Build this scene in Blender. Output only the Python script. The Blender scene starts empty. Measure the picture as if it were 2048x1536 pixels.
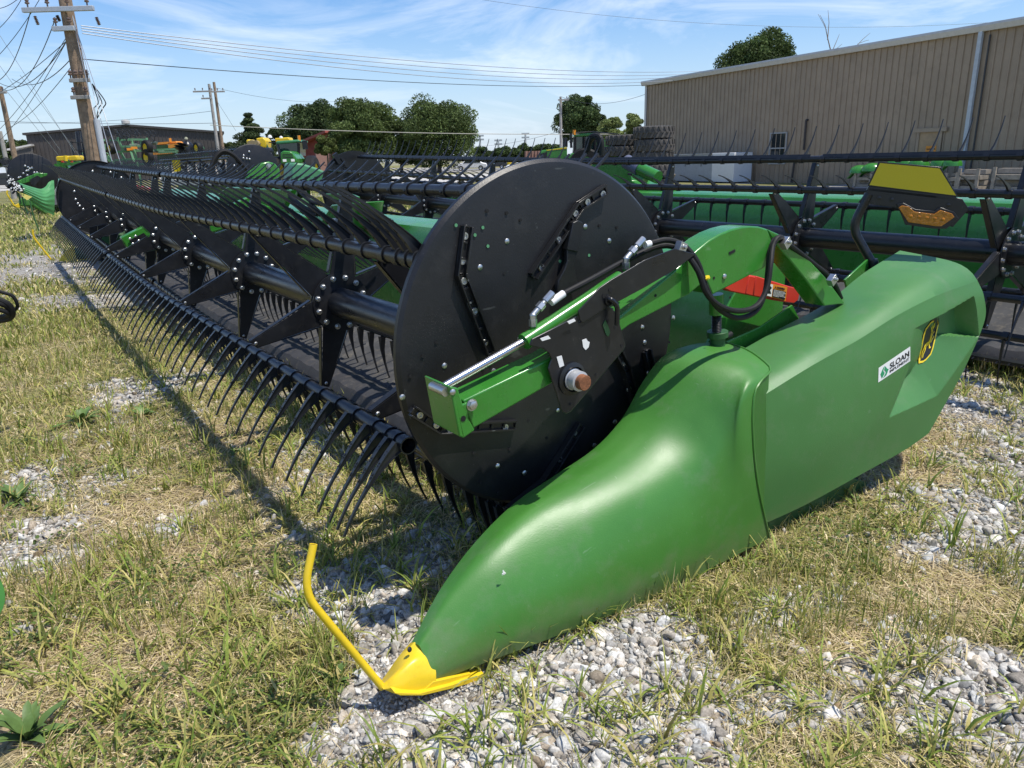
import bpy, bmesh, math, random
import numpy as np
from mathutils import Vector, Matrix, Euler
random.seed(7); RNG = np.random.default_rng(11)
sc = bpy.context.scene
COL = sc.collection
R = math.radians

# ---------------------------------------------------------------- camera, sky, sun, exposure
# world axes: Y runs along the width of the long machine (away from the lens), X to its rear, Z up; the lens is 1.55 m above the ground
EYE = 1.55
FPX, CXP, CYP = 1479.0, 1024.0, 768.0
_p, _r, _az = R(17.0), R(1.6), R(-35.2)
_fw = np.array([0, math.cos(_p), -math.sin(_p)]); _rt = np.array([1.0, 0, 0]); _dn = np.cross(_fw, _rt)
_ix = math.cos(_r) * _rt + math.sin(_r) * _dn; _iy = -math.sin(_r) * _rt + math.cos(_r) * _dn
_M = np.array([[math.cos(_az), -math.sin(_az), 0], [math.sin(_az), math.cos(_az), 0], [0, 0, 1.0]])
IX, IY, FW = _M @ _ix, _M @ _iy, _M @ _fw
cam = bpy.data.objects.new('camera', bpy.data.cameras.new('camera')); COL.objects.link(cam)
cam.data.sensor_width = 36.0; cam.data.lens = FPX / 2048 * 36
cam.data.clip_start = 0.05; cam.data.clip_end = 3000
mw = np.eye(4); mw[:3, 0] = IX; mw[:3, 1] = -IY; mw[:3, 2] = -FW; mw[:3, 3] = (0, 0, EYE)
# right-handed check: right x up = back
if np.dot(np.cross(mw[:3, 0], mw[:3, 1]), mw[:3, 2]) < 0:
    raise SystemExit('camera frame is left-handed')
cam.matrix_world = Matrix(mw.tolist())
sc.camera = cam
SUN = Vector((-0.20, 0.33, -0.92)).normalized()      # way the sunlight travels
el = math.asin(-SUN.z); 
sun = bpy.data.objects.new('sun', bpy.data.lights.new('sun', 'SUN')); COL.objects.link(sun)
sun.data.energy = 4.3; sun.data.angle = R(0.53); sun.data.color = (1.0, 0.945, 0.86)
sun.rotation_euler = SUN.to_track_quat('-Z', 'Y').to_euler(); sun.location = (0, 0, 30)
w = bpy.data.worlds.new('World'); sc.world = w; w.use_nodes = True
nt = w.node_tree; nt.nodes.clear()
def nd(t, typ, **k):
    n = t.nodes.new(typ)
    for a, b in k.items(): setattr(n, a, b)
    return n
wo = nd(nt, 'ShaderNodeOutputWorld'); bg = nd(nt, 'ShaderNodeBackground'); sky = nd(nt, 'ShaderNodeTexSky')
sky.sky_type = 'NISHITA'; sky.sun_disc = False; sky.sun_elevation = el
sky.sun_rotation = math.atan2(-SUN.x, -SUN.y); sky.air_density = 1.0; sky.dust_density = 0.1; sky.ozone_density = 3.0; sky.altitude = 0
tc = nd(nt, 'ShaderNodeTexCoord'); mp = nd(nt, 'ShaderNodeMapping'); mp.inputs['Scale'].default_value = (1.3, 2.2, 8.0)
mp.inputs['Rotation'].default_value = (0.12, -0.1, 0.55)
mp.inputs['Location'].default_value = (2.1, 0.4, 1.15)
n1 = nd(nt, 'ShaderNodeTexNoise'); n1.inputs['Scale'].default_value = 1.6; n1.inputs['Detail'].default_value = 12; n1.inputs['Roughness'].default_value = 0.60; n1.inputs['Distortion'].default_value = 0.9
r1 = nd(nt, 'ShaderNodeValToRGB'); r1.color_ramp.elements[0].position = 0.47; r1.color_ramp.elements[1].position = 0.72
r1.color_ramp.elements[0].color = (0, 0, 0, 1); r1.color_ramp.elements[1].color = (0.72, 0.72, 0.72, 1)
mix = nd(nt, 'ShaderNodeMix', data_type='RGBA'); mix.inputs['B'].default_value = (6.2, 6.6, 7.2, 1)
hs = nd(nt, 'ShaderNodeHueSaturation'); hs.inputs['Hue'].default_value = 0.508; hs.inputs['Saturation'].default_value = 1.30; hs.inputs['Value'].default_value = 0.90
nt.links.new(tc.outputs['Generated'], mp.inputs['Vector']); nt.links.new(mp.outputs[0], n1.inputs['Vector'])
nt.links.new(n1.outputs['Fac'], r1.inputs[0]); nt.links.new(r1.outputs[0], mix.inputs['Factor'])
sz = nd(nt, 'ShaderNodeSeparateXYZ'); hz = nd(nt, 'ShaderNodeMapRange', interpolation_type='SMOOTHSTEP'); hz.inputs[1].default_value = 0.24; hz.inputs[2].default_value = -0.06; hz.inputs[4].default_value = 0.9
nt.links.new(tc.outputs['Generated'], sz.inputs[0]); nt.links.new(sz.outputs[2], hz.inputs[0])
hm = nd(nt, 'ShaderNodeMix', data_type='RGBA'); hm.inputs['B'].default_value = (3.0, 3.75, 5.1, 1); nt.links.new(hz.outputs[0], hm.inputs['Factor'])
nt.links.new(sky.outputs[0], hs.inputs['Color']); nt.links.new(hs.outputs[0], hm.inputs['A']); nt.links.new(hm.outputs['Result'], mix.inputs['A']); nt.links.new(mix.outputs['Result'], bg.inputs['Color'])
bg.inputs['Strength'].default_value = 0.145
nt.links.new(bg.outputs[0], wo.inputs[0])
sc.view_settings.view_transform = 'Standard'; sc.view_settings.look = 'None'
sc.view_settings.exposure = 0.30; sc.view_settings.gamma = 1.0; sc.view_settings.use_curve_mapping = False
sc.cycles.max_bounces = 6; sc.cycles.transparent_max_bounces = 12
sc.cycles.use_adaptive_sampling = True

# ---------------------------------------------------------------- where a ray of the lens meets a plane (for reading true positions)
def ray(px, py): return IX * ((px - CXP) / FPX) + IY * ((py - CYP) / FPX) + FW
def onA(px, py, a): d = ray(px, py); return np.array([0, 0, EYE]) + d * (a / d[1])     # at a given distance along the machine
def onB(px, py, b): d = ray(px, py); return np.array([0, 0, EYE]) + d * (b / d[0])     # at a given distance to the rear
def W(a, b, z): return (b, a, z)                     # along, rear, up -> world
def onZ(px, py, z=0.0): d = ray(px, py); return np.array([0, 0, EYE]) + d * ((z - EYE) / d[2])
def atD(px, py, dist):                                # at a depth along the view axis
    d = ray(px, py); return np.array([0, 0, EYE]) + d * dist
def onP(px, py, p0, n):
    d = ray(px, py); o = np.array([0, 0, EYE]); n = np.array(n, float); p0 = np.array(p0, float)
    return o + d * (n @ (p0 - o)) / (n @ d)

# ---------------------------------------------------------------- materials
MATS = {}
def mat(name, col, rough=0.5, metal=0.0, var=0.12, scale=6.0, bump=0.0, bscale=80.0, spec=0.5, dirt=None, dirt_amt=0.0, rvar=0.0, coat=0.0, trans=0.0, scratch=0.0):
    if name in MATS: return MATS[name]
    m = bpy.data.materials.new(name); m.use_nodes = True; t = m.node_tree
    b = t.nodes['Principled BSDF']
    b.inputs['Roughness'].default_value = rough; b.inputs['Metallic'].default_value = metal
    b.inputs['Specular IOR Level'].default_value = spec
    if coat: b.inputs['Coat Weight'].default_value = coat; b.inputs['Coat Roughness'].default_value = 0.15
    if trans: b.inputs['Transmission Weight'].default_value = trans
    tcn = nd(t, 'ShaderNodeTexCoord'); nz = nd(t, 'ShaderNodeTexNoise'); nz.inputs['Scale'].default_value = scale; nz.inputs['Detail'].default_value = 6; nz.inputs['Roughness'].default_value = 0.65
    t.links.new(tcn.outputs['Object'], nz.inputs['Vector'])
    cr = nd(t, 'ShaderNodeValToRGB'); cr.color_ramp.elements[0].position = 0.3; cr.color_ramp.elements[1].position = 0.7
    c = np.array(col[:3], float)
    cr.color_ramp.elements[0].color = (*np.clip(c * (1 - var), 0, 1), 1); cr.color_ramp.elements[1].color = (*np.clip(c * (1 + var), 0, 1), 1)
    t.links.new(nz.outputs['Fac'], cr.inputs[0]); last = cr.outputs[0]
    if dirt is not None:
        n2 = nd(t, 'ShaderNodeTexNoise'); n2.inputs['Scale'].default_value = scale * 2.7; n2.inputs['Detail'].default_value = 8; n2.inputs['Roughness'].default_value = 0.75
        t.links.new(tcn.outputs['Object'], n2.inputs['Vector'])
        c2 = nd(t, 'ShaderNodeValToRGB'); c2.color_ramp.elements[0].position = 0.52; c2.color_ramp.elements[1].position = 0.75
        c2.color_ramp.elements[0].color = (0, 0, 0, 1); c2.color_ramp.elements[1].color = (dirt_amt,) * 3 + (1,)
        t.links.new(n2.outputs['Fac'], c2.inputs[0])
        mx = nd(t, 'ShaderNodeMix', data_type='RGBA'); mx.inputs['B'].default_value = (*dirt, 1)
        t.links.new(c2.outputs[0], mx.inputs['Factor']); t.links.new(last, mx.inputs['A']); last = mx.outputs['Result']
    if scratch:                                      # fine pale scuffs and specks, worn into the surface
        for (sc_, st, thr) in (((2, 40, 6), 5.0, 0.71), ((36, 3, 20), 5.0, 0.72), ((60, 60, 60), 2.5, 0.77)):
            mpn = nd(t, 'ShaderNodeMapping'); mpn.inputs['Scale'].default_value = sc_; mpn.inputs['Rotation'].default_value = (0.5, 0.3, 0.2)
            n3 = nd(t, 'ShaderNodeTexNoise'); n3.inputs['Scale'].default_value = st * 0.6; n3.inputs['Detail'].default_value = 3
            t.links.new(tcn.outputs['Object'], mpn.inputs[0]); t.links.new(mpn.outputs[0], n3.inputs['Vector'])
            c3 = nd(t, 'ShaderNodeValToRGB'); c3.color_ramp.elements[0].position = thr; c3.color_ramp.elements[1].position = thr + 0.03
            c3.color_ramp.elements[0].color = (0, 0, 0, 1); c3.color_ramp.elements[1].color = (scratch,) * 3 + (1,)
            t.links.new(n3.outputs['Fac'], c3.inputs[0])
            mx = nd(t, 'ShaderNodeMix', data_type='RGBA'); mx.inputs['B'].default_value = (0.5, 0.55, 0.5, 1)
            t.links.new(c3.outputs[0], mx.inputs['Factor']); t.links.new(last, mx.inputs['A']); last = mx.outputs['Result']
    t.links.new(last, b.inputs['Base Color'])
    if rvar:
        mr = nd(t, 'ShaderNodeMapRange'); mr.inputs[3].default_value = max(0.03, rough - rvar); mr.inputs[4].default_value = min(1, rough + rvar)
        mr.inputs[1].default_value = 0.3; mr.inputs[2].default_value = 0.7
        t.links.new(nz.outputs['Fac'], mr.inputs[0]); t.links.new(mr.outputs[0], b.inputs['Roughness'])
    if bump:
        nb = nd(t, 'ShaderNodeTexNoise'); nb.inputs['Scale'].default_value = bscale; nb.inputs['Detail'].default_value = 4
        t.links.new(tcn.outputs['Object'], nb.inputs['Vector'])
        bp = nd(t, 'ShaderNodeBump'); bp.inputs['Strength'].default_value = bump; bp.inputs['Distance'].default_value = 0.01
        t.links.new(nb.outputs['Fac'], bp.inputs['Height']); t.links.new(bp.outputs[0], b.inputs['Normal'])
    MATS[name] = m; return m
DUST = (0.30, 0.27, 0.20)
G_SHELL = mat('green_plastic', (0.050, 0.186, 0.027), 0.42, var=0.09, scale=3, bump=0.06, bscale=220, dirt=(0.14, 0.20, 0.11), dirt_amt=0.42, rvar=0.06, scratch=0.10)
G_PANEL = mat('green_panel_plastic', (0.060, 0.190, 0.048), 0.47, var=0.08, scale=2.5, bump=0.12, bscale=260, dirt=(0.15, 0.21, 0.12), dirt_amt=0.42, rvar=0.06, scratch=0.07)
def low_dirt(m):                                       # dried mud splashed along the lower edge
    t = m.node_tree; b = t.nodes['Principled BSDF']; src = b.inputs['Base Color'].links[0].from_socket; tcn = nd(t, 'ShaderNodeTexCoord'); sx = nd(t, 'ShaderNodeSeparateXYZ'); t.links.new(tcn.outputs['Object'], sx.inputs[0])
    n = nd(t, 'ShaderNodeTexNoise'); n.inputs['Scale'].default_value = 9; n.inputs['Detail'].default_value = 9; n.inputs['Roughness'].default_value = .7; t.links.new(tcn.outputs['Object'], n.inputs['Vector'])
    mr = nd(t, 'ShaderNodeMapRange'); mr.inputs[1].default_value = .34; mr.inputs[2].default_value = .02; t.links.new(sx.outputs[2], mr.inputs[0])
    mu = nd(t, 'ShaderNodeMath', operation='MULTIPLY'); t.links.new(mr.outputs[0], mu.inputs[0]); t.links.new(n.outputs['Fac'], mu.inputs[1])
    cr = nd(t, 'ShaderNodeValToRGB'); cr.color_ramp.elements[0].position = .22; cr.color_ramp.elements[1].position = .62; cr.color_ramp.elements[0].color = (0, 0, 0, 1); cr.color_ramp.elements[1].color = (.5, .5, .5, 1); t.links.new(mu.outputs[0], cr.inputs[0])
    mx = nd(t, 'ShaderNodeMix', data_type='RGBA'); mx.inputs['B'].default_value = (.20, .165, .10, 1); t.links.new(cr.outputs[0], mx.inputs['Factor']); t.links.new(src, mx.inputs['A']); t.links.new(mx.outputs['Result'], b.inputs['Base Color'])
low_dirt(G_SHELL); low_dirt(G_PANEL)
G_PAINT = mat('green_paint', (0.036, 0.205, 0.024), 0.28, var=0.10, scale=5, bump=0.02, bscale=90, dirt=(0.10, 0.19, 0.08), dirt_amt=0.35, rvar=0.08, coat=0.25, scratch=0.14)
G_PALE = mat('pale_green_sheet_paint', (0.085, 0.27, 0.13), 0.42, var=0.1, scale=3, dirt=DUST, dirt_amt=0.12)  # paler, bluer green than the frame paint
G_DARK = mat('dark_green_paint', (0.028, 0.11, 0.03), 0.5, var=0.15, scale=5, dirt=DUST, dirt_amt=0.4)
B_DISC = mat('black_disc_plastic', (0.0125, 0.0125, 0.0135), 0.40, var=0.25, scale=3, bump=0.06, bscale=150, dirt=(0.065, 0.062, 0.058), dirt_amt=0.24, rvar=0.08, spec=0.45, scratch=0.07)
B_PAINT = mat('black_paint', (0.0115, 0.0122, 0.0145), 0.33, var=0.2, scale=6, dirt=(0.09, 0.085, 0.075), dirt_amt=0.22, rvar=0.08, scratch=0.06)
B_TINE = mat('black_tine_plastic', (0.014, 0.0155, 0.019), 0.36, var=0.25, scale=9, spec=0.5)
B_RUB = mat('black_rubber', (0.011, 0.011, 0.011), 0.62, var=0.2, scale=20, bump=0.08, bscale=200, spec=0.3)
BELT = mat('grey_rubber_belt', (0.060, 0.060, 0.060), 0.72, var=0.25, scale=5, dirt=(0.22, 0.19, 0.14), dirt_amt=0.6, spec=0.3)
STRIP = mat('dark_ribbed_strip', (0.038, 0.038, 0.040), 0.6, var=0.2, scale=6, dirt=(0.2, 0.17, 0.13), dirt_amt=0.5)
STEEL = mat('zinc_steel', (0.56, 0.56, 0.54), 0.38, metal=1.0, var=0.1, scale=30)
CHROME = mat('chrome_rod', (0.50, 0.50, 0.52), 0.24, metal=1.0, var=0.03)
RUST = mat('rusty_steel', (0.22, 0.085, 0.035), 0.85, var=0.4, scale=40, bump=0.3, bscale=120)
YELLOW = mat('yellow_paint', (0.74, 0.52, 0.018), 0.36, var=0.08, scale=8, dirt=(0.35, 0.2, 0.03), dirt_amt=0.4, bump=0.03, scratch=0.1)
RED = mat('red_plastic', (0.58, 0.035, 0.018), 0.42, var=0.06, scale=6)
WHITE = mat('white_sticker', (0.78, 0.78, 0.76), 0.45, var=0.03)
INK = mat('black_ink', (0.012, 0.012, 0.012), 0.5, var=0.05)
ORANGE = mat('orange_label', (0.75, 0.27, 0.02), 0.45, var=0.05)
GREENINK = mat('teal_ink', (0.02, 0.28, 0.12), 0.45, var=0.05)
HOLE = mat('dark_hole', (0.004, 0.004, 0.004), 0.8, var=0.0)
WOODP = mat('weathered_pole_wood', (0.27, 0.19, 0.125), 0.9, var=0.35, scale=7, bump=0.5, bscale=30, dirt=(0.11, 0.075, 0.05), dirt_amt=0.7)
WOODG = mat('grey_pole_wood', (0.34, 0.32, 0.29), 0.9, var=0.25, scale=6, bump=0.4, bscale=30)
GALV = mat('galvanised_metal', (0.52, 0.53, 0.54), 0.45, metal=0.4, var=0.1, scale=10)

# ---------------------------------------------------------------- mesh builder
class MB:
    def __init__(s): s.v = []; s.f = []; s.m = []; s.c = []
    def cut(s): s.c.append((len(s.v), len(s.f))); return s   # end of one piece
    def each(s, name, mats, parent, **k):               # one object per piece
        out = []; v0 = f0 = 0
        for v1, f1 in s.c:
            q = MB(); q.v = s.v[v0:v1]; q.f = [tuple(i - v0 for i in f) for f in s.f[f0:f1]]; q.m = s.m[f0:f1]; v0, f0 = v1, f1
            out.append(q.build(name, mats, parent, **k))
        return out
    def add(s, vs, fs, mi=0):
        o = len(s.v); s.v += [tuple(map(float, p)) for p in vs]; s.f += [tuple(i + o for i in f) for f in fs]; s.m += [mi] * len(fs); return s
    def box(s, c, size, rot=None, mi=0):
        h = [q / 2 for q in size]; c = Vector(c)
        P = [Vector((sx * h[0], sy * h[1], sz * h[2])) for sx in (-1, 1) for sy in (-1, 1) for sz in (-1, 1)]
        if rot is not None: P = [rot @ p for p in P]
        return s.add([c + p for p in P], [(0, 1, 3, 2), (4, 6, 7, 5), (0, 4, 5, 1), (2, 3, 7, 6), (0, 2, 6, 4), (1, 5, 7, 3)], mi)
    def bar(s, a, b, w, h, up=(0, 0, 1), mi=0):
        a, b = Vector(a), Vector(b); d = b - a; L = d.length; x = d.normalized(); u = Vector(up)
        if abs(x.dot(u)) > 0.98: u = Vector((1, 0, 0))
        y = u.cross(x).normalized(); z = x.cross(y)
        return s.box((a + b) / 2, (L, w, h), Matrix((x, y, z)).transposed(), mi)
    def tube(s, pts, r, n=10, cap=True, mi=0):
        pts = [Vector(p) for p in pts]; N = len(pts); rs = r if isinstance(r, (list, tuple, np.ndarray)) else [r] * N
        T = []
        for i in range(N):
            t = pts[min(i + 1, N - 1)] - pts[max(i - 1, 0)]
            T.append(t.normalized() if t.length > 1e-9 else Vector((0, 0, 1)))
        a = Vector((0, 0, 1)) if abs(T[0].z) < 0.9 else Vector((1, 0, 0)); u = T[0].cross(a).normalized(); vs = []
        for i in range(N):
            u = (u - T[i] * u.dot(T[i])); u.normalize(); v = T[i].cross(u)
            for k in range(n):
                an = 2 * math.pi * k / n; vs.append(pts[i] + (u * math.cos(an) + v * math.sin(an)) * rs[i])
        fs = [(i * n + k, i * n + (k + 1) % n, (i + 1) * n + (k + 1) % n, (i + 1) * n + k) for i in range(N - 1) for k in range(n)]
        if cap: fs += [tuple(range(n - 1, -1, -1)), tuple((N - 1) * n + k for k in range(n))]
        return s.add(vs, fs, mi)
    def cyl(s, a, b, r, n=16, mi=0, r2=None): return s.tube([a, b], [r, r if r2 is None else r2], n, True, mi)
    def lathe(s, c, axis, prof, n=24, mi=0, close=False):
        ax = Vector(axis).normalized(); a = Vector((0, 0, 1)) if abs(ax.z) < 0.9 else Vector((1, 0, 0))
        u = ax.cross(a).normalized(); v = ax.cross(u); c = Vector(c); vs = []
        for (rr, hh) in prof:
            for k in range(n):
                an = 2 * math.pi * k / n; vs.append(c + ax * hh + (u * math.cos(an) + v * math.sin(an)) * rr)
        N = len(prof); fs = [(i * n + k, i * n + (k + 1) % n, (i + 1) * n + (k + 1) % n, (i + 1) * n + k) for i in range(N - 1) for k in range(n)]
        if close: fs += [tuple(range(n - 1, -1, -1)), tuple((N - 1) * n + k for k in range(n))]
        return s.add(vs, fs, mi)
    def dome(s, c, axis, r, h=None, n=10, mi=0):
        h = h or r * 0.6; return s.lathe(c, axis, [(r, 0), (r * 0.92, h * 0.45), (r * 0.6, h * 0.85), (r * 0.05, h)], n, mi, True)
    def hexbolt(s, c, axis, r, h=None, mi=0):
        h = h or r * 0.8; s.lathe(c, axis, [(r * 1.35, 0), (r * 1.35, r * 0.18)], 14, mi, True)
        return s.lathe(c, axis, [(r, r * 0.18), (r, h), (r * 0.8, h * 1.12)], 6, mi, True)
    def prism(s, poly, off, mi=0):                      # polygon of 3-D points pushed along a vector
        P = [Vector(p) for p in poly]; o = Vector(off); n = len(P)
        vs = P + [p + o for p in P]
        fs = [tuple(range(n - 1, -1, -1)), tuple(range(n, 2 * n))] + [(i, (i + 1) % n, n + (i + 1) % n, n + i) for i in range(n)]
        return s.add(vs, fs, mi)
    def grid(s, rows, mi=0, closed=False):
        nr, nc = len(rows), len(rows[0]); vs = [p for r in rows for p in r]; cc = nc if closed else nc - 1
        fs = [(i * nc + j, i * nc + (j + 1) % nc, (i + 1) * nc + (j + 1) % nc, (i + 1) * nc + j) for i in range(nr - 1) for j in range(cc)]
        return s.add(vs, fs, mi)
    def build(s, name, mats, parent=None, bevel=0.0, seg=2, sharp=35, flip=False, sub=0, solid=0.0, at=None, fixn=True):
        me = bpy.data.meshes.new(name)
        base = Vector((0, 0, 0))
        if parent is not None:
            base = gloc(parent)
        if at is not None: base = Vector(at)
        me.from_pydata([tuple(Vector(p) - base) for p in s.v], [], s.f)
        ml = mats if isinstance(mats, (list, tuple)) else [mats]
        for q in ml: me.materials.append(q)
        me.polygons.foreach_set('material_index', s.m)
        if fixn:
            bm = bmesh.new(); bm.from_mesh(me); bmesh.ops.remove_doubles(bm, verts=bm.verts, dist=1e-5); bmesh.ops.recalc_face_normals(bm, faces=bm.faces)
            bm.to_mesh(me); bm.free()
        me.polygons.foreach_set('use_smooth', [True] * len(me.polygons))
        me.set_sharp_from_angle(angle=R(sharp)); me.update()
        o = bpy.data.objects.new(name, me); COL.objects.link(o)
        if parent is not None:
            o.parent = parent; o.location = base - gloc(parent)
        else: o.location = base
        if solid:
            md = o.modifiers.new('solidify', 'SOLIDIFY'); md.thickness = solid; md.offset = 0
        if bevel:
            md = o.modifiers.new('bevel', 'BEVEL'); md.width = bevel; md.segments = seg; md.limit_method = 'ANGLE'; md.angle_limit = R(38)
            md.harden_normals = False
        if sub:
            md = o.modifiers.new('sub', 'SUBSURF'); md.levels = sub; md.render_levels = sub
        return o
def gloc(o):
    p = Vector((0, 0, 0))
    while o is not None: p += o.location; o = o.parent
    return p
def thing(name, label, cat, loc=(0, 0, 0), group=None):
    o = bpy.data.objects.new(name, None); COL.objects.link(o); o.location = loc; o.empty_display_size = 0.2
    o['label'] = label; o['category'] = cat
    if group: o['group'] = group
    return o
def tag(o, label, cat, group=None):
    o['label'] = label; o['category'] = cat
    if group: o['group'] = group
    return o
def kind(o, k): o['kind'] = k; return o
def inst(src, name, parent, loc):                       # a further object on the same mesh
    o = bpy.data.objects.new(name, src.data); COL.objects.link(o); o.parent = parent; o.location = Vector(loc); return o
def crom(P, n):                                         # Catmull-Rom through points, n samples
    P = np.array(P, float); m = len(P); d = np.linalg.norm(np.diff(P, axis=0), axis=1) ** 0.5; t = np.concatenate([[0], np.cumsum(d)])
    tan = np.zeros_like(P)
    for i in range(m):
        a, b = max(i - 1, 0), min(i + 1, m - 1); tan[i] = (P[b] - P[a]) / (t[b] - t[a])
    out = []
    for q in np.linspace(0, t[-1], n):
        i = min(np.searchsorted(t, q, side='right') - 1, m - 2); h = t[i + 1] - t[i]; u = (q - t[i]) / h
        out.append((2*u**3-3*u**2+1)*P[i] + (u**3-2*u**2+u)*h*tan[i] + (-2*u**3+3*u**2)*P[i+1] + (u**3-u**2)*h*tan[i+1])
    return np.array(out)
def arcround(P, r, n=5):                                # polyline with its inner corners rounded
    P = [np.array(p, float) for p in P]; out = [P[0]]
    for i in range(1, len(P) - 1):
        a, b, c = P[i - 1], P[i], P[i + 1]; da, dc = (a - b), (c - b); la, lc = np.linalg.norm(da), np.linalg.norm(dc); q = min(r, la * 0.45, lc * 0.45)
        s0, s1 = b + da / la * q, b + dc / lc * q
        for k in range(n + 1):
            u = k / n; out.append((1 - u) ** 2 * s0 + 2 * u * (1 - u) * b + u * u * s1)
    return out + [P[-1]]
def textobj(txt, o, xdir, ydir, size, material, name, parent, align='LEFT', bold=0.0, th=0.0006, sx=1.0, wid=None, hei=None):
    cu = bpy.data.curves.new(name, 'FONT'); cu.body = txt; cu.size = size; cu.align_x = align; cu.align_y = 'BOTTOM'; cu.offset = bold; cu.extrude = th
    t = bpy.data.objects.new(name, cu); COL.objects.link(t); dg = bpy.context.evaluated_depsgraph_get()
    me = bpy.data.meshes.new_from_object(t.evaluated_get(dg)); bpy.data.objects.remove(t)
    xs = [v.co.x for v in me.vertices]; ys = [v.co.y for v in me.vertices]; me.transform(Matrix.Translation((-min(xs), -min(ys), 0)))
    if wid: me.transform(Matrix.Diagonal((wid / (max(xs) - min(xs)), (hei / (max(ys) - min(ys))) if hei else 1, 1, 1)))
    x, y = Vector(xdir).normalized(), Vector(ydir); y = (y - x * y.dot(x)).normalized(); z = x.cross(y)
    M = Matrix((x * sx, y, z)).transposed().to_4x4(); M.translation = Vector(o) - gloc(parent)
    me.transform(M); me.materials.clear(); me.materials.append(material)
    ob = bpy.data.objects.new(name, me); COL.objects.link(ob); ob.parent = parent; return ob
# ---------------------------------------------------------------- ground: one sheet to the horizon, with gravel, straw and grass growing out of it
def vnoise(x, y, seed=0):
    xi, yi = np.floor(x).astype(np.int64), np.floor(y).astype(np.int64); fx, fy = x - xi, y - yi
    fx = fx * fx * (3 - 2 * fx); fy = fy * fy * (3 - 2 * fy)
    def h(a, b):
        n = (a * 374761393 + b * 668265263 + seed * 1442695041) & 0x7fffffff
        n = ((n ^ (n >> 13)) * 1274126177) & 0x7fffffff
        return ((n ^ (n >> 16)) & 0xffff) / 65535.0
    return (h(xi, yi) * (1 - fx) + h(xi + 1, yi) * fx) * (1 - fy) + (h(xi, yi + 1) * (1 - fx) + h(xi + 1, yi + 1) * fx) * fy
def fbm(x, y, seed=0, oct=4):
    s = 0; a = 0.5; t = 0
    for o in range(oct): s = s + a * vnoise(x * 2 ** o + 17 * o, y * 2 ** o - 9 * o, seed + o); t += a; a *= 0.5
    return s / t
# patches read off the ground: pixel, radius in metres, and what grows there (+ stones, - cover)
ST = [(845,1385,.15,.8),(760,1330,.12,.6),(780,1235,.20,1),(900,1440,.22,.9),(700,1130,.16,.6),(1080,1400,.28,1),(1330,1330,.22,.9),(1560,1230,.2,.6),(1720,1340,.2,.8),(1950,1420,.24,.9),(1420,1470,.24,.9),(1960,930,.35,.8),(1870,1010,.3,.8),(2000,1090,.3,.8),(1240,1290,.16,.9),(600,1500,.14,.5),(700,1500,.14,.6),(1180,1500,.2,.8),(1640,1440,.2,.6),
      (60,955,.22,.9),(30,1130,.16,.7),(40,740,.2,.4),(130,545,1.2,1.1),(40,525,1.4,.9),(170,600,.7,1),(320,770,.3,.7),(250,945,.12,.5),(500,1000,.12,.5),(70,1060,.14,.5),(330,1060,.08,.4),(240,800,.25,.5),(1950,800,.6,.8),(1800,1100,.2,.5),(660,1190,.14,.7),(850,1150,.2,.6),
      (180,690,1.1,-1),(300,660,.7,-.9),(130,830,.3,-.8),(60,1450,.3,-.7),(330,1330,.3,-.8),(480,1400,.22,-.6),(400,960,.35,-.7),(560,980,.22,-.6),(300,1130,.25,-.7),(1700,1290,.16,-.9),(1800,930,.25,-.8),(1890,1190,.22,-.7),(1650,1010,.25,-.6),(1550,1130,.22,-.5),(600,1330,.15,-.5),(1850,1500,.2,-.3),(200,1500,.3,-.6),(100,450,3,-1.0),(30,400,8,-1.2),(430,1240,.25,-.6)]
SW = [(360,1010,.32),(540,960,.25),(300,1160,.26),(1700,1290,.2),(1800,930,.3),(1900,1180,.25),(140,1120,.25),(200,1440,.25),(1750,880,.4),(450,870,.25),(420,1130,.3),(230,1330,.3),(1960,860,.3)]
_ST = [(onZ(a, b)[:2], c, d) for a, b, c, d in ST]; _SW = [(onZ(a, b)[:2], c) for a, b, c in SW]
def stones(x, y):
    g = 0.462 + 0.75 * (fbm(x * 1.7 + 3, y * 1.7, 3) - 0.5) + 0.9 * (fbm(x * 6, y * 6, 9, 3) - 0.5)
    for p, r, a in _ST: g = g + 0.47 * a * np.exp(-((x - p[0]) ** 2 + (y - p[1]) ** 2) / (r * r))
    return g
def straw(x, y):
    g = 0.30 + 0.8 * (fbm(x * 2.3 - 8, y * 2.3, 21) - 0.5)
    for p, r in _SW: g = g + 0.6 * np.exp(-((x - p[0]) ** 2 + (y - p[1]) ** 2) / (r * r))
    return g
def hgt(x, y):
    d = np.hypot(x, y); f = np.exp(-(d / 14) ** 2)
    return f * (0.05 * (fbm(x * 0.9, y * 0.9, 40) - 0.5) + 0.018 * (fbm(x * 5, y * 5, 41) - 0.5))
def axis_pts(lo, hi, st, far):
    a = list(np.arange(lo, hi + 1e-6, st)); s = st; q = hi
    while q < far: s *= 1.22; q += s; a.append(q)
    s = st; q = lo
    while q > -far: s *= 1.22; q -= s; a.insert(0, q)
    return np.array(a)
gx, gy = axis_pts(-4, 9, 0.07, 1800), axis_pts(-0.5, 14, 0.07, 1800)
XX, YY = np.meshgrid(gx, gy, indexing='ij'); ZZ = hgt(XX, YY)
nx, ny = XX.shape; idx = np.arange(nx * ny).reshape(nx, ny)
me = bpy.data.meshes.new('ground'); V = np.stack([XX, YY, ZZ], -1).reshape(-1, 3)
Fq = np.stack([idx[:-1, :-1], idx[1:, :-1], idx[1:, 1:], idx[:-1, 1:]], -1).reshape(-1, 4)
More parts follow.
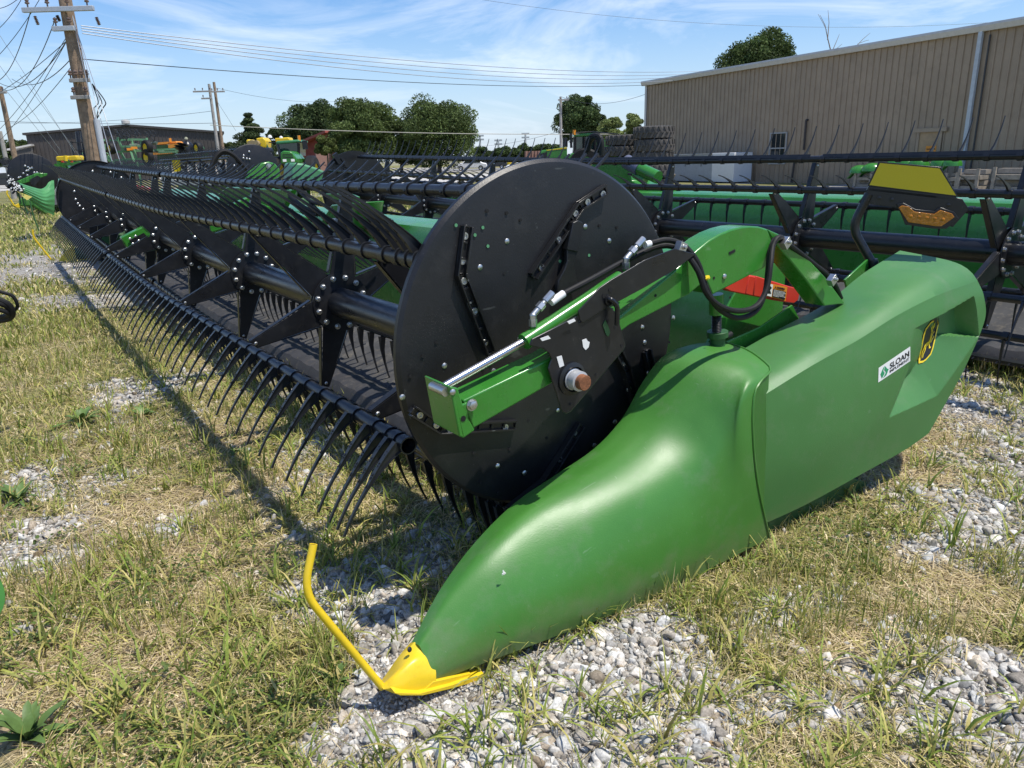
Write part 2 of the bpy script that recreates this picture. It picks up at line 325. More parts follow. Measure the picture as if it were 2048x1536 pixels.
def mesh_np(me, V, F):
    k = F.shape[1]; me.vertices.add(len(V)); me.vertices.foreach_set('co', V.astype(np.float32).ravel())
    me.loops.add(F.size); me.loops.foreach_set('vertex_index', F.astype(np.int32).ravel())
    me.polygons.add(len(F)); me.polygons.foreach_set('loop_start', np.arange(0, F.size, k, dtype=np.int32)); me.update(calc_edges=True)
mesh_np(me, V, Fq)
at_ = me.attributes.new('stony', 'FLOAT', 'POINT'); at_.data.foreach_set('value', np.clip(stones(V[:, 0], V[:, 1]), 0, 1.5).astype(np.float32))
at_ = me.attributes.new('strawy', 'FLOAT', 'POINT'); at_.data.foreach_set('value', np.clip(straw(V[:, 0], V[:, 1]), 0, 1.5).astype(np.float32))
me.polygons.foreach_set('use_smooth', [True] * len(me.polygons))
ground = bpy.data.objects.new('ground', me); COL.objects.link(ground); kind(ground, 'structure')
gm = bpy.data.materials.new('gravel_and_turf'); gm.use_nodes = True; t = gm.node_tree; pb = t.nodes['Principled BSDF']; pb.inputs['Roughness'].default_value = 0.95; pb.inputs['Specular IOR Level'].default_value = 0.1
def attr(n): a = nd(t, 'ShaderNodeAttribute'); a.attribute_name = n; return a.outputs['Fac']
geo = nd(t, 'ShaderNodeNewGeometry')
def noise(scale, detail=5, rough=0.6):
    n = nd(t, 'ShaderNodeTexNoise'); n.inputs['Scale'].default_value = scale; n.inputs['Detail'].default_value = detail; n.inputs['Roughness'].default_value = rough
    t.links.new(geo.outputs['Position'], n.inputs['Vector']); return n.outputs['Fac']
def ramp(inp, stops):
    c = nd(t, 'ShaderNodeValToRGB'); e = c.color_ramp.elements
    while len(e) < len(stops): e.new(0.5)
    for q, (p, col) in zip(e, stops): q.position = p; q.color = (*col, 1)
    t.links.new(inp, c.inputs[0]); return c.outputs[0]
def mixc(f, a, b):
    m = nd(t, 'ShaderNodeMix', data_type='RGBA'); t.links.new(f, m.inputs['Factor']); t.links.new(a, m.inputs['A']); t.links.new(b, m.inputs['B']); return m.outputs['Result']
vo = nd(t, 'ShaderNodeTexVoronoi'); vo.inputs['Scale'].default_value = 38; t.links.new(geo.outputs['Position'], vo.inputs['Vector'])
vd = nd(t, 'ShaderNodeTexVoronoi'); vd.feature = 'DISTANCE_TO_EDGE'; vd.inputs['Scale'].default_value = 38; t.links.new(geo.outputs['Position'], vd.inputs['Vector'])
rgb = nd(t, 'ShaderNodeSeparateColor'); t.links.new(vo.outputs['Color'], rgb.inputs[0])
stone = ramp(rgb.outputs[0], [(0, (0.20, 0.19, 0.175)), (0.5, (0.37, 0.36, 0.335)), (1, (0.52, 0.51, 0.48))])
gap = ramp(vd.outputs['Distance'], [(0.0, (0, 0, 0)), (0.10, (1, 1, 1))])
soil = ramp(noise(60, 6), [(0.3, (0.13, 0.108, 0.078)), (0.7, (0.30, 0.26, 0.20))])
st2 = mixc(gap, soil, stone)
grassc = ramp(noise(22, 7, 0.7), [(0.3, (0.10, 0.12, 0.03)), (0.5, (0.20, 0.20, 0.065)), (0.72, (0.33, 0.285, 0.13))])
strawc = ramp(noise(45, 7, 0.75), [(0.3, (0.24, 0.185, 0.105)), (0.7, (0.46, 0.37, 0.22))])
fs_ = ramp(attr('strawy'), [(0.35, (0, 0, 0)), (0.65, (1, 1, 1))])
veg = mixc(fs_, grassc, strawc)
veg = mixc(ramp(noise(35, 4), [(0.40, (0, 0, 0)), (0.66, (0.5, 0.5, 0.5))]), veg, soil)
fst = ramp(attr('stony'), [(0.50, (0, 0, 0)), (0.62, (1, 1, 1))])
fin = mixc(fst, veg, st2)
t.links.new(fin, pb.inputs['Base Color'])
bp = nd(t, 'ShaderNodeBump'); bp.inputs['Strength'].default_value = 0.8; bp.inputs['Distance'].default_value = 0.012
t.links.new(ramp(vd.outputs['Distance'], [(0.0, (0, 0, 0)), (0.3, (1, 1, 1))]), bp.inputs['Height']); t.links.new(bp.outputs[0], pb.inputs['Normal'])
me.materials.append(gm)

def attr_mat(name, rough, spec, trans=0.0, nsc=90.0, nstr=0.25, bump=0.0):
    m = bpy.data.materials.new(name); m.use_nodes = True; t = m.node_tree; b = t.nodes['Principled BSDF']; b.inputs['Roughness'].default_value = rough; b.inputs['Specular IOR Level'].default_value = spec
    a = nd(t, 'ShaderNodeAttribute'); a.attribute_name = 'tint'
    n = nd(t, 'ShaderNodeTexNoise'); n.inputs['Scale'].default_value = nsc; n.inputs['Detail'].default_value = 4
    g = nd(t, 'ShaderNodeNewGeometry'); t.links.new(g.outputs['Position'], n.inputs['Vector'])
    mr = nd(t, 'ShaderNodeMapRange'); mr.inputs[1].default_value = 0.3; mr.inputs[2].default_value = 0.7; mr.inputs[3].default_value = 1 - nstr; mr.inputs[4].default_value = 1 + nstr
    t.links.new(n.outputs['Fac'], mr.inputs[0])
    mu = nd(t, 'ShaderNodeVectorMath', operation='SCALE'); t.links.new(a.outputs['Color'], mu.inputs[0]); t.links.new(mr.outputs[0], mu.inputs['Scale'])
    t.links.new(mu.outputs[0], b.inputs['Base Color'])
    if bump:
        bp = nd(t, 'ShaderNodeBump'); bp.inputs['Strength'].default_value = bump; bp.inputs['Distance'].default_value = 0.004; t.links.new(n.outputs['Fac'], bp.inputs['Height']); t.links.new(bp.outputs[0], b.inputs['Normal'])
    if trans:
        tr = nd(t, 'ShaderNodeBsdfTranslucent'); t.links.new(mu.outputs[0], tr.inputs['Color']); mx = nd(t, 'ShaderNodeMixShader'); mx.inputs[0].default_value = trans
        o = t.nodes['Material Output']; t.links.new(b.outputs[0], mx.inputs[1]); t.links.new(tr.outputs[0], mx.inputs[2]); t.links.new(mx.outputs[0], o.inputs['Surface'])
    return m
LEAFM = attr_mat('grass_blades', 0.55, 0.25, 0.30); ROCKM = attr_mat('crushed_limestone', 0.9, 0.2, 0, 130, 0.28, 0.5)
def stuff_mesh(name, V, F, C, m, smooth=False, k='stuff'):
    me = bpy.data.meshes.new(name); mesh_np(me, V, F)
    a = me.attributes.new('tint', 'FLOAT_COLOR', 'POINT'); a.data.foreach_set('color', np.concatenate([C, np.ones((len(C), 1))], 1).astype(np.float32).ravel())
    if smooth: me.polygons.foreach_set('use_smooth', [True] * len(me.polygons))
    me.materials.append(m); o = bpy.data.objects.new(name, me); COL.objects.link(o)
    if k: o['kind'] = k
    return o
# points on the ground inside the lens's field: density falls with distance
def field(n, dmin, dmax, pw, a0=-40, a1=40):
    u = RNG.random(n); d = (dmin ** (2 - pw) + u * (dmax ** (2 - pw) - dmin ** (2 - pw))) ** (1 / (2 - pw))
    az = R(54.8) + RNG.uniform(R(a0), R(a1), n)          # bearing of the lens from the X axis
    return np.cos(az) * d, np.sin(az) * d, d
# -- stones
def ico():
    bm = bmesh.new(); bmesh.ops.create_icosphere(bm, subdivisions=2, radius=1.0); bm.verts.ensure_lookup_table(); v = np.array([q.co[:] for q in bm.verts]); f = np.array([[l.index for l in q.verts] for q in bm.faces]); bm.free(); return v, f
def ico1():
    bm = bmesh.new(); bmesh.ops.create_icosphere(bm, subdivisions=1, radius=1.0); v = np.array([q.co[:] for q in bm.verts]); f = np.array([[l.index for l in q.verts] for q in bm.faces]); bm.free(); return v, f
def ico0():
    bm = bmesh.new(); bmesh.ops.create_cube(bm, size=1.6); v = np.array([q.co[:] for q in bm.verts]); bmesh.ops.triangulate(bm, faces=bm.faces[:]); f = np.array([[l.index for l in q.verts] for q in bm.faces]); bm.free(); return v, f
def rocks(name, x, y, r, base, nvar=14, seed=1):
    r = np.where((x > .66) & (x < 1.35) & (y > 1.62) & (y < 1.80), np.minimum(r, .009), r)   # pressed small under the yellow skid
    rg = np.random.default_rng(seed); v0, f0 = base; vs = []
    for k in range(nvar):
        q = v0.copy()
        for c in range(8):                               # crushed stone: planes chip the ball
            n = rg.normal(size=3); n /= np.linalg.norm(n); h = rg.uniform(0.25, 0.62); dd = q @ n; q = q - np.outer(np.maximum(dd - h, 0), n)
        vs.append(q * rg.uniform(0.75, 1.25, 3) * np.array([1, 1, 0.72]))
    vs = np.array(vs); N = len(x); k = rg.integers(0, nvar, N); P = vs[k] * r[:, None, None]
    a = rg.uniform(0, 6.28, N); ca, sa = np.cos(a)[:, None], np.sin(a)[:, None]
    tl = rg.normal(0, 0.35, N)[:, None]; P = np.stack([P[..., 0], P[..., 1] * np.cos(tl) - P[..., 2] * np.sin(tl), P[..., 1] * np.sin(tl) + P[..., 2] * np.cos(tl)], -1)
    P = np.stack([P[..., 0] * ca - P[..., 1] * sa, P[..., 0] * sa + P[..., 1] * ca, P[..., 2]], -1)
    z = hgt(x, y) + r * 0.12
    P = P + np.stack([x, y, z], -1)[:, None, :]
    F = f0[None] + (np.arange(N) * len(v0))[:, None, None]
    val = rg.normal(0.42, 0.12, N).clip(0.14, 0.64); warm = np.abs(rg.normal(0.026, 0.02, N))
    C = np.stack([val + warm, val, val * 0.955 - warm], -1); C = np.repeat(C, len(v0), 0)
    return stuff_mesh(name, P.reshape(-1, 3), F.reshape(-1, 3), C, ROCKM)
x, y, d = field(85000, 1.1, 7.5, 1.0); g = stones(x, y) + RNG.normal(0, 0.10, len(x)); k = g > 0.66
x, y, d = x[k], y[k], d[k]; r = np.exp(RNG.normal(math.log(0.0125), 0.52, len(x))).clip(0.005, 0.040)
nearm = d < 3.6
rocks('gravel_stones', x[nearm], y[nearm], r[nearm], ico(), seed=2); rocks('distant_gravel_stones', x[~nearm], y[~nearm], r[~nearm] * 1.25, ico1(), seed=3)
x, y, d = field(70000, 1.05, 4.5, 1.0); g = stones(x, y) + RNG.normal(0, .12, len(x)); k = g > .52; rocks('gravel_grit', x[k], y[k], RNG.uniform(.0025, .0065, k.sum()), ico0(), seed=14)
x, y, d = field(16000, 7.3, 17, 1.1); g = stones(x, y) + RNG.normal(0, 0.10, len(x)); k = (g > 0.66) & ~((x > 1.5) & (x < 3.2)); rocks('far_gravel_stones', x[k], y[k], np.exp(RNG.normal(math.log(0.026), 0.35, k.sum())), ico1(), seed=8)
x, y, d = field(5200, 1.1, 5.5, 0.9); g = stones(x, y); k = (g < 0.62) & (g > 0.30); rocks('stray_gravel_stones', x[k], y[k], np.exp(RNG.normal(math.log(0.014), 0.4, k.sum())).clip(0.006, 0.03), ico1(), seed=4)
# -- blades
def blades(name, x, y, h, w, lean, pal, seed, flat=0.0, curl=0.5, m=None):
    rg = np.random.default_rng(seed); N = len(x); a = rg.uniform(0, 6.28, N); dx, dy = np.cos(a), np.sin(a); z0 = hgt(x, y) - 0.004
    S = np.array([0, 0.35, 0.7, 1.0]); W = np.array([0.7, 1.0, 0.72, 0.08]); V = np.zeros((N, 8, 3)); tw = rg.normal(0, 0.5, N)
    ln = lean * rg.uniform(0.3, 1.5, N)
    px, py = -np.sin(a + tw), np.cos(a + tw)
    for i, s in enumerate(S):
        th = ln * (0.35 + curl * 1.3 * s); out = h * s * np.sin(np.minimum(th, 2.0)); up = h * s * np.cos(np.minimum(th, 1.9)) * (1 - flat) + flat * 0.012
        up = np.maximum(up, -0.0) + (0.004 if i else 0)
        for j, sg in enumerate((-1, 1)):
            V[:, 2 * i + j, 0] = x + dx * out + sg * px * w * W[i] / 2; V[:, 2 * i + j, 1] = y + dy * out + sg * py * w * W[i] / 2; V[:, 2 * i + j, 2] = z0 + up
    F0 = np.array([[0, 1, 3, 2], [2, 3, 5, 4], [4, 5, 7, 6]]); F = F0[None] + (np.arange(N) * 8)[:, None, None]
    pal = np.array(pal); c = pal[rg.integers(0, len(pal), N)] * rg.uniform(0.8, 1.42, (N, 1)); C = np.repeat(c, 8, 0).reshape(N, 8, 3)
    C[:, 6:] = C[:, 6:] * 0.7 + np.array([0.28, 0.22, 0.08]) * 0.3
    return stuff_mesh(name, V.reshape(-1, 3), F.reshape(-1, 4), C.reshape(-1, 3), m or LEAFM)
GRN = [(0.19, 0.24, 0.045), (0.24, 0.285, 0.055), (0.32, 0.335, 0.08), (0.14, 0.19, 0.042), (0.42, 0.385, 0.12), (0.28, 0.29, 0.09)]
YEL = [(0.50, 0.42, 0.17), (0.58, 0.48, 0.26), (0.42, 0.37, 0.15), (0.64, 0.54, 0.33), (0.32, 0.30, 0.09)]
STRW = [(0.60, 0.49, 0.30), (0.52, 0.42, 0.24), (0.68, 0.58, 0.38), (0.40, 0.31, 0.18), (0.48, 0.39, 0.21)]
def undermachine(x, y): return (y > 1.9) & (x > 1.45) & (x < 3.0)
# turf: short mixed growth wherever it is not bare stone
x, y, d = field(210000, 1.05, 16, 1.25); g = stones(x, y) + RNG.normal(0, 0.12, len(x)); k = (g < 0.75) & ~(undermachine(x, y) & (RNG.random(len(x)) < 0.75)); x, y, d, g = x[k], y[k], d[k], g[k]
s = straw(x, y); isS = s + RNG.normal(0, 0.15, len(x)) > 0.42
clump = fbm(x * 9, y * 9, 77, 3)
k = (~isS) & (clump > 0.33); hh = (0.018 + 0.055 * RNG.random(k.sum()) ** 1.5 + 0.06 * np.maximum(0, clump[k] - 0.55)) * (1 + 0.05 * d[k]); 
blades('short_grass', x[k], y[k], hh, 0.0022 + 0.0016 * RNG.random(k.sum()) + 0.0006 * d[k], 0.95, GRN + YEL + YEL[:2], 5)
k = isS & (clump > 0.22); blades('dead_straw', x[k], y[k], 0.04 + 0.09 * RNG.random(k.sum()), 0.0018 + 0.0014 * RNG.random(k.sum()) + 0.0005 * d[k], 1.9, STRW + [GRN[4]], 6, flat=0.7)
# a litter of dry stems over everything green too
x, y, d = field(95000, 1.05, 9, 1.15); g = stones(x, y) + RNG.normal(0, 0.10, len(x)); k = g < 0.60; x, y, d = x[k], y[k], d[k]
blades('dry_stem_litter', x, y, 0.03 + 0.11 * RNG.random(len(x)) ** 2, 0.0014 + 0.0010 * RNG.random(len(x)) + 0.0004 * d, 1.9, STRW + YEL, 7, flat=0.75)
# fine upright thin grass in stands
x, y, d = field(60000, 1.2, 9, 1.1); c = fbm(x * 3.1 + 5, y * 3.1, 90, 3); g = stones(x, y); k = (c > 0.57) & (g < 0.72); x, y, d = x[k], y[k], d[k]
blades('thin_upright_grass', x, y, 0.05 + 0.10 * RNG.random(len(x)), 0.0018 + 0.0010 * RNG.random(len(x)) + 0.0005 * d, 0.38, GRN[:4] + YEL[:3], 8)
# broad crabgrass tufts, each of a few arching blades
cx, cy, cd = field(2500, 1.1, 7.5, 0.9); c = fbm(cx * 2.2, cy * 2.2, 55, 3) + 0.20 * (stones(cx, cy) < 0.85) - .10 * (stones(cx, cy) > 1.0); k = c > 0.57; cx, cy = cx[k], cy[k]
kk = RNG.integers(5, 12, len(cx)); X = np.repeat(cx, kk) + RNG.normal(0, 0.012, kk.sum()); Y = np.repeat(cy, kk) + RNG.normal(0, 0.012, kk.sum())
sz = np.repeat(RNG.uniform(0.7, 1.35, len(cx)), kk)
blades('crabgrass_tufts', X, Y, sz * (0.06 + 0.095 * RNG.random(len(X))), sz * (0.0045 + 0.004 * RNG.random(len(X))), 0.85, [(0.19, 0.255, 0.045), (0.25, 0.31, 0.06), (0.32, 0.345, 0.085), (0.15, 0.21, 0.042), (0.40, 0.36, 0.11), (0.42, 0.36, 0.13), (0.30, 0.31, 0.09)], 9, curl=0.75)
# clover-like leaves near the ground
cx, cy, cd = field(12000, 1.1, 5.5, 0.9); c = fbm(cx * 2.8 + 31, cy * 2.8, 65, 3); k = (c > 0.57) & (stones(cx, cy) + RNG.normal(0, .12, len(cx)) < .68); cx, cy = cx[k], cy[k]
kk = 5; X = np.repeat(cx, kk) + RNG.normal(0, 0.02, len(cx) * kk); Y = np.repeat(cy, kk) + RNG.normal(0, 0.02, len(cx) * kk); n = len(X)
a = RNG.uniform(0, 6.28, n); rr = RNG.uniform(0.004, 0.011, n); tl = RNG.normal(0, 0.45, n); zz = hgt(X, Y) + RNG.uniform(0.006, 0.05, n)
U = np.stack([np.cos(a), np.sin(a), tl], -1); W_ = np.stack([-np.sin(a), np.cos(a), RNG.normal(0, 0.4, n)], -1); P0 = np.stack([X, Y, zz], -1)
Vq = np.stack([P0 - U * rr[:, None], P0 + W_ * rr[:, None] * 0.7, P0 + U * rr[:, None], P0 - W_ * rr[:, None] * 0.7], 1).reshape(-1, 3)
pal = np.array([(0.09, 0.14, 0.03), (0.13, 0.18, 0.045), (0.07, 0.11, 0.03), (0.20, 0.21, 0.05)])[RNG.integers(0, 4, n)] * RNG.uniform(0.75, 1.25, (n, 1))
stuff_mesh('clover_leaves', Vq, np.arange(n * 4).reshape(-1, 4), np.repeat(pal, 4, 0), LEAFM)

# short turf further off, on the open side
x, y, d = field(70000, 8, 45, 1.45, -6, 42); g = stones(x, y); k = (g < 0.70) & ~((x > .9) & (x < 3.4) & (y < 15.5)); x, y, d = x[k], y[k], d[k]
blades('far_turf', x, y, 0.05 + 0.09 * RNG.random(len(x)), 0.006 + 0.0011 * d, 0.8, GRN + YEL[:2], 12)
# broad-leaved weeds, each a plant of its own
def weed(px, py, n, L, wd, col, seed, label):
    rg = np.random.default_rng(seed); p = onZ(px, py); m = MB()
    for k in range(n):
        a = rg.uniform(0, 6.28); l_ = L * rg.uniform(.55, 1.1); el_ = rg.uniform(.35, 1.25); rows = []
        for i, s_ in enumerate(np.linspace(0, 1, 6)):
            e = el_ - 1.0 * s_ * s_; r_ = l_ * s_; c = np.array([p[0] + math.cos(a) * r_ * math.cos(el_), p[1] + math.sin(a) * r_ * math.cos(el_), hgt(p[0], p[1]) + l_ * (math.sin(el_) * s_ - .38 * s_ * s_) + .005])
            w_ = wd * math.sin(math.pi * min(1, .12 + .86 * s_)) * (1 + .18 * math.sin(9 * s_ + k)); sd_ = np.array([-math.sin(a), math.cos(a), 0]); rows.append([c - sd_ * w_ + np.array([0, 0, w_ * .35]), c, c + sd_ * w_ + np.array([0, 0, w_ * .35])])
        m.grid(rows)
    o = m.build('weed_plant', mat('weed_leaf_%d' % (seed % 2), col, .5, var=.3, scale=14, spec=.3), None, at=p, sharp=80); tag(o, label, 'weed', 'broad-leaved weeds')
WG = (.115, .19, .05)
weed(165, 850, 26, .20, .018, WG, 1, 'largest dark weed clump in the grass left of the reel, upper one')
weed(285, 835, 14, .15, .016, WG, 3, 'dark leafy weed just right of the largest weed clump')
weed(40, 1000, 22, .19, .012, (.10, .165, .045), 2, 'spiky weed tuft at the left edge, beside a stony patch')
weed(60, 1490, 24, .17, .014, (.10, .165, .045), 4, 'grassy weed in the bottom left corner')
weed(668, 1372, 18, .10, .010, (.12, .19, .05), 6, 'low feathery weed left of the yellow nose cap')
weed(470, 905, 10, .08, .012, WG, 5, 'small weed under the curved reel tines')
weed(650, 1015, 12, .07, .012, (.12, .19, .05), 8, 'small clover weed under the last two tines')
# ---------------------------------------------------------------- harvester platforms ("headers"): shared pieces
def sm(t): t = min(1.0, max(0.0, t)); return t * t * (3 - 2 * t)
class Reel:
    """axis of a reel along the machine; b0,z0 = rear / height of the axis, far half climbs and drifts a little"""
    def __init__(s, b0, z0, a0, split, a1, rise=0.17, drift=0.20): s.b0, s.z0, s.a0, s.sp, s.a1, s.rise, s.dr = b0, z0, a0, split, a1, rise, drift
    def ax(s, a):
        t = max(0.0, (a - 6.0) / (s.a1 - 6.0)); return s.b0 + s.dr * t ** 1.3, s.z0 + s.rise * t
BATS = [((-.545, -.172), -130), ((-.444, .440), 141), ((.100, .622), 30), ((.505, .225), -40), ((.470, -.330), -80), ((-.140, -.505), -74)]
def tine_mesh(chord, hi=True, thin=False, L=0.335):
    L = {-74: .31, 158: .21, 141: .335, 62: .28, 30: .275}.get(chord, L); m = MB(); a0, a1 = R(chord - 19), R(chord + 15); N = 9 if hi else 5
    p = np.array([0.0, 0.0]); P = []; step = L * 1.03 / (N - 1)
    start = np.array([math.cos(a0), math.sin(a0)]) * 0.026; p = start
    T = []
    for i in range(N):
        s = i / (N - 1); an = a0 + (a1 - a0) * (s ** 0.8); T.append(np.array([math.cos(an), math.sin(an)])); P.append(p.copy()); p = p + T[-1] * step
    wmul = 0.30 if thin else 1.0
    k_ = .75 if thin else 1.0
    def sect(i):
        s = i / (N - 1); n = np.array([-T[i][1], T[i][0]]); q = max(0.0, 1 - s / .58)
        dp = (0.0075 + .0035 * (1 - s) + 0.033 * q ** 1.5) * k_; wf = (0.0042 + 0.0050 * (1 - s) + .002 * q) * (.62 if thin else 1)     # depth in the bending plane, half width of the flanges
        return P[i] + n * .004, P[i] + n * .004 - n * dp, n, wf, q
    rows = []
    for i in range(N):                                   # an H-shaped bar: outer flange, thin web, inner flange
        o, r_, n, wf, q = sect(i); t_ = .0028; ww = wf * (1 - .65 * min(1, q * 3))
        pts = [(o, -wf), (o, wf), (o - n * t_, wf), (o - n * t_, ww), (r_ + n * t_, ww), (r_ + n * t_, wf), (r_, wf), (r_, -wf), (r_ + n * t_, -wf), (r_ + n * t_, -ww), (o - n * t_, -ww), (o - n * t_, -wf)] if hi else [(o, -wf), (o, wf), (r_, wf), (r_, -wf)]
        rows.append([(p_[0], x_, p_[1]) for p_, x_ in pts])
    nc = len(rows[0]); m.grid(rows, closed=True); m.add(rows[0], [tuple(range(nc))]); m.add(rows[-1], [tuple(range(nc - 1, -1, -1))])
    if hi and not thin:
        for i in range(0, 4):
            o0, r0, _, wf, _ = sect(i); o1, r1, _, _, _ = sect(i + 1)
            for a_, b_ in ((o0 * .85 + r0 * .15, r1 * .85 + o1 * .15), (r0 * .85 + o0 * .15, (o0 + o1) / 2 * .85 + (r0 + r1) / 2 * .15)): m.bar((a_[0], 0, a_[1]), (b_[0], 0, b_[1]), wf * 1.7, .0022, up=(0, 1, 0))
    # the clip round the bat
    m.lathe((0, -0.019, 0), (0, 1, 0), [(0.027, 0), (0.0315, 0), (0.0315, 0.038), (0.027, 0.038)], 14 if hi else 8)
    if hi:
        d = -start / np.linalg.norm(start); m.dome((d[0] * 0.030, 0, d[1] * 0.030), (d[0], 0, d[1]), 0.009, 0.006, 8)
    return m
def spider(m, a, ax, r=0.165, hi=True, mi=0, bi=1, bats=BATS, flip=1):
    b0, z0 = ax
    m.lathe(W(a - 0.012, b0, z0), W(1, 0, 0), [(0.078, 0), (r, 0), (r, 0.008), (0.078, 0.008)], 30 if hi else 14, mi)
    m.lathe(W(a + 0.020, b0, z0), W(1, 0, 0), [(0.078, 0), (r, 0), (r, 0.006), (0.078, 0.006)], 30 if hi else 14, mi)
    for i, ((db, dz), ch) in enumerate(bats):
        an = math.atan2(dz, db); L = math.hypot(db, dz); u = np.array([math.cos(an), math.sin(an)]); n = np.array([-u[1], u[0]])
        r0, r1, w0, w1 = r * 0.50, L - 0.03, 0.082, 0.020
        aa = a - 0.006 + (0.022 if i % 2 else 0.0)
        def q(rr, ww, da): p = u * rr + n * ww; return W(aa + da, b0 + p[0], z0 + p[1])
        m.prism([q(r0, -w0, 0), q(r1, -w1, 0), q(r1, w1, 0), q(r0, w0, 0)], W(0.005, 0, 0), mi)
        if hi:
            for sg in (-1, 1):                           # folded flanges
                p0, p1 = q(r * 0.95, sg * (w0 - 0.004), 0.003), q(r1, sg * (w1 - 0.001), 0.003)
                p2, p3 = q(r * 0.95, sg * (w0 + 0.001), 0.003), q(r1, sg * (w1 + 0.004), 0.003)
                m.prism([p0, p1, p3, p2], W(0.034, 0, 0), mi)
            m.dome(q(r1 - 0.02, 0, 0), W(-1, 0, 0), 0.010, 0.007, 8, bi)
    if hi:
        for k in range(12):
            an = R(15 + 30 * k); rr = r * 0.84; m.hexbolt(W(a - 0.012, b0 + rr * math.cos(an), z0 + rr * math.sin(an)), W(-1, 0, 0), 0.0125, 0.013, bi)
def reel(root, rl, near_hubs, far_hubs, spacing, hi=True, bats=BATS, nsolo=0, thin=False, tag_names=True, halves=None):
    """bat tubes (with their fingers), centre tubes and spiders of one reel"""
    halves = halves or [(rl.a0, rl.sp - 0.06), (rl.sp + 0.10, rl.a1)]
    solo = []                                            # nearest fingers get an object each
    allp = []
    for hi_, (s0, s1) in enumerate(halves):
        (c0, d0), (c1, d1) = rl.ax(s0), rl.ax(s1)
        m = MB(); pts = [W(a, *rl.ax(a)) for a in np.linspace(s0, s1, 12)]; m.tube(pts, 0.080, 28 if hi else 14)
        m.build('centre_tube', B_PAINT, root, sharp=50)
        for bi, ((db, dz), ch) in enumerate(bats):
            m = MB(); pts = [W(a, rl.ax(a)[0] + db, rl.ax(a)[1] + dz) for a in np.linspace(s0 - 0.02, s1 + 0.02, 12)]; m.tube(pts, 0.0255, 16 if hi else 9, cap=False)
            m.tube([pts[0], pts[1]], 0.019, 10, cap=False); 
            bt = m.build('bat_tube', B_PAINT, root, sharp=60, fixn=False)
            n = int((s1 - s0) / spacing)
            for k in list(range(n)) + ([-.35, .40] if hi_ == 0 and hi and not thin else []):
                a = s0 + 0.05 + k * spacing + (0.02 if bi % 2 else 0); bb, zz = rl.ax(a)
                p = np.array(W(a, bb + db, zz + dz)); allp.append((np.linalg.norm(p - np.array([0, 0, EYE])) * (1.0 if bi in (0, 1, 2) else (1.25 if bi == 5 else 2.2)), bi, p, bt))
    allp.sort(key=lambda q: q[0]); done = {}
    for d, bi, p, bt in allp[:nsolo]:
        loc = Vector(p) - gloc(bt)
        if bi not in done: o = tine_mesh(bats[bi][1], True, thin).build('tine', B_TINE, bt, sharp=40, at=(0, 0, 0)); o.location = loc; done[bi] = o
        else: inst(done[bi], 'tine', bt, loc)
    rest = {}
    for d, bi, p, bt in allp[nsolo:]: rest.setdefault(bi, []).append(p)
    M_ = MB()
    for bi, ps in rest.items():
        src = tine_mesh(bats[bi][1], False, thin); n = len(src.v)
        for p in ps: M_.add([(v[0] + p[0], v[1] + p[1], v[2] + p[2]) for v in src.v], src.f)
    if M_.v: kind(M_.build('tine', B_TINE, root, fixn=False, sharp=40), 'stuff')
    for a in list(near_hubs) + list(far_hubs):
        m = MB(); spider(m, a, rl.ax(a), hi=hi, bats=bats); m.build('reel_spider', [B_PAINT, STEEL], root, sharp=30)
def guards(m, a0, a1, b, z, step=0.076, mi=0):
    for a in np.arange(a0, a1, step):
        m.add([W(a - .020, b + .09, z + .012), W(a + .020, b + .09, z + .012), W(a + .020, b + .09, z - .014), W(a - .020, b + .09, z - .014), W(a, b - .045, z - .002), W(a - .012, b + .02, z + .018), W(a + .012, b + .02, z + .018)],
              [(0, 1, 6, 5), (5, 6, 4), (0, 5, 4, 3), (1, 2, 4, 6), (3, 4, 2), (0, 3, 2, 1)], mi)
def table(root, a0, a1, db=0.0, dz=0.0, hi=True, rise=None):
    """cutterbar, ribbed strip, belts and back sheet between a0 and a1; db shifts the machine to the rear"""
    rz = rise or (lambda a: 0.0)
    N = max(6, int((a1 - a0) / 0.5)); A = np.linspace(a0, a1, N)
    m = MB(); 
    for x0, x1 in zip(A[:-1], A[1:]): m.bar(W(x0, 1.69 + db, .085 + dz + rz(x0)), W(x1, 1.69 + db, .085 + dz + rz(x1)), .10, .02)
    guards(m, a0 + .04, a1, 1.65 + db, .078 + dz); m.build('cutterbar', B_PAINT, root, bevel=0)
    m = MB(); rows = []
    for a in np.arange(a0, a1, 0.04):
        k = 0.008 if (int(round((a - a0) / 0.04)) % 6) in (0, 1) else 0.0
        rows.append([W(a, b + db, z + dz + rz(a) + (k if 0 < i < 5 else 0)) for i, (b, z) in enumerate([(1.74, .04), (1.755, .08), (1.80, .135), (1.86, .155), (1.93, .155), (2.00, .135), (2.00, .04)])])
    m.grid(rows); m.build('belt_seal_strip', STRIP, root, sharp=25)
    m = MB(); rows = []; step = 0.02 if hi else 0.1
    for a in np.arange(a0, a1, step):
        c = ((a - a0) % 0.42); k = 0.022 if c < 0.05 else 0.0
        rows.append([W(a, b + db, z + dz + rz(a) + (k if 0 < i < 3 else 0)) for i, (b, z) in enumerate([(1.985, .125), (2.05, .15), (2.68, .36), (2.74, .37)])])
    m.grid(rows); m.build('draper_belt', BELT, root, sharp=25)
    m = MB(); rows = []
    for a in A: rows.append([W(a, b + db, z + dz + rz(a)) for b, z in [(2.72, .33), (2.74, .70), (2.80, .98), (2.84, 1.055), (2.90, 1.075), (3.10, 1.085), (3.13, 1.06), (3.13, .30)]])
    m.grid(rows); g = (a1 - a0)
    bs = m.build('back_sheet', [G_PAINT, G_PALE], root, sharp=25)
    return bs
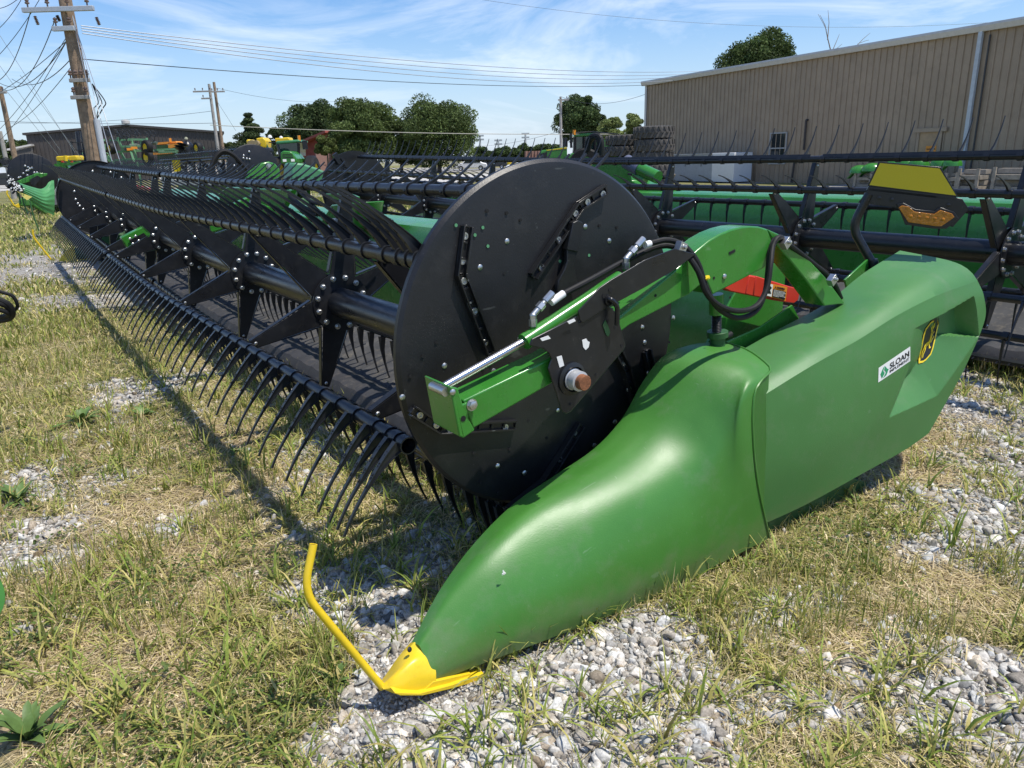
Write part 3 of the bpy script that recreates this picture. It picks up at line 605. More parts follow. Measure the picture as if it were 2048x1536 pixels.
# ---------------------------------------------------------------- the platform in front
A = thing('draper_header', 'combine platform nearest the camera, its large black reel disc facing us above a yellow nose', 'farm machine', W(1.75, 1.6, 0), 'combine platforms parked in the row')
def onl(pts): return np.array([onA(x, y, a) for x, y, a in pts])
NS = 44
# front divider: rails read off the plastic hood, from the nose to the seam
rS = onl([(832,1288,1.745),(890,1180,1.80),(960,1085,1.86),(1040,1005,1.90),(1120,950,1.925),(1200,895,1.935),(1255,835,1.94),(1296,762,1.94),(1335,712,1.93),(1380,690,1.92),(1440,683,1.90)])
rM = onl([(846,1306,1.715),(900,1238,1.725),(990,1145,1.73),(1100,1082,1.72),(1200,1028,1.70),(1324,965,1.675),(1395,915,1.66),(1432,857,1.655),(1462,800,1.65),(1495,755,1.65),(1537,738,1.655)])
rB = onl([(868,1366,1.685),(950,1333,1.67),(1100,1277,1.645),(1300,1198,1.62),(1450,1122,1.60),(1537,1077,1.595)])
def loft(S, M, B, n, bulge_top, bulge_out, wall_dx=0.03, low=None):
    S, M, B = crom(S, n), crom(M, n), crom(B, n); rows = []
    for i in range(n):
        t = i / (n - 1); q = math.sin(math.pi * min(1, t * 1.15 + 0.12)) if t < 0.75 else 1.0
        T = (S[i] * 0.5 + M[i] * 0.5) + np.array([0, 0, bulge_top(t)])
        O = M[i] * 0.62 + B[i] * 0.38 + np.array([0, -bulge_out(t), 0]); O2 = M[i] * 0.25 + B[i] * 0.75 + np.array([0, -bulge_out(t) * 0.8, 0])
        sec = crom(np.array([S[i], T, M[i], O, O2, B[i]]), 26)
        bi_ = B[i] + np.array([0, 0.05, 0.012]); di = np.array([S[i][0], S[i][1] + wall_dx, max(B[i][2] + 0.01, 0.03)])
        rows.append(list(sec) + [bi_, di, S[i] + np.array([0, wall_dx, -0.012])])
    return rows
rows = loft(rS, rM, rB, NS, lambda t: 0.010 + 0.030 * sm(t * 3) * (1 - 0.5 * sm((t - .6) * 3)), lambda t: 0.018 + 0.022 * math.sin(math.pi * min(1, t * 1.1)))
sm_ = crom(onl([(1440,683,1.90),(1490,699,1.78),(1524,722,1.69),(1539,740,1.648),(1520,762,1.618),(1506,790,1.606),(1503,860,1.594),(1512,960,1.585),(1537,1077,1.595)]), 26); dl_ = sm_ - np.array(rows[-1][:26])
for i in range(NS):                                      # the rear rim flares to a lip, then tucks back along the seam
    w_ = sm((i / (NS - 1) - .74) / .26) ** 1.3
    for k in range(26): rows[i][k] = rows[i][k] + dl_[k] * w_
m = MB(); m.grid(rows, closed=True); nc = len(rows[0]); m.add(rows[0], [tuple(range(nc))]); m.add(rows[-1], [tuple(range(nc - 1, -1, -1))])
cone = m.build('front_divider', G_SHELL, A, sharp=50)
seam = np.array(rows[-1][:26])
m = MB(); m.tube([tuple(p + np.array([0.006, -0.001, 0])) for p in seam], 0.0045, 6); m.build('seam_edge', G_SHELL, cone)
# a bird-lime spot and scuffs sit on the plastic as small raised flecks
m = MB(); c = onA(1006, 1144, 1.693); rg = random.Random(3)
for k in range(26):
    a, r_ = rg.uniform(0, 6.28), abs(rg.gauss(0, .0045)); m.dome(c + np.array([math.cos(a) * r_, -0.004, math.sin(a) * r_]), W(-1, 0, 0), rg.uniform(.0008, .0026), .002, 6)
m.build('white_spot', WHITE, cone, fixn=False)
# yellow nose cap wraps the tip
nz = onl([(765,1366,1.73),(772,1352,1.735),(800,1316,1.74),(822,1290,1.745)]); 
m = MB(); 
capS = onl([(763,1370,1.735),(782,1345,1.745),(805,1312,1.752),(829,1284,1.755)]); capM = onl([(763,1372,1.715),(790,1352,1.70),(830,1322,1.70),(866,1316,1.702)]); capB = onl([(765,1378,1.71),(800,1390,1.68),(840,1386,1.672),(872,1368,1.668)])
n = 16; S, M_, B = crom(capS, n), crom(capM, n), crom(capB, n); rw = []
for i in range(n):
    sec = crom(np.array([S[i], (S[i] + M_[i]) / 2 + np.array([0, -.004, .006]), M_[i], (M_[i] + B[i]) / 2 + np.array([0, -.010, 0]), B[i]]), 14)
    rw.append(list(sec) + [B[i] + np.array([0, .05, .0]), S[i] + np.array([0, .03, -.02])])
m.grid(rw, closed=True); m.add(rw[0], [tuple(range(len(rw[0])))]); m.add(rw[-1], [tuple(range(len(rw[0]) - 1, -1, -1))])
m.prism([onA(x, y, 1.668) for x, y in [(866,1364),(942,1347),(940,1354),(905,1372),(868,1386),(840,1388)]], W(0.02, 0, 0)); 
m.prism([onA(x, y, 1.655) for x, y in [(905,1370),(968,1347),(970,1353),(950,1364),(900,1378),(845,1391),(800,1391),(790,1386),(840,1387)]], W(0.035, 0, 0))
m.add([], []); cap = m.build('nose_cap', YELLOW, A, bevel=.0015, sharp=40)
m = MB(); m.dome(onA(819, 1299, 1.722), (0.25, -0.8, 0.35), 0.0085, 0.004, 14); m.build('cap_screw', INK, cap)
m = MB(); rod = arcround([onA(627, 1088, 1.80), onA(607, 1185, 1.775), onA(765, 1375, 1.72)], 0.06, 8); m.tube(rod, 0.0112, 14, cap=False); m.tube([rod[0], rod[0] + (np.array(rod[1]) - rod[0]) * .02], [.0112, .009], 14, cap=False)
m.build('crop_rod', YELLOW, A)
# rear end panel: fine grid from the inner top edge over the shoulder and down the outer face
ed = {'in': onl([(1455,716,1.915),(1560,657,1.91),(1650,608,1.905),(1725,548,1.905),(1800,501,1.905)]),
      'sh': onl([(1484,818,1.645),(1621,733,1.607),(1716,680,1.595),(1796,630,1.585),(1880,588,1.575),(1955,561,1.575)]),
      'bt': onl([(1510,1056,1.64),(1614,1008,1.60),(1738,940,1.57),(1813,898,1.558),(1858,866,1.55)]),
      'rr': onl([(1955,561,1.575),(1966,592,1.555),(1966,640,1.548),(1925,737,1.545),(1895,795,1.547),(1858,866,1.55)])}
NU, NV = 250, 150
Sh, Bt, In, Rr = crom(ed['sh'], NU), crom(ed['bt'], NU), crom(ed['in'], NU), crom(ed['rr'], NV)
seamB = crom(np.array([Sh[0], (Sh[0] + Bt[0]) / 2 + np.array([0, -0.016, 0]), Bt[0]]), NV)
# scoop outline on the face (rear, up) and its depth
def bz(x, y, a=1.555): p = onA(x, y, a); return np.array([p[0], p[2]])
qA, qB, qC, qD, qE, qF, qG, qT = bz(1830,660), bz(1948,592), bz(1950,672), bz(1868,790), bz(1697,852), bz(1850,753), bz(1896,674), bz(1775,835)
def sd(p, a, b):                                         # signed distance to the left of a->b
    d = (b - a) / np.linalg.norm(b - a); return d[0] * (p[1] - a[1]) - d[1] * (p[0] - a[0])
def ds(p, a, b):
    d = b - a; t = min(1, max(0, (p - a) @ d / (d @ d))); return np.linalg.norm(p - a - d * t)
def scoop(p):
    top, rear = -sd(p, qA, qB), -sd(p, qB, qC)
    if top <= 0 or rear <= 0: return 0.0
    taper = min(1.0, np.linalg.norm(p - qT) / .26); D0 = .085 * taper
    d1, d2 = ds(p, qG, qF), ds(p, qF, qT); dd = min(d1, d2)
    right = sd(p, qG, qF) > 0 if d1 < d2 else sd(p, qF, qT) > 0
    walls = min(top * 2.0, rear * 2.4)
    if sd(p, qG, qC) > 0 and (p[0] > qG[0] or sd(p, qG, qF) > 0): return max(0.0, min(D0, walls))
    if right:
        if sd(p, qC, qD) > 0 or sd(p, qD, qT) > 0: return 0.0
        dr = min(ds(p, qC, qD), ds(p, qD, qT)); return max(0.0, min(D0 * dr / (dr + dd + 1e-6), walls))
    left = sd(p, qA, qT)
    if left <= 0: return 0.0
    return max(0.0, min(D0 * (left / (left + dd + 1e-6)) ** 1.35, walls))
rows = []
for j in range(NV):                                      # face, top to bottom
    v = j / (NV - 1); row = []
    for i in range(NU):
        u = i / (NU - 1)
        p = (1 - v) * Sh[i] + v * Bt[i] + (1 - u) * seamB[j] + u * Rr[j] - ((1 - u) * (1 - v) * Sh[0] + u * (1 - v) * Sh[-1] + (1 - u) * v * Bt[0] + u * v * Bt[-1])
        p = p + np.array([0, -0.020 * math.sin(math.pi * v) * (1 - 0.55 * u) * sm(u * 4), 0]); row.append(p)
    rows.append(row)
for j in range(NV):
    for i in range(NU):
        p = rows[j][i]; s_ = scoop(np.array([p[0], p[2]])); rows[j][i] = p + np.array([0, s_, 0])
top = []
for k in range(14):                                      # top face, inner edge to shoulder, rolled over
    t = k / 14; row = []
    for i in range(NU):
        p = In[i] * (1 - t) + Sh[i] * t; row.append(p + np.array([0, 0, (0.045 + .025 * i / NU) * t * (1 - t ** 6)]))
    top.append(row)
inner = [[p + np.array([0, 0.004, -0.06]) for p in top[0]], [p + np.array([0, 0.001, -0.012]) for p in top[0]]]
lip = [[p + np.array([0, 0.05, 0.02]) for p in rows[-1]]]
m = MB(); m.grid(inner + top + rows + lip)
# rear end closes the panel
rear_edge = [r_[-1] for r_ in top + rows]; m.grid([rear_edge, [p + np.array([-0.02, 0.05, 0]) if i > 13 else p + np.array([-0.02, 0.0, -0.05]) for i, p in enumerate(rear_edge)]])
panel = m.build('end_panel', G_PANEL, A, sharp=28)
face = np.array(rows)
def on_face(px, py, lift=0.002):                         # the point of the panel the lens sees at this pixel
    d = ray(px, py); d = d / np.linalg.norm(d); o = np.array([0, 0, EYE]); Q = face.reshape(-1, 3) - o; t_ = Q @ d; dist = np.linalg.norm(Q - np.outer(t_, d), axis=1)
    k = int(np.argmin(dist)); j, i = divmod(k, NU); j = min(max(j, 1), NV - 2); i = min(max(i, 1), NU - 2)
    n_ = np.cross(face[j, i + 1] - face[j, i - 1], face[j + 1, i] - face[j - 1, i]); n_ /= np.linalg.norm(n_)
    if n_ @ d > 0: n_ = -n_
    p0 = face[j, i]; p = o + d * ((p0 - o) @ n_) / (d @ n_); return p + n_ * lift, n_
# dealer sticker, laid on the curve of the panel
SQ = np.array([(1756,765),(1820,722),(1820,693),(1757,736)], float)
def stp(u, v, l=.0012): p = SQ[0] * (1 - u) * (1 - v) + SQ[1] * u * (1 - v) + SQ[2] * u * v + SQ[3] * (1 - u) * v; return on_face(p[0], p[1], l)[0]
def laid(name, fn, polys, l, m_, parent, sub=1):          # flat shapes laid on the surface, with a little thickness
    m = MB()
    for P_ in polys:
        t0, t1 = [fn(*p, l) for p in P_], [fn(*p, l - .0009) for p in P_]; n_ = len(P_); m.add(list(t0) + list(t1), [tuple(range(n_))] + [(i, (i + 1) % n_, n_ + (i + 1) % n_, n_ + i) for i in range(n_)])
    return m.build(name, m_, parent, fixn=False)
m = MB(); m.grid([[stp(u, v) for u in np.linspace(0, 1, 9)] for v in np.linspace(0, 1, 4)]); m.grid([[stp(u, v, .0002) for u in np.linspace(0, 1, 9)] for v in np.linspace(0, 1, 4)][::-1]); st = m.build('dealer_sticker', WHITE, panel, fixn=False)
def laid_text(txt, fn, u0, v0, uw, vh, l, m_, name, parent, bold=0.0):
    cu = bpy.data.curves.new(name, 'FONT'); cu.body = txt; cu.size = 1; cu.offset = bold; t = bpy.data.objects.new(name, cu); COL.objects.link(t); dg = bpy.context.evaluated_depsgraph_get()
    me = bpy.data.meshes.new_from_object(t.evaluated_get(dg)); bpy.data.objects.remove(t); V_ = np.array([v.co[:] for v in me.vertices]); a, b = V_.min(0), V_.max(0)
    g_ = np.array(gloc(parent))
    for v in me.vertices: v.co = Vector(fn(u0 + uw * (v.co.x - a[0]) / (b[0] - a[0]), v0 + vh * (v.co.y - a[1]) / (b[1] - a[1]), l)) - Vector(g_)
    me.materials.clear(); me.materials.append(m_); o = bpy.data.objects.new(name, me); COL.objects.link(o); o.parent = parent; return o
laid_text('SLOAN', stp, .35, .40, .61, .40, .0024, INK, 'sticker_name', st, .022); laid_text('IMPLEMENT', stp, .35, .14, .61, .19, .0024, INK, 'sticker_second_line', st, .012)
laid('sticker_leaf_mark', stp, [[(.06,.48),(.14,.80),(.19,.86),(.145,.62),(.155,.52),(.19,.40),(.17,.30),(.11,.12)], [(.205,.82),(.27,.55),(.315,.48),(.25,.16),(.15,.10),(.21,.28),(.235,.38),(.195,.52),(.175,.62)]], .0024, GREENINK, st)
# badge: dark shield-shaped plate, yellow border, leaping deer
def bdp(u, v, l=.002): return on_face(1856 + 16 * u + 8.7 * v, 682 - 11.5 * u - 42 * v, l)[0]
oct_ = [(-.95,-.62),(-.80,-.88),(-.2,-1.0),(.2,-1.0),(.80,-.88),(.95,-.62),(1.0,.55),(.86,.84),(.3,1.0),(-.3,1.0),(-.86,.84),(-1.0,.55)]
m = MB(); m.grid([[bdp(u * f_, v * f_, .002) for u, v in oct_] for f_ in (1.0, .75, .5, .25, .01)], closed=True); m.grid([[bdp(u, v, .0002) for u, v in oct_], [bdp(u, v, .002) for u, v in oct_]], closed=True); bd = m.build('badge', INK, panel, fixn=False)
YB = mat('badge_yellow', (0.80, 0.60, 0.02), 0.4, var=.03)
m = MB(); m.grid([[bdp(u * .97, v * .98, .0034) for u, v in oct_], [bdp(u * .80, v * .89, .0034) for u, v in oct_]], closed=True); m.build('badge_border', YB, bd, fixn=False)
deer = [[(-.55,-.30),(-.50,-.12),(-.28,.0),(.02,-.02),(.12,.10),(.10,.32),(.28,.42),(.52,.36),(.56,.30),(.42,.24),(.36,.12),(.36,-.02),(.30,-.14),(.20,-.20),(-.05,-.22),(-.22,-.20),(-.40,-.24),(-.46,-.32)],
        [(.30,-.14),(.44,-.02),(.62,.08),(.66,.02),(.52,-.10),(.38,-.22)],[(.22,-.16),(.34,-.36),(.52,-.42),(.50,-.47),(.28,-.44),(.14,-.20)],
        [(-.52,-.16),(-.68,-.34),(-.60,-.52),(-.66,-.74),(-.60,-.76),(-.50,-.52),(-.54,-.36),(-.40,-.24)],[(-.34,-.20),(-.30,-.40),(-.44,-.56),(-.40,-.72),(-.33,-.70),(-.33,-.56),(-.18,-.40),(-.16,-.20)],
        [(.20,.40),(.10,.56),(.14,.74),(.10,.76),(.03,.56),(.14,.38)],[(.26,.42),(.28,.62),(.44,.78),(.40,.81),(.22,.64),(.20,.42)],[(.27,.54),(.42,.60),(.42,.64),(.26,.59)],[(.08,.56),(-.04,.68),(-.06,.66),(.07,.52)]]
laid('leaping_deer', bdp, deer, .0036, YB, bd)
# under the hood: dark frame rail, skid and a gauge wheel
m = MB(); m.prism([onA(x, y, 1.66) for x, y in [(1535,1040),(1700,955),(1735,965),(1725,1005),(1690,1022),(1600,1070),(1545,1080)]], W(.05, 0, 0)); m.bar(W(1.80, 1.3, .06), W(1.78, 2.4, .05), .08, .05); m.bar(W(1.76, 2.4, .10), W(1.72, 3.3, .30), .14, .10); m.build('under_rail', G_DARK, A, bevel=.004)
m = MB(); c = onA(1690, 985, 1.72); m.lathe(c, W(1, 0, 0), [(.02, -.03), (.075, -.03), (.095, -.015), (.095, .04), (.02, .05)], 26); m.build('gauge_wheel', B_RUB, A)
m = MB(); c = onA(1270, 1222, 1.66); m.cyl(c, c + np.array([0.04, 0, 0]), .017, 14); m.cyl(c + np.array([.045, 0, .0]), c + np.array([.075, 0, .0]), .013, 12); m.build('support_roller', GALV, A)
# ------------------------------------------------ near reel end disc
DA, DB, DZ, DR = 2.08, 1.662, 0.905, 0.640
m = MB(); m.lathe(W(DA, DB, DZ), W(1, 0, 0), [(.05, -.006), (DR * .5, -.004), (DR - .035, .0), (DR - .012, .004), (DR, .016), (DR, .034), (DR - .012, .034), (DR - .03, .016), (.05, .012)], 110)
disc = m.build('reel_disc', B_DISC, A, sharp=28)
def od(px, py, l=0.0): return onA(px, py, DA - .004 - l)
def cr7(p): return (750 + p[0] / 2.56, 420 + p[1] / 2.56)
src = None
for p in [(675,160),(537,293),(1075,85),(1198,158),(355,797),(605,822),(140,958),(1368,600),(1380,677),(1228,1085),(1122,1205),(628,1310),(765,1345),(1527,552),(735,657),(935,1025)]:
    c = od(*cr7(p), -.003)
    if src is None: b_ = MB().dome(c, W(-1, 0, 0), .0105, .006, 14); src = b_.build('rivet', STEEL, disc, at=c)
    else: inst(src, 'rivet', disc, Vector(c) - gloc(disc))
src = None
for p in [(415,78),(552,90),(512,128),(578,185),(1096,232),(947,262)]:  # holes, drawn as flat discs of the green that shows through them
    c = od(*cr7(p), .0006)
    if src is None: b_ = MB().lathe(c, W(-1, 0, 0), [(.0058, 0), (.0058, .0008)], 14, 0, True); src = b_.build('green_hole', mat('pale_green_hole', (.10, .30, .14), .5), disc, at=c)
    else: inst(src, 'green_hole', disc, Vector(c) - gloc(disc))
src = None
for p in [(745,52),(575,5),(675,15),(315,678),(245,747),(182,850),(662,325),(505,1245),(785,1078),(880,1168),(690,1225),(540,1395),(1225,480),(1150,80),(1240,90),(630,1445)]:
    c = od(*cr7(p), .0006)
    if src is None: b_ = MB().lathe(c, W(-1, 0, 0), [(.006, 0), (.006, .0008)], 12, 0, True); src = b_.build('hole', HOLE, disc, at=c)
    else: inst(src, 'hole', disc, Vector(c) - gloc(disc))
BAR = mat('black_wear_bar', (0.014, .014, .015), 0.32, var=.2, spec=.5, scratch=.3)
def wearbar(pts, screws):
    P = [od(*p) for p in pts]; m = MB(); wd = .0185
    for d_, hh, inset in ((0, .012, 0), ):
        L_, R_ = [], []
        for i, p in enumerate(P):
            t_ = (P[min(i + 1, len(P) - 1)] - P[max(i - 1, 0)]); t_ /= np.linalg.norm(t_); n_ = np.array([-t_[2], 0, t_[0]]); L_.append(p + n_ * wd); R_.append(p - n_ * wd)
        for i in range(len(P) - 1):
            m.prism([L_[i], L_[i + 1], R_[i + 1], R_[i]], W(-.007, 0, 0))
            for E, s_ in ((L_, -1), (R_, 1)):
                a_, b_ = E[i], E[i + 1]; n_ = (R_[i] - L_[i]) / (2 * wd) * (-s_) * -.007 * (1 if s_ > 0 else 1); n_ = (R_[i] + L_[i]) / 2 - E[i]; n_ = n_ / np.linalg.norm(n_) * .006
                m.prism([a_, b_, b_ + n_, a_ + n_], W(-.024, 0, 0))
            L = np.linalg.norm(P[i + 1] - P[i]); k = max(2, int(L / .05))
            for j in range(k + 1): c = P[i] + (P[i + 1] - P[i]) * (j / k); t_ = (P[i + 1] - P[i]) / L; m.bar(c - t_ * .004, c + t_ * .004, .018, .029, up=W(-1, 0, 0))
    o_ = m.build('wear_bar', BAR, disc, bevel=.0012, seg=1, sharp=30, fixn=True)
    m = MB()
    for s_ in screws: c = od(*s_, .008); m.lathe(c, W(-1, 0, 0), [(.0125, 0), (.0125, .004), (.0115, .0055), (.0065, .0055), (.006, .0025), (0.0005, .0025)], 14, 0).cut()
    m.each('bar_screw', STEEL, o_, sharp=30)
wearbar([(931,452),(918,548),(978,706)], [(929,472),(924,522),(927,562),(949,622),(969,685)])
wearbar([(1208,378),(1155,412),(1062,552)], [(1205,388),(1174,404),(1150,427),(1116,480),(1082,535)])
wearbar([(822,820),(878,856),(1028,848)], [(839,830),(872,850),(900,860),(1010,854)])
wearbar([(1158,848),(1088,962),(1012,1020)], [(1148,866),(1118,918),(1088,965)])
wearbar([(1225,690),(1250,740),(1268,812)], [(1244,730),(1257,778)])
wearbar([(1290,700),(1298,740),(1312,800)], [(1297,745)])
# lever behind the arm
m = MB(); f4 = lambda p: (900 + p[0] / 4.096, 180 + p[1] / 4.096)
lev = [(1010,1085),(1050,1066),(1090,1085),(1095,1120),(1048,1330),(1020,1420),(1030,1500),(1060,1640),(880,1660),(890,1560),(940,1470),(962,1400),(960,1310)]
m.prism([onA(*f4(p), DA - .035) for p in lev], W(.02, 0, 0)); m.prism([onA(*f4(p), DA - .040) for p in lev[:4] + [(1048,1330),(960,1310)]], W(.03, 0, 0)); m.build('cam_lever', B_DISC, A, bevel=.003)
# inner side of the disc: hub boss
m = MB(); m.lathe(W(DA + .02, 1.6, .80), W(1, 0, 0), [(.0, 0), (.16, 0), (.15, .03), (.09, .06), (.085, .14)], 30); m.build('disc_hub', B_PAINT, A)
# ------------------------------------------------ the reel itself
RA = Reel(1.6, 0.80, 2.14, 8.85, 14.75)
reel(A, RA, [2.45, 3.92, 5.50, 7.05, 8.55], [9.25, 10.8, 12.3, 13.8], 0.168, True, nsolo=100)
m = MB(); m.lathe(W(14.86, 1.86, 1.06), W(1, 0, 0), [(.05, .006), (DR - .02, .0), (DR, -.016), (DR, -.034), (DR - .012, -.034), (DR - .03, -.016), (.05, -.012)], 60)
fd = m.build('reel_disc', B_DISC, A, sharp=28)
src = None
for k in range(26):
    an = k * 2.4; rr = .12 + .46 * ((k * .618) % 1); c = W(14.845, 1.86 + rr * math.cos(an), 1.06 + rr * math.sin(an))
    if src is None: src = MB().dome(c, W(-1, 0, 0), .02, .012, 8).build('rivet', STEEL, fd, at=c)
    else: inst(src, 'rivet', fd, Vector(c) - gloc(fd))
# table, back and far divider
riseA = lambda a: 0.0 if a < 7 else 0.10 * (a - 7) / 8
table(A, 2.15, 15.0, 0.0, 0.0, True, riseA)
m = MB()                                                 # end sheet by the disc
m.prism([W(2.13, b, z) for b, z in [(1.72, .05), (3.13, .12), (3.13, 1.04), (2.86, 1.04), (2.75, .92), (2.3, .40), (1.8, .20)]], W(.012, 0, 0)); m.build('end_sheet', G_PAINT, A, bevel=.002)
def nose_far(parent, a, b, z, s=1.0, flip=1):
    m = MB(); sec = []
    prof = [(-.46, .03, .02, .10), (-.36, .06, .0, .22), (-.10, .10, 0, .36), (.35, .13, 0, .52), (.9, .14, .0, .70), (1.6, .12, .02, .90)]
    P = [[W(a - hw * .3, b + bb, z + z0), W(a - hw, b + bb, z + z0 + (z1 - z0) * .45), W(a - hw * .2, b + bb, z + z1), W(a + hw, b + bb, z + z1 * .75), W(a + hw, b + bb, z + z0)] for bb, hw, z0, z1 in prof]
    m.grid(P, closed=True); m.add(P[0], [tuple(range(5))]); m.add(P[-1], [(4, 3, 2, 1, 0)]); m.build('front_divider', G_DARK, parent, sub=1)  # darker green than the near divider: shade on its inner side put into the colour
    m = MB(); P = [[W(a, b - .62, z + .0)] * 4, [W(a - .05, b - .50, z + .0), W(a, b - .50, z + .14), W(a + .05, b - .50, z + .07), W(a + .05, b - .5, z)], [W(a - .085, b - .34, z - .01), W(a, b - .34, z + .26), W(a + .085, b - .34, z + .15), W(a + .085, b - .34, z)]]
    m.grid(P, closed=True); m.add(P[-1], [(3, 2, 1, 0)]); m.bar(W(a, b - .5, z), W(a, b + .05, z), .10, .02); m.build('nose_cap', YELLOW, parent)
nose_far(A, 15.3, 1.72, .02)
m = MB(); m.tube(arcround([onA(65, 459, 15.3), onA(67, 475, 15.3), onA(103, 520, 15.3)], .08, 5), .016, 8); m.build('crop_rod', YELLOW, A)
# ------------------------------------------------ reel arm: welded box beam that arches over to the back
AO, AI = 1.79, 1.89
up_ = [(926,801),(1098,718),(1239,634),(1351,540),(1395,500),(1418,481),(1440,468),(1462,459),(1482,454),(1500,452),(1518,453),(1535,458),(1562,470),(1600,500),(1650,553),(1690,607)]
lo_ = [(1660,624),(1610,570),(1570,520),(1548,492),(1545,520),(1535,535),(1425,590),(1417,580),(1380,588),(1260,650),(1102,768),(946,858)]
m = MB(); P = [onA(x, y, AO) for x, y in up_[:12]] + [onA(1548, 492, AO)] + [onA(x, y, AO) for x, y in [(1540,530),(1425,590),(1413,560),(1380,588),(1260,650),(1102,768),(946,858)]]
m.prism(P, W(AI - AO, 0, 0)); m.build('reel_arm', G_PAINT, A, bevel=.006, seg=3)
m = MB(); L = [onA(x, y, AO + .02) for x, y in [(1535,458),(1562,470),(1600,500),(1650,553),(1690,607)]]; Q = [onA(x, y, AO + .02) for x, y in [(1650,612),(1612,560),(1580,520),(1556,492),(1545,480)]]
m.prism(L + Q, W(.10, 0, 0)); m.build('arm_back_leg', G_PAINT, A, bevel=.005)
m = MB()
for c in [(1286,541),(1449,553)]: m.dome(onA(*c, AO - .002), W(-1, 0, 0), .0105, .006, 14).cut()
m.each('arm_bolt', STEEL, A)
m = MB()
for c in [(1428,556),(1311,591),(1460,595)]: m.lathe(onA(*c, AO - .0008), W(-1, 0, 0), [(.0055, 0), (.0055, .0008)], 12, 0, True).cut()
a_, b_ = onA(1458, 507, AO - .0008), onA(1470, 501, AO - .0008); m.bar(a_, b_, .003, .010, up=(0, 0, 1)).cut(); m.each('arm_hole', HOLE, A, fixn=False)
# end bracket of the arm: folded channel
m = MB(); f7 = lambda p: (750 + p[0] / 2.56, 420 + p[1] / 2.56)
br = [(300,905),(345,875),(425,910),(455,1000),(480,1070),(512,1130),(450,1170),(425,1165),(375,1075)]
P0 = [onA(*f7(p), AO - .012) for p in [(392,905),(425,912),(450,995),(478,985),(480,1068),(512,1128),(452,1170)]]
m.prism(P0, W(.010, 0, 0)); m.prism([onA(*f7(p), AO - .012) for p in [(385,905),(400,905),(456,1168),(432,1160)]], W(.155, 0, 0)); 
P1 = [onA(*f7(p), AO + .13) for p in [(392,905),(425,912),(450,995),(478,985),(512,1128),(452,1170)]]; m.prism(P1, W(.010, 0, 0))
bk = m.build('arm_end_bracket', G_PAINT, A, bevel=.004, seg=3)
m = MB(); m.hexbolt(onA(*f7((495,997)), AO - .012), W(-1, 0, 0), .014, .012).cut(); m.dome(onA(*f7((398,932)), AO - .012), W(-1, 0, 0), .010, .006).cut(); m.each('bracket_bolt', STEEL, bk)
m = MB(); m.lathe(onA(*f7((452,1068)), AO - .0128), W(-1, 0, 0), [(.009, 0), (.009, .0008)], 14, 0, True); m.build('bracket_hole', HOLE, bk)
# hydraulic cylinder along the arm
CA = 1.835
p0, p1, p2 = onA(882, 776, CA), onA(1060, 676, CA), onA(1240, 556, CA)
m = MB(); m.cyl(p0, p1, .0135, 18); m.build('piston_rod', CHROME, A)
dcy = (p2 - p1) / np.linalg.norm(p2 - p1)
m = MB(); m.cyl(p1 - dcy * .02, p2, .0255, 24); m.cyl(p1 - dcy * .026, p1 - dcy * .010, .027, 24); m.cyl(p1 - dcy * .03, p1 - dcy * .026, .020, 20)
e0 = onA(1066, 645, CA); m.cyl(p1 + dcy * .02, e0, .012, 12); e1 = onA(1252, 531, CA); m.cyl(onA(1253, 560, CA), e1, .012, 12); cy = m.build('lift_cylinder', G_PAINT, A, sharp=50)
m = MB(); m.lathe(onA(878, 778, CA), W(-1, 0, 0), [(.014, -.04), (.014, .04)], 16, 0, True); m.build('rod_pin', STEEL, cy)
def fitting(c, to, nm):
    m = MB(); c, to = np.array(c), np.array(to); d = (to - c) / np.linalg.norm(to - c); z = np.array([0, 0, 1.0])
    m.cyl(c - z * .012, c + z * .010, .0135, 6); m.cyl(c + z * .008, c + z * .028, .011, 14); m.dome(c + z * .024, (0, 0, 1), .012, .008, 12); m.cyl(c + z * .024, c + z * .024 + d * .03, .010, 14)
    m.cyl(c + z * .024 + d * .028, c + z * .024 + d * .050, .0145, 6); m.cyl(c + z * .024 + d * .050, c + z * .024 + d * .062, .009, 12); m.cyl(c + z * .024 + d * .062, c + z * .024 + d * .10, .0125, 8)
    m.build(nm, STEEL, cy, sharp=30); return c + z * .024 + d * .10
h0 = fitting(e0, onA(1100, 606, CA), 'hose_fitting'); h1 = fitting(e1, onA(1290, 488, CA), 'hose_fitting')
m = MB(); d_ = onA(1130, 586, CA) - onA(1102, 604, CA); m.cyl(onA(1102, 605, CA), onA(1127, 587, CA), .0125, 14); m.cyl(onA(1290, 490, CA), onA(1300, 487, CA), .012, 14); m.build('hose_sleeve', WHITE, cy)
# mounting plates of the reel shaft
m = MB(); PL = [(1060,691),(1064,678),(1155,632),(1158,645),(1205,612),(1213,606),(1230,622),(1240,648),(1252,690),(1248,700),(1142,824),(1132,828),(1124,822),(1097,738),(1100,728),(1104,718),(1098,706),(1086,698)]
m.prism([onA(x, y, 1.765) for x, y in PL], W(.007, 0, 0)); m.bar(onA(1082, 693, 1.79), onA(1215, 606, 1.79), .05, .006, up=(0, .2, 1))
m.build('shaft_plate', B_PAINT, A, bevel=.003, seg=2)
m = MB(); PU = [(1157,622),(1160,640),(1166,646),(1210,618),(1290,575),(1350,540),(1392,508),(1350,497),(1290,520),(1222,560),(1200,575)]
m.prism([onA(x, y, 1.758) for x, y in PU], W(.006, 0, 0)); m.build('upper_plate', B_PAINT, A, bevel=.002)
m = MB(); m.prism([onA(x, y, 1.764) for x, y in [(1205,650),(1210,640),(1216,652),(1220,665),(1216,673),(1212,670)]], W(-.0015, 0, 0)); m.build('plate_slot', G_DARK, A)
m = MB(); 
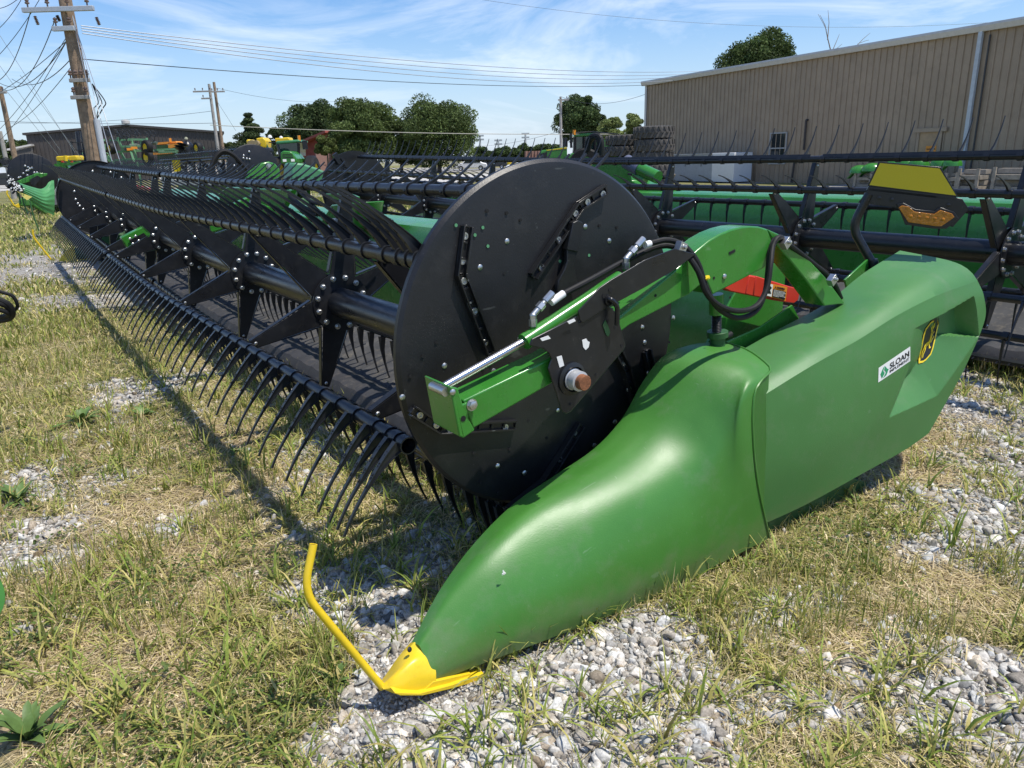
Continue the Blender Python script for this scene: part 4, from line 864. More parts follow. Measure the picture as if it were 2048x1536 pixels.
for c in [(1243,691),(1230,655),(1192,749),(1167,739),(1127,784),(1140,808),(1236,640)]: m.lathe(onA(*c, 1.7642), W(-1, 0, 0), [(.0048, 0), (.0048, .0008)], 10, 0, True).cut()
for c in [(1221,580),(1208,592)]: m.lathe(onA(*c, 1.757), W(-1, 0, 0), [(.008, 0), (.008, .0008)], 10, 0, True).cut()
m.each('plate_hole', HOLE, A, fixn=False)
m = MB(); rg = random.Random(2)
for q in ([(1113,714),(1123,711),(1128,731),(1119,735)], [(1164,680),(1172,677),(1175,682),(1179,684),(1177,694),(1171,700),(1166,694)]): m.prism([onA(x, y, 1.7640) for x, y in q], W(-.0012, 0, 0)).cut()
for q in ([(1080,677),(1096,671),(1101,677),(1084,682)], [(1134,643),(1148,637),(1151,642),(1138,648)]): m.prism([onA(x, y, 1.752) for x, y in q], W(-.0015, 0, 0)).cut()
m.each('paper_tag', WHITE, A, fixn=False)
c = onA(1143, 757, 1.765); m = MB(); m.lathe(c, W(-1, 0, 0), [(.055, -.002), (.055, .006), (.042, .010), (.042, .016)], 26); m.build('shaft_flange', B_PAINT, A)
m = MB(); m.lathe(c, W(-1, 0, 0), [(.036, .0), (.036, .012), (.033, .014), (.033, .045), (.024, .047)], 26); cl = m.build('shaft_collar', GALV, A)
m = MB(); m.lathe(c, W(-1, 0, 0), [(.0255, .04), (.0255, .066), (.023, .069), (.0005, .069)], 24); m.build('shaft_stub', RUST, A)
m = MB(); m.tube(arcround([onA(1212, 598, 1.76), onA(1222, 598, 1.74), onA(1235, 612, 1.735), onA(1234, 650, 1.74)], .02, 6), .0085, 12); m.lathe(onA(1216, 600, 1.757), W(-1, 0, 0), [(.017, 0), (.017, .008)], 16, 0, True); m.build('lock_pin', B_PAINT, A)
# hoses: from the cylinder over the clamp, a loop, up the arch and down the back leg
HA = 1.76
def hose(pts, nm='hydraulic_hose', r_=.0105, n=70):
    P = crom(np.array([onA(*p) for p in pts]), n); m = MB(); m.tube([tuple(p) for p in P], r_, 10); return m.build(nm, B_RUB, A)
hose([(1128,587,CA),(1180,560,CA),(1250,522,CA+.03),(1320,492,CA+.02),(1363,500,1.80),(1395,540,1.75),(1412,585,1.73),(1440,612,1.73),(1480,622,1.73),(1515,610,1.73),(1534,575,1.735),(1541,530,1.75),(1546,490,1.78),(1558,474,1.78),(1574,486,1.80),(1620,522,1.82),(1664,560,1.83),(1685,604,1.87)])
hose([(1300,487,CA),(1335,480,CA-.02),(1368,492,1.79),(1395,525,1.76),(1412,575,1.745),(1435,615,1.74),(1475,636,1.74),(1512,622,1.74),(1530,585,1.745),(1536,540,1.76),(1540,500,1.785),(1549,479,1.79),(1572,482,1.81),(1614,530,1.83),(1655,565,1.845),(1678,605,1.88)])
m = MB()
for c, an in [((1361,496), .4), ((1571,486), .9), ((1664,560), .9)]:
    p = onA(*c, 1.775); m.box(p, (.034, .026, .040), Matrix.Rotation(an, 3, 'Y')); m.hexbolt(p + np.array([.004, -.013, .004]), W(-1, 0, 0), .007, .010).cut()
m.each('hose_clamp', STEEL, A, bevel=.0015)
m = MB(); m.cyl(onA(1413, 554, 1.742), onA(1414, 557, 1.742), .0115, 12); m.build('hose_tie', YB, A)
# lift post under the arch
m = MB(); m.cyl(onA(1432, 588, 1.86), onA(1433, 628, 1.86), .028, 18); m.build('post_sleeve', G_PAINT, A)
m = MB(); P = [onA(1433, y, 1.86) for y in np.linspace(625, 662, 26)]; m.tube(P, [.020 if i % 2 else .0175 for i in range(26)], 16); m.build('post_screw', RUST if False else B_PAINT, A)
m = MB(); m.cyl(onA(1435, 662, 1.87), onA(1435, 674, 1.87), .042, 22); m.cyl(onA(1435, 674, 1.87), onA(1435, 700, 1.87), .03, 18); m.build('post_base', G_DARK, A, bevel=.002)
m = MB(); m.cyl(onA(1452, 673, 1.86), onA(1462, 668, 1.86), .012, 12); m.build('base_plug', B_RUB, A)
m = MB(); m.prism([onA(x, y, 1.96) for x, y in [(1440,690),(1520,655),(1585,610),(1600,640),(1530,700),(1460,720)]], W(.01, 0, 0)).cut(); m.prism([onA(x, y, 1.97) for x, y in [(1690,560),(1740,515),(1738,545),(1700,600)]], W(.01, 0, 0)).cut(); m.each('inner_bracket', G_PAINT, A, bevel=.002)
# red belt guard with its warning label
g0 = [(1438,572),(1468,550),(1482,547),(1520,553),(1570,570),(1596,577),(1600,582),(1597,600),(1588,607),(1560,603),(1500,590),(1462,583)]
m = MB(); m.prism([onA(x, y, 2.02) for x, y in [(1438,572),(1468,550),(1482,547),(1512,552),(1506,592),(1462,583)]], W(.04, 0, 0)); m.prism([onA(x, y, 2.02) for x, y in [(1513,552),(1570,570),(1596,577),(1600,582),(1597,600),(1588,607),(1560,603),(1507,592)]], W(.04, 0, 0)); m.prism([onA(x, y, 2.0165) for x, y in [(1499,551),(1512,554),(1505,592),(1491,588)]], W(.01, 0, 0)); gd = m.build('red_guard', RED, A, bevel=.004)
LB = 2.0115
m = MB(); lab = [(1536,566),(1575,574),(1571,602),(1533,592)]; L4 = [onA(x, y, LB) for x, y in lab]; m.prism(L4, W(.006, 0, 0)); wl = m.build('warning_label', ORANGE, gd)
def lb(u, v, l): p = L4[0] * (1 - u) * v + L4[1] * u * v + L4[3] * (1 - u) * (1 - v) + L4[2] * u * (1 - v); return p + np.array([0, -l, 0])
m = MB(); m.prism([lb(.28, .06, .001), lb(.94, .06, .001), lb(.94, .64, .001), lb(.28, .64, .001)], W(-.0006, 0, 0)); m.build('label_text_field', INK, wl)
m = MB(); m.prism([lb(-.02, .04, .0016), lb(.24, .04, .0016), lb(.24, .96, .0016), lb(-.02, .96, .0016)], W(-.0006, 0, 0)); m.build('label_picture_field', WHITE, wl)
m = MB()
for r_ in range(6):
    v = .56 - r_ * .085; u = .31
    while u < (.88 if r_ < 5 else .6):
        w_ = random.uniform(.03, .08); m.prism([lb(u, v, .0022), lb(u + w_, v, .0022), lb(u + w_, v + .04, .0022), lb(u, v + .04, .0022)], W(-.0004, 0, 0)); u += w_ + .02
m.build('label_small_print', WHITE, wl, fixn=False)
m = MB(); m.prism([lb(.02, .2, .0024), lb(.2, .25, .0024), lb(.12, .5, .0024), lb(.2, .7, .0024), lb(.08, .85, .0024), lb(.05, .5, .0024)], W(-.0004, 0, 0)); m.prism([lb(.33, .72, .0024), lb(.42, .72, .0024), lb(.375, .90, .0024)], W(-.0004, 0, 0)); m.build('label_picture', INK, wl, fixn=False)
textobj('WARNING', lb(.44, .72, .0024), L4[1] - L4[0], L4[0] - L4[3], np.linalg.norm(L4[0] - L4[3]) * .22, INK, 'label_heading', wl, bold=.0004)
# folding marker lamp on its bent tube
pp0 = np.array(W(1.94, 3.60, 1.1)); pp1 = np.array(W(1.60, 3.82, 1.1)); pu = (pp1 - pp0) / np.linalg.norm(pp1 - pp0); pn = np.cross(pu, (0, 0, 1.0)); pn /= np.linalg.norm(pn)
if pn @ ray(1830, 390) > 0: pn = -pn
def op(px, py, l=0.0): return onP(px, py, pp0 + pn * l, pn)
m = MB(); m.tube(arcround([op(1748, 533, -.01), op(1704, 455, -.01), op(1738, 388, -.01)], .06, 8), .0215, 18); m.cyl(op(1744, 520, -.01), op(1750, 540, -.01), .026, 16); m.build('lamp_tube', B_PAINT, A)
pl = [(1716,405),(1740,376),(1912,395),(1925,398),(1938,418),(1906,454),(1896,452),(1868,426),(1800,416)]
m = MB(); m.prism([op(x, y) for x, y in pl], -pn * .006); m.prism([op(x, y) for x, y in [(1919,396),(1938,418),(1906,454),(1893,440)]], -pn * .075); m.prism([op(x, y) for x, y in [(1738,372),(1912,393),(1915,402),(1733,381)]], -pn * .05); ml = m.build('lamp_plate', B_PAINT, A, bevel=.002)
rf = [(1760,326),(1879,337),(1912,391),(1739,370)]; m = MB(); m.prism([op(x, y, .001) for x, y in [(1757,323),(1882,334),(1916,394),(1735,372)]], -pn * .005); m.build('reflector_frame', B_PAINT, A, bevel=.0015)
REFL = mat('yellow_reflector', (0.60, 0.46, 0.012), 0.35, var=.03, scale=200, bump=.12, bscale=420, spec=.4); m = MB(); m.prism([op(x, y, .003) for x, y in rf], pn * .0015); m.build('reflector', REFL, A)
AMB = mat('amber_lens', (0.46, 0.165, 0.008), 0.16, var=.35, scale=60, bump=.25, bscale=120, spec=.5); am = [(1797,415),(1804,411),(1817,413),(1828,423),(1868,428),(1880,420),(1903,427),(1908,434),(1882,452),(1872,452),(1816,444)]
m = MB(); m.prism([op(x, y, .001) for x, y in [(1793,408),(1806,405),(1830,418),(1868,422),(1880,414),(1908,424),(1916,436),(1892,457),(1868,457),(1810,449)]], pn * .016); m.build('lens_housing', B_PAINT, A, bevel=.002)
m = MB(); m.prism([op(x, y, .016) for x, y in am], pn * .014); lens = m.build('amber_lens', AMB, A, bevel=.0015, seg=2)
m = MB(); c0 = sum(np.array(op(x, y, .0265)) for x, y in am) / len(am)
for k in range(5): m.dome(op(1822 + 16 * k, 432.5 + 1.6 * k, .029), pn, .0085, .004, 12).cut()
m.each('lens_facet', AMB, lens)
m = MB()
for c in [(1759,396),(1784,399),(1897,410)]: m.hexbolt(op(*c, .0005), pn, .009, .007).cut()
m.each('lamp_bolt', B_PAINT, ml)
# centre reel arm (green, half way along) and the feeder opening behind it
m = MB(); ca = 8.98; bb = lambda p: onA(80 + p[0] / 5.12, 320 + p[1] / 5.12, ca)
m.prism([bb(p) for p in [(830,795),(1080,672),(1150,700),(1160,800),(905,915)]], W(.12, 0, 0)); m.prism([W(ca, b, z) for b, z in [(2.0, .95), (2.95, 1.30), (3.1, 1.2), (3.1, 1.05), (2.1, .80)]], W(.12, 0, 0)); m.build('centre_arm', G_PAINT, A, bevel=.008)
m = MB(); m.prism([bb(p) for p in [(915,820),(1060,745),(1110,800),(945,870)]], W(-.02, 0, 0)); m.build('arm_plate', B_PAINT, A)
m = MB()
for p in [(918,806),(975,780),(948,858),(1008,828)]: m.dome(np.array(bb(p)) + np.array(W(-.02, 0, 0)), W(-1, 0, 0), .016, .01, 8).cut()
m.each('arm_bolt', STEEL, A)
gq = lambda p, b: onB(400 + p[0] / 6.4, 280 + p[1] / 6.4, b)
m = MB(); m.prism([gq(p, 2.70) for p in [(345,600),(1180,640),(1120,760),(1060,880),(1380,1000),(1380,1030),(960,890),(700,770),(270,830),(230,690)]], (.06, 0, 0)).cut(); m.prism([gq(p, 2.72) for p in [(1500,690),(1880,690),(1980,730),(1980,810),(1860,800),(1540,700)]], (.05, 0, 0)).cut(); m.prism([gq(p, 2.60) for p in [(1540,1060),(1680,830),(2010,800),(1960,1130),(1820,1190),(1600,1130)]], (.25, 0, 0)).cut(); m.each('feeder_frame', G_PAINT, A, bevel=.01)
m = MB()
for (a_, b_) in [((1140,700),(1520,930)), ((1150,730),(1500,960)), ((1330,640),(1540,930)), ((1250,640),(1560,830))]:
    P = crom(np.array([gq(a_, 2.67), gq(((a_[0] + b_[0]) / 2, (a_[1] + b_[1]) / 2 + 40), 2.65), gq(b_, 2.67)]), 12); m.tube([tuple(p) for p in P], .018, 8).cut()
m.each('feeder_hose', B_RUB, A)
m = MB(); m.prism([gq(p, 2.59) for p in [(1700,1000),(1790,1000),(1740,1050),(1700,1060)]], (-.004, 0, 0)).cut(); m.prism([gq(p, 2.59) for p in [(1640,1080),(1700,1070),(1700,1120),(1640,1120)]], (-.004, 0, 0)).cut(); m.each('feeder_label', WHITE, A)
m = MB(); m.prism([gq(p, 2.59) for p in [(1780,940),(1840,940),(1810,970)]], (-.004, 0, 0)); m.build('feeder_warning', ORANGE, A)
m = MB(); rq = lambda p, b: onB(80 + p[0] / 5.12, 320 + p[1] / 5.12, b); m.prism([rq(p, 3.05) for p in [(960,260),(1060,275),(1215,330),(1190,345),(1030,300),(965,290)]], (.05, 0, 0)); m.build('red_guard', RED, A)
# ---------------------------------------------------------------- the platform behind it, and the far ones in the row
B = thing('draper_header', 'combine platform parked right behind the nearest one, thin wire tines along its reel', 'farm machine', W(7, 5.5, 0), 'combine platforms parked in the row')
BATSB = [((-.545, -.20), -112), ((-.444, .40), 158), ((.100, .610), 62), ((.505, .225), -84), ((.470, -.330), -88), ((-.140, -.520), -84)]
RB = Reel(5.5, 0.865, 0.7, 6.8, 12.3, rise=.16, drift=.0)
reel(B, RB, [2.08, 3.60, 5.14], [8.2, 9.7, 11.2], 0.20, True, BATSB, nsolo=0, thin=True)
table(B, 0.5, 12.5, 3.9, 0.04, False)
m = MB(); rw = []
for (s0, s1) in ((0.75, 3.55), (3.66, 6.7), (6.95, 12.2)):    # stiffening strip along the top bat
    P_ = [RB.ax(s0), RB.ax(s1)]; m.prism([W(s0, P_[0][0] + .075, P_[0][1] + .622), W(s1, P_[1][0] + .075, P_[1][1] + .622), W(s1, P_[1][0] + .085, P_[1][1] + .648), W(s0, P_[0][0] + .085, P_[0][1] + .648)], (.004, 0, 0)).cut()
m.each('bat_strip', B_PAINT, B)
m = MB(); m.lathe(W(12.42, 5.55, 1.10), W(1, 0, 0), [(.05, .006), (DR - .02, .0), (DR, -.016), (DR, -.034), (DR - .012, -.034), (.05, -.012)], 60); m.build('reel_disc', B_DISC, B)
m = MB(); c3 = lambda p, a: onA(400 + p[0] / 6.4, 280 + p[1] / 6.4, a)
m.bar(c3((1720,175), 12.35), c3((1800,300), 12.35), .09, .03, up=W(1, 0, 0)); m.bar(c3((1800,230), 12.35), c3((1960,420), 12.35), .06, .03, up=W(1, 0, 0)); m.build('disc_brace', B_PAINT, B)
m = MB(); m.prism([c3(p, 12.75) for p in [(1175,450),(1190,300),(1215,288),(1320,300),(1480,350),(1660,425),(1840,505),(1800,620),(1180,600)]], W(.45, 0, 0)); m.build('end_panel', G_PALE, B, bevel=.05, seg=3)
c4 = lambda p, b: onB(1000 + p[0] / 5.85, 230 + p[1] / 5.85, b)
m = MB(); m.prism([c4(p, 6.85) for p in [(1020,620),(1120,545),(1470,540),(1530,680),(1540,770),(1700,850),(2000,850),(1990,960),(1400,960)]], (.35, 0, 0)); m.build('centre_frame', G_PAINT, B, bevel=.01)
m = MB(); m.cyl(c4((1480,545), 6.6), c4((1640,640), 6.6), .085, 16); m.build('cylinder_sleeve', mat('grey_cylinder_sleeve', (.10, .11, .16), .45), B)
m = MB(); m.cyl(c4((1620,625), 6.6), c4((1850,730), 6.6), .075, 16); m.cyl(c4((1760,640), 6.6), c4((1740,720), 6.6), .02, 8); m.cyl(c4((1580,690), 6.6), c4((1700,770), 6.6), .05, 12); m.build('tilt_cylinder', G_PAINT, B)
m = MB()
for pts in ([(1010,460),(1025,330),(1060,260),(1110,240),(1170,260),(1190,330),(1188,470)], [(1030,420),(1050,320),(1090,265),(1130,260),(1160,310),(1150,400),(1120,460)]):
    P = crom(np.array([c4(p, 7.1) for p in pts]), 30); m.tube([tuple(p) for p in P], .035, 8).cut()
m.each('hydraulic_hose', B_RUB, B)
m = MB()
for k in range(3):
    P = crom(np.array([c4(p, 6.75) for p in [(1500 + 40 * k, 690), (1640 + 60 * k, 700 - 30 * k), (1760 + 50 * k, 620 + 40 * k), (1900 + 20 * k, 740)]]), 16); m.tube([tuple(p) for p in P], .016, 6).cut()
m.each('feeder_hose', B_RUB, B)
# ------------------------------------------------ far platform seen by its near end, beyond the second one
def far_disc(m, a, b, z, r=DR, n=48): m.lathe(W(a, b, z), W(1, 0, 0), [(.03, -.004), (r - .03, 0), (r, .016), (r, .034), (.03, .012)], n)
def far_reel(parent, a, b, z, L, rows=3, sp=.3):
    for bi in (1, 2, 3)[:rows]:
        (db, dz), ch = BATS[bi]; m = MB(); m.tube([W(a, b + db, z + dz), W(a + L, b + db, z + dz)], .026, 8); m.build('bat_tube', B_PAINT, parent)
        src = tine_mesh(ch, False); m = MB()
        for k in range(int(L / sp)): p = W(a + .1 + k * sp, b + db, z + dz); m.add([(v[0] + p[0], v[1] + p[1], v[2] + p[2]) for v in src.v], src.f)
        kind(m.build('tine', B_TINE, parent, fixn=False), 'stuff')
    m = MB(); m.cyl(W(a, b, z), W(a + L, b, z), .08, 12); m.build('centre_tube', B_PAINT, parent)
    for k in range(0, int(L / 1.6)):
        m = MB(); spider(m, a + .5 + 1.6 * k, (b, z), hi=False); m.build('reel_spider', [B_PAINT, STEEL], parent)
pc = onA(508, 345, 20.6)
C_ = thing('draper_header', 'far platform whose dark disc rises under a looped hose, left of the green tractor', 'farm machine', (pc[0], 24.0, 0), 'combine platforms parked in the row')
m = MB(); far_disc(m, 20.6, pc[0], pc[2] + .02, .70); dC = m.build('reel_disc', B_DISC, C_)
src = None
for px, py in [(556,232),(560,200),(600,240),(636,245),(630,150),(470,390),(440,330),(520,290)]:
    c = c3((px, py), 20.58)
    if src is None: src = MB().dome(c, W(-1, 0, 0), .028, .015, 8).build('rivet', STEEL, dC, at=c)
    else: inst(src, 'rivet', dC, Vector(c) - gloc(dC))
m = MB(); m.prism([c3(p, 19.9) for p in [(590,520),(640,410),(790,295),(880,275),(960,300),(1020,370),(1040,520)]], W(.2, 0, 0)); arm = m.build('reel_arm', G_PAINT, C_, bevel=.03)
m = MB(); m.lathe(c3((880, 335), 19.88), W(-1, 0, 0), [(.07, 0), (.07, .01)], 16, 0, True); m.lathe(c3((880, 335), 19.86), W(-1, 0, 0), [(.04, 0), (.04, .05)], 12, 0, True); m.build('arm_pivot', STEEL, arm)
m = MB(); P = crom(np.array([c3(p, 19.5) for p in [(120,430),(160,300),(230,180),(310,140),(420,190),(520,290),(600,380)]]), 30); m.tube([tuple(p) for p in P], .055, 8).cut(); P = crom(np.array([c3(p, 19.5) for p in [(170,420),(210,250),(300,170),(400,190),(460,240),(490,340)]]), 24); m.tube([tuple(p) for p in P], .03, 8).cut(); m.each('hydraulic_hose', B_RUB, C_)
far_reel(C_, 20.8, pc[0], pc[2], 9.0); table(C_, 20.7, 29.5, pc[0] - 1.6, 0.0, False)
nose_far(C_, 20.2, pc[0] - .05, 0)
# ------------------------------------------------ far platform beyond the first one, at the left edge
pd = onA(66, 352, 33.5)
D_ = thing('draper_header', 'farthest platform, at the left edge, its round disc seen face on', 'farm machine', (pd[0], 38.0, 0), 'combine platforms parked in the row')
m = MB(); far_disc(m, 33.5, pd[0], pd[2], .80); dD = m.build('reel_disc', B_DISC, D_)
l6 = lambda p, a: onA(p[0] / 6.4, 300 + p[1] / 6.4, a)
src = None
for p in [(322,205),(338,268),(362,262),(382,240),(408,232),(240,355),(262,345),(300,300),(352,325),(440,290),(475,290),(360,220)]:
    c = l6(p, 33.48)
    if src is None: src = MB().dome(c, W(-1, 0, 0), .04, .02, 8).build('rivet', STEEL, dD, at=c)
    else: inst(src, 'rivet', dD, Vector(c) - gloc(dD))
m = MB(); m.prism([l6(p, 33.0) for p in [(205,430),(215,400),(480,290),(610,300),(600,330),(400,400),(280,440)]], W(.14, 0, 0)); m.build('reel_arm', G_PAINT, D_, bevel=.02)
m = MB(); m.prism([l6(p, 32.9) for p in [(380,380),(480,325),(530,360),(440,460),(400,440)]], W(.05, 0, 0)); m.build('shaft_plate', B_PAINT, D_)
far_reel(D_, 33.7, pd[0], pd[2], 10, 3, .3); table(D_, 33.6, 44, pd[0] - 1.6, 0.1, False)
m = MB(); m.prism([l6(p, 32.6) for p in [(240,640),(300,600),(420,640),(520,700),(640,800),(640,860),(420,720),(300,720),(250,720)]], W(.3, 0, 0)); m.build('front_divider', G_SHELL, D_, bevel=.05)
m = MB(); m.prism([l6(p, 32.5) for p in [(178,712),(238,682),(258,738),(220,738)]], W(.2, 0, 0)); m.build('nose_cap', YELLOW, D_, bevel=.01)
m = MB(); m.tube(arcround([l6((97,515), 32.5), l6((84,555), 32.5), l6((182,712), 32.5)], .2, 5), .028, 8); m.build('crop_rod', YELLOW, D_)
# ------------------------------------------------ pleated snout hood standing on thin rods between them
S_ = thing('snout_hood', 'light green pleated snout hood on thin rods, yellow patch under its black speckled tip', 'machine part', l6((430, 640), 21.5) * np.array([1, 1, 0]))
up = crom(np.array([l6(p, a) for p, a in [((205,408),20.8),((320,445),21.0),((440,480),21.3),((540,500),21.5),((600,470),21.6),((640,415),21.7),((690,385),21.8)]]), 34)
lw = crom(np.array([l6(p, a) for p, a in [((225,535),20.6),((330,600),20.8),((420,665),21.0),((520,735),21.2),((600,785),21.3),((650,815),21.4),((695,838),21.5)]]), 34)
rows = []
for i in range(34):
    rows.append([up[i] * (1 - t) + lw[i] * t + np.array([0, -.14 * math.sin(math.pi * t) + .018 * math.cos(t * 40) * (1 - i / 40), 0]) for t in np.linspace(0, 1, 40)])
m = MB(); m.grid(rows); m.grid([[p + np.array([0, .35, 0]) for p in r_] for r_ in rows][::-1]); m.build('hood', mat('pale_green_plastic', (.075, .26, .085), .38, var=.1), S_, sharp=60)
m = MB(); m.prism([l6(p, 20.45) for p in [(220,528),(412,600),(345,642),(285,592)]], W(.03, 0, 0)); m.build('patch', mat('pale_yellow_paint', (.72, .62, .16), .45), S_)
m = MB(); rg = random.Random(5)
for k in range(26):
    t = rg.random(); c = l6((115 + 175 * t + rg.gauss(0, 14), 400 + 120 * t + rg.gauss(0, 26)), 20.6 + rg.uniform(-.1, .1)); m.box(c, (.07, .07, .03), Euler((rg.random() * 3, rg.random() * 3, rg.random() * 3)).to_matrix())
m.build('tip', B_PAINT, S_)
m = MB()
for k in range(46):
    t = rg.random(); c = l6((110 + 185 * t + rg.gauss(0, 15), 395 + 125 * t + rg.gauss(0, 26)), 20.42 + rg.uniform(-.03, .03)); m.dome(c, W(-1, 0, 0), .017, .012, 6)
kind(m.build('speck', WHITE, S_, fixn=False), 'stuff')
for pts in ([(222,540),(245,600),(268,690)], [(285,600),(300,680),(350,800)], [(385,655),(410,780),(440,880),(500,1035)]):
    m = MB(); m.tube([l6(p, 20.9) for p in pts], .018, 6); m.build('rod', G_DARK, S_)
m = MB(); m.bar(l6((195,520), 20.6), l6((155,560), 20.6), .05, .04); m.build('hook', B_PAINT, S_)
# ------------------------------------------------ platform with white belts, far behind
w6 = lambda p, b: onA(150 + p[0] / 5.85, 220 + p[1] / 5.85, b)
WH = thing('draper_header', 'platform with white belts behind its black reel, below the tillage frames', 'farm machine', w6((1350, 660), 27) * np.array([1, 1, 0]), 'combine platforms parked in the row')
wp = [w6((900, 640), 31), w6((1850, 560), 22)]
m = MB(); m.tube([tuple(q_) for q_ in wp], .035, 8); m.build('bat_tube', B_PAINT, WH)
wd_ = (wp[1] - wp[0]) / np.linalg.norm(wp[1] - wp[0]); wl_ = np.linalg.norm(wp[1] - wp[0]); m = MB()
for k in range(int(wl_ / .16)):
    p = wp[0] + wd_ * (.1 + .16 * k); m.tube([p, p + np.array([.05, -.03, .14]), p + np.array([.14, -.08, .27])], [.013, .010, .005], 5)
kind(m.build('tine', B_TINE, WH, fixn=False), 'stuff')
m = MB(); m.prism([wp[0] + np.array([.3, .3, -.08]), wp[1] + np.array([.3, .3, -.08]), wp[1] + np.array([.3, .3, -.75]), wp[0] + np.array([.3, .3, -.75])], (.03, .03, 0)); m.build('belt', mat('white_belt', (.72, .70, .66), .6), WH)
m = MB(); m.prism([wp[0] + np.array([.9, .5, -.35]), wp[1] + np.array([.9, .5, -.35]), wp[1] + np.array([.9, .5, -1.2]), wp[0] + np.array([.9, .5, -1.2])], (.03, .03, 0)); m.build('back_sheet', G_DARK, WH)
for k in range(9):
    p = wp[0] + wd_ * wl_ * (k + .6) / 9.5; m = MB(); m.bar(p, p + wd_ * .35 + np.array([0, 0, -.6]), .05, .03); m.bar(p, p - wd_ * .3 + np.array([0, 0, -.6]), .05, .03); m.build('reel_spider', B_PAINT, WH)
m = MB(); p = w6((1190, 655), 26.5); m.box(p, (.32, .03, .34), Matrix.Rotation(.6, 3, 'Z')); m.build('reflector', REFL, WH)
# ---------------------------------------------------------------- setting behind: yard strips, buildings, poles, trees
def gpt(px, py, z=0.0): return onZ(px, py, z)
def far(px, depth, z=0.0):                               # ground point on the bearing of a pixel column, at a depth
    p = atD(px, 330, depth); return np.array([p[0], p[1], z])
def mpp(depth): return depth / FPX                       # metres per photo pixel at that depth
def topz(px, py, depth): return atD(px, py, depth)[2]
yardm = mat('pale_gravel_sheet', (.46, .44, .40), .95, var=.2, scale=1.5, bump=.4, bscale=20, dirt=(.25, .25, .14), dirt_amt=.5); roadm = mat('worn_asphalt', (.22, .215, .205), .9, var=.12, scale=.6)
def sheet(name, pts, z, m): o = MB().add([(p[0], p[1], z) for p in pts], [tuple(range(len(pts)))]).build(name, m); return kind(o, 'structure')
sheet('gravel_yard', [far(560, 52), far(1330, 50), far(1500, 75), far(420, 80)], .03, yardm)
sheet('gravel_lot', [far(-160, 62), far(75, 62), far(100, 110), far(-160, 110)], .03, yardm)
sheet('gravel_apron', [gpt(1330, 388), gpt(1740, 398), far(1620, 32), far(1420, 36)], .012, yardm)
sheet('road', [far(-100, 112), far(1330, 100), far(1400, 116), far(-100, 132)], .034, roadm)
# brown metal shed on the right
WB = mat('brown_ribbed_steel', (.345, .26, .178), .55, var=.12, scale=.8, dirt=(.19, .14, .095), dirt_amt=.5); TRIM = mat('pale_trim_steel', (.55, .53, .50), .5, var=.08, dirt=(.3, .25, .2), dirt_amt=.3)
HW = 5.7
w0, w1 = onZ(1293, 166, HW), onZ(2048, 41, HW); wu = (w1 - w0) / np.linalg.norm(w1 - w0); wn = np.cross(wu, (0, 0, 1.0)); wn /= np.linalg.norm(wn)
if wn @ (-w0) < 0: wn = -wn                               # towards the lens
WL = np.linalg.norm(w1 - w0) + 9
SH = thing('metal_shed', 'long brown ribbed metal shed with a white eave on the right', 'building', ((w0 + wu * WL / 2) * np.array([1, 1, 0])))
def wq(u, z, l=0.0): return w0 * np.array([1, 1, 0]) + wu * u + wn * l + np.array([0, 0, z])
def wp_(px, py):                                         # wall coordinates of a pixel
    p = onP(px, py, w0, wn); return (p - w0) @ wu, p[2]
prof = []; u = 0.0; rib = .305
while u < WL: prof += [(u, 0), (u + rib - .060, 0), (u + rib - .052, .045), (u + rib - .014, .045)]; u += rib
prof = [p for p in prof if p[0] < WL]
m = MB(); m.grid([[wq(a, z, l) for a, l in prof] for z in (0, HW)]); m.build('wall', WB, SH, sharp=20)
m = MB(); bk = -wn * 22
for e in (0, WL): m.add([wq(e, 0), wq(e, HW), wq(e, HW + 1.2) + bk * .5, wq(e, HW) + bk, wq(e, 0) + bk], [(0, 1, 2, 3, 4)])
m.build('end_wall', WB, SH, fixn=False)
m = MB(); m.prism([wq(-.2, HW + .02, .15), wq(WL, HW + .02, .15), wq(WL, HW + 1.22) + bk * .5, wq(-.2, HW + 1.22) + bk * .5], (0, 0, .05)); m.prism([wq(-.2, HW + 1.22) + bk * .5, wq(WL, HW + 1.22) + bk * .5, wq(WL, HW) + bk, wq(-.2, HW) + bk], (0, 0, .05)); m.build('roof', TRIM, SH)
m = MB(); m.prism([wq(-.25, HW - .16, .05), wq(-.25, HW + .10, .05), wq(-.25, HW + .10, .24), wq(-.25, HW + .02, .26), wq(-.25, HW - .16, .18)], wu * WL); m.build('gutter', TRIM, SH)
m = MB(); m.prism([wq(-.04, 0, .05), wq(.14, 0, .05), wq(.14, HW - .15, .05), wq(-.04, HW - .15, .05)], wn * .03); m.build('corner_trim', TRIM, SH)
ua, za = wp_(1966, 70); 
m = MB(); m.bar(wq(ua, .1, .12), wq(ua, HW - .16, .12), .15, .12, up=tuple(wn)); m.build('downspout', mat('pale_blue_grey_steel', (.46, .50, .53), .45), SH)
m = MB(); m.bar(wq(ua + .32, .1, .07), wq(ua + .32, HW - .3, .07), .05, .05); m.build('conduit', mat('dark_conduit', (.05, .05, .05), .6), SH)
u0_, zt_ = wp_(1544, 268); u1_, zb_ = wp_(1570, 326)
m = MB(); fr = .06
for a_, b_ in (((u0_ - fr, zb_), (u0_, zt_)), ((u1_, zb_), (u1_ + fr, zt_))): m.prism([wq(a_[0], a_[1] - fr, .03), wq(b_[0], a_[1] - fr, .03), wq(b_[0], b_[1] + fr, .03), wq(a_[0], b_[1] + fr, .03)], wn * .05)
for z in (zb_ - fr, (zb_ + zt_) / 2 - .02, zt_): m.prism([wq(u0_, z, .032), wq(u1_, z, .032), wq(u1_, z + fr, .032), wq(u0_, z + fr, .032)], wn * .045)
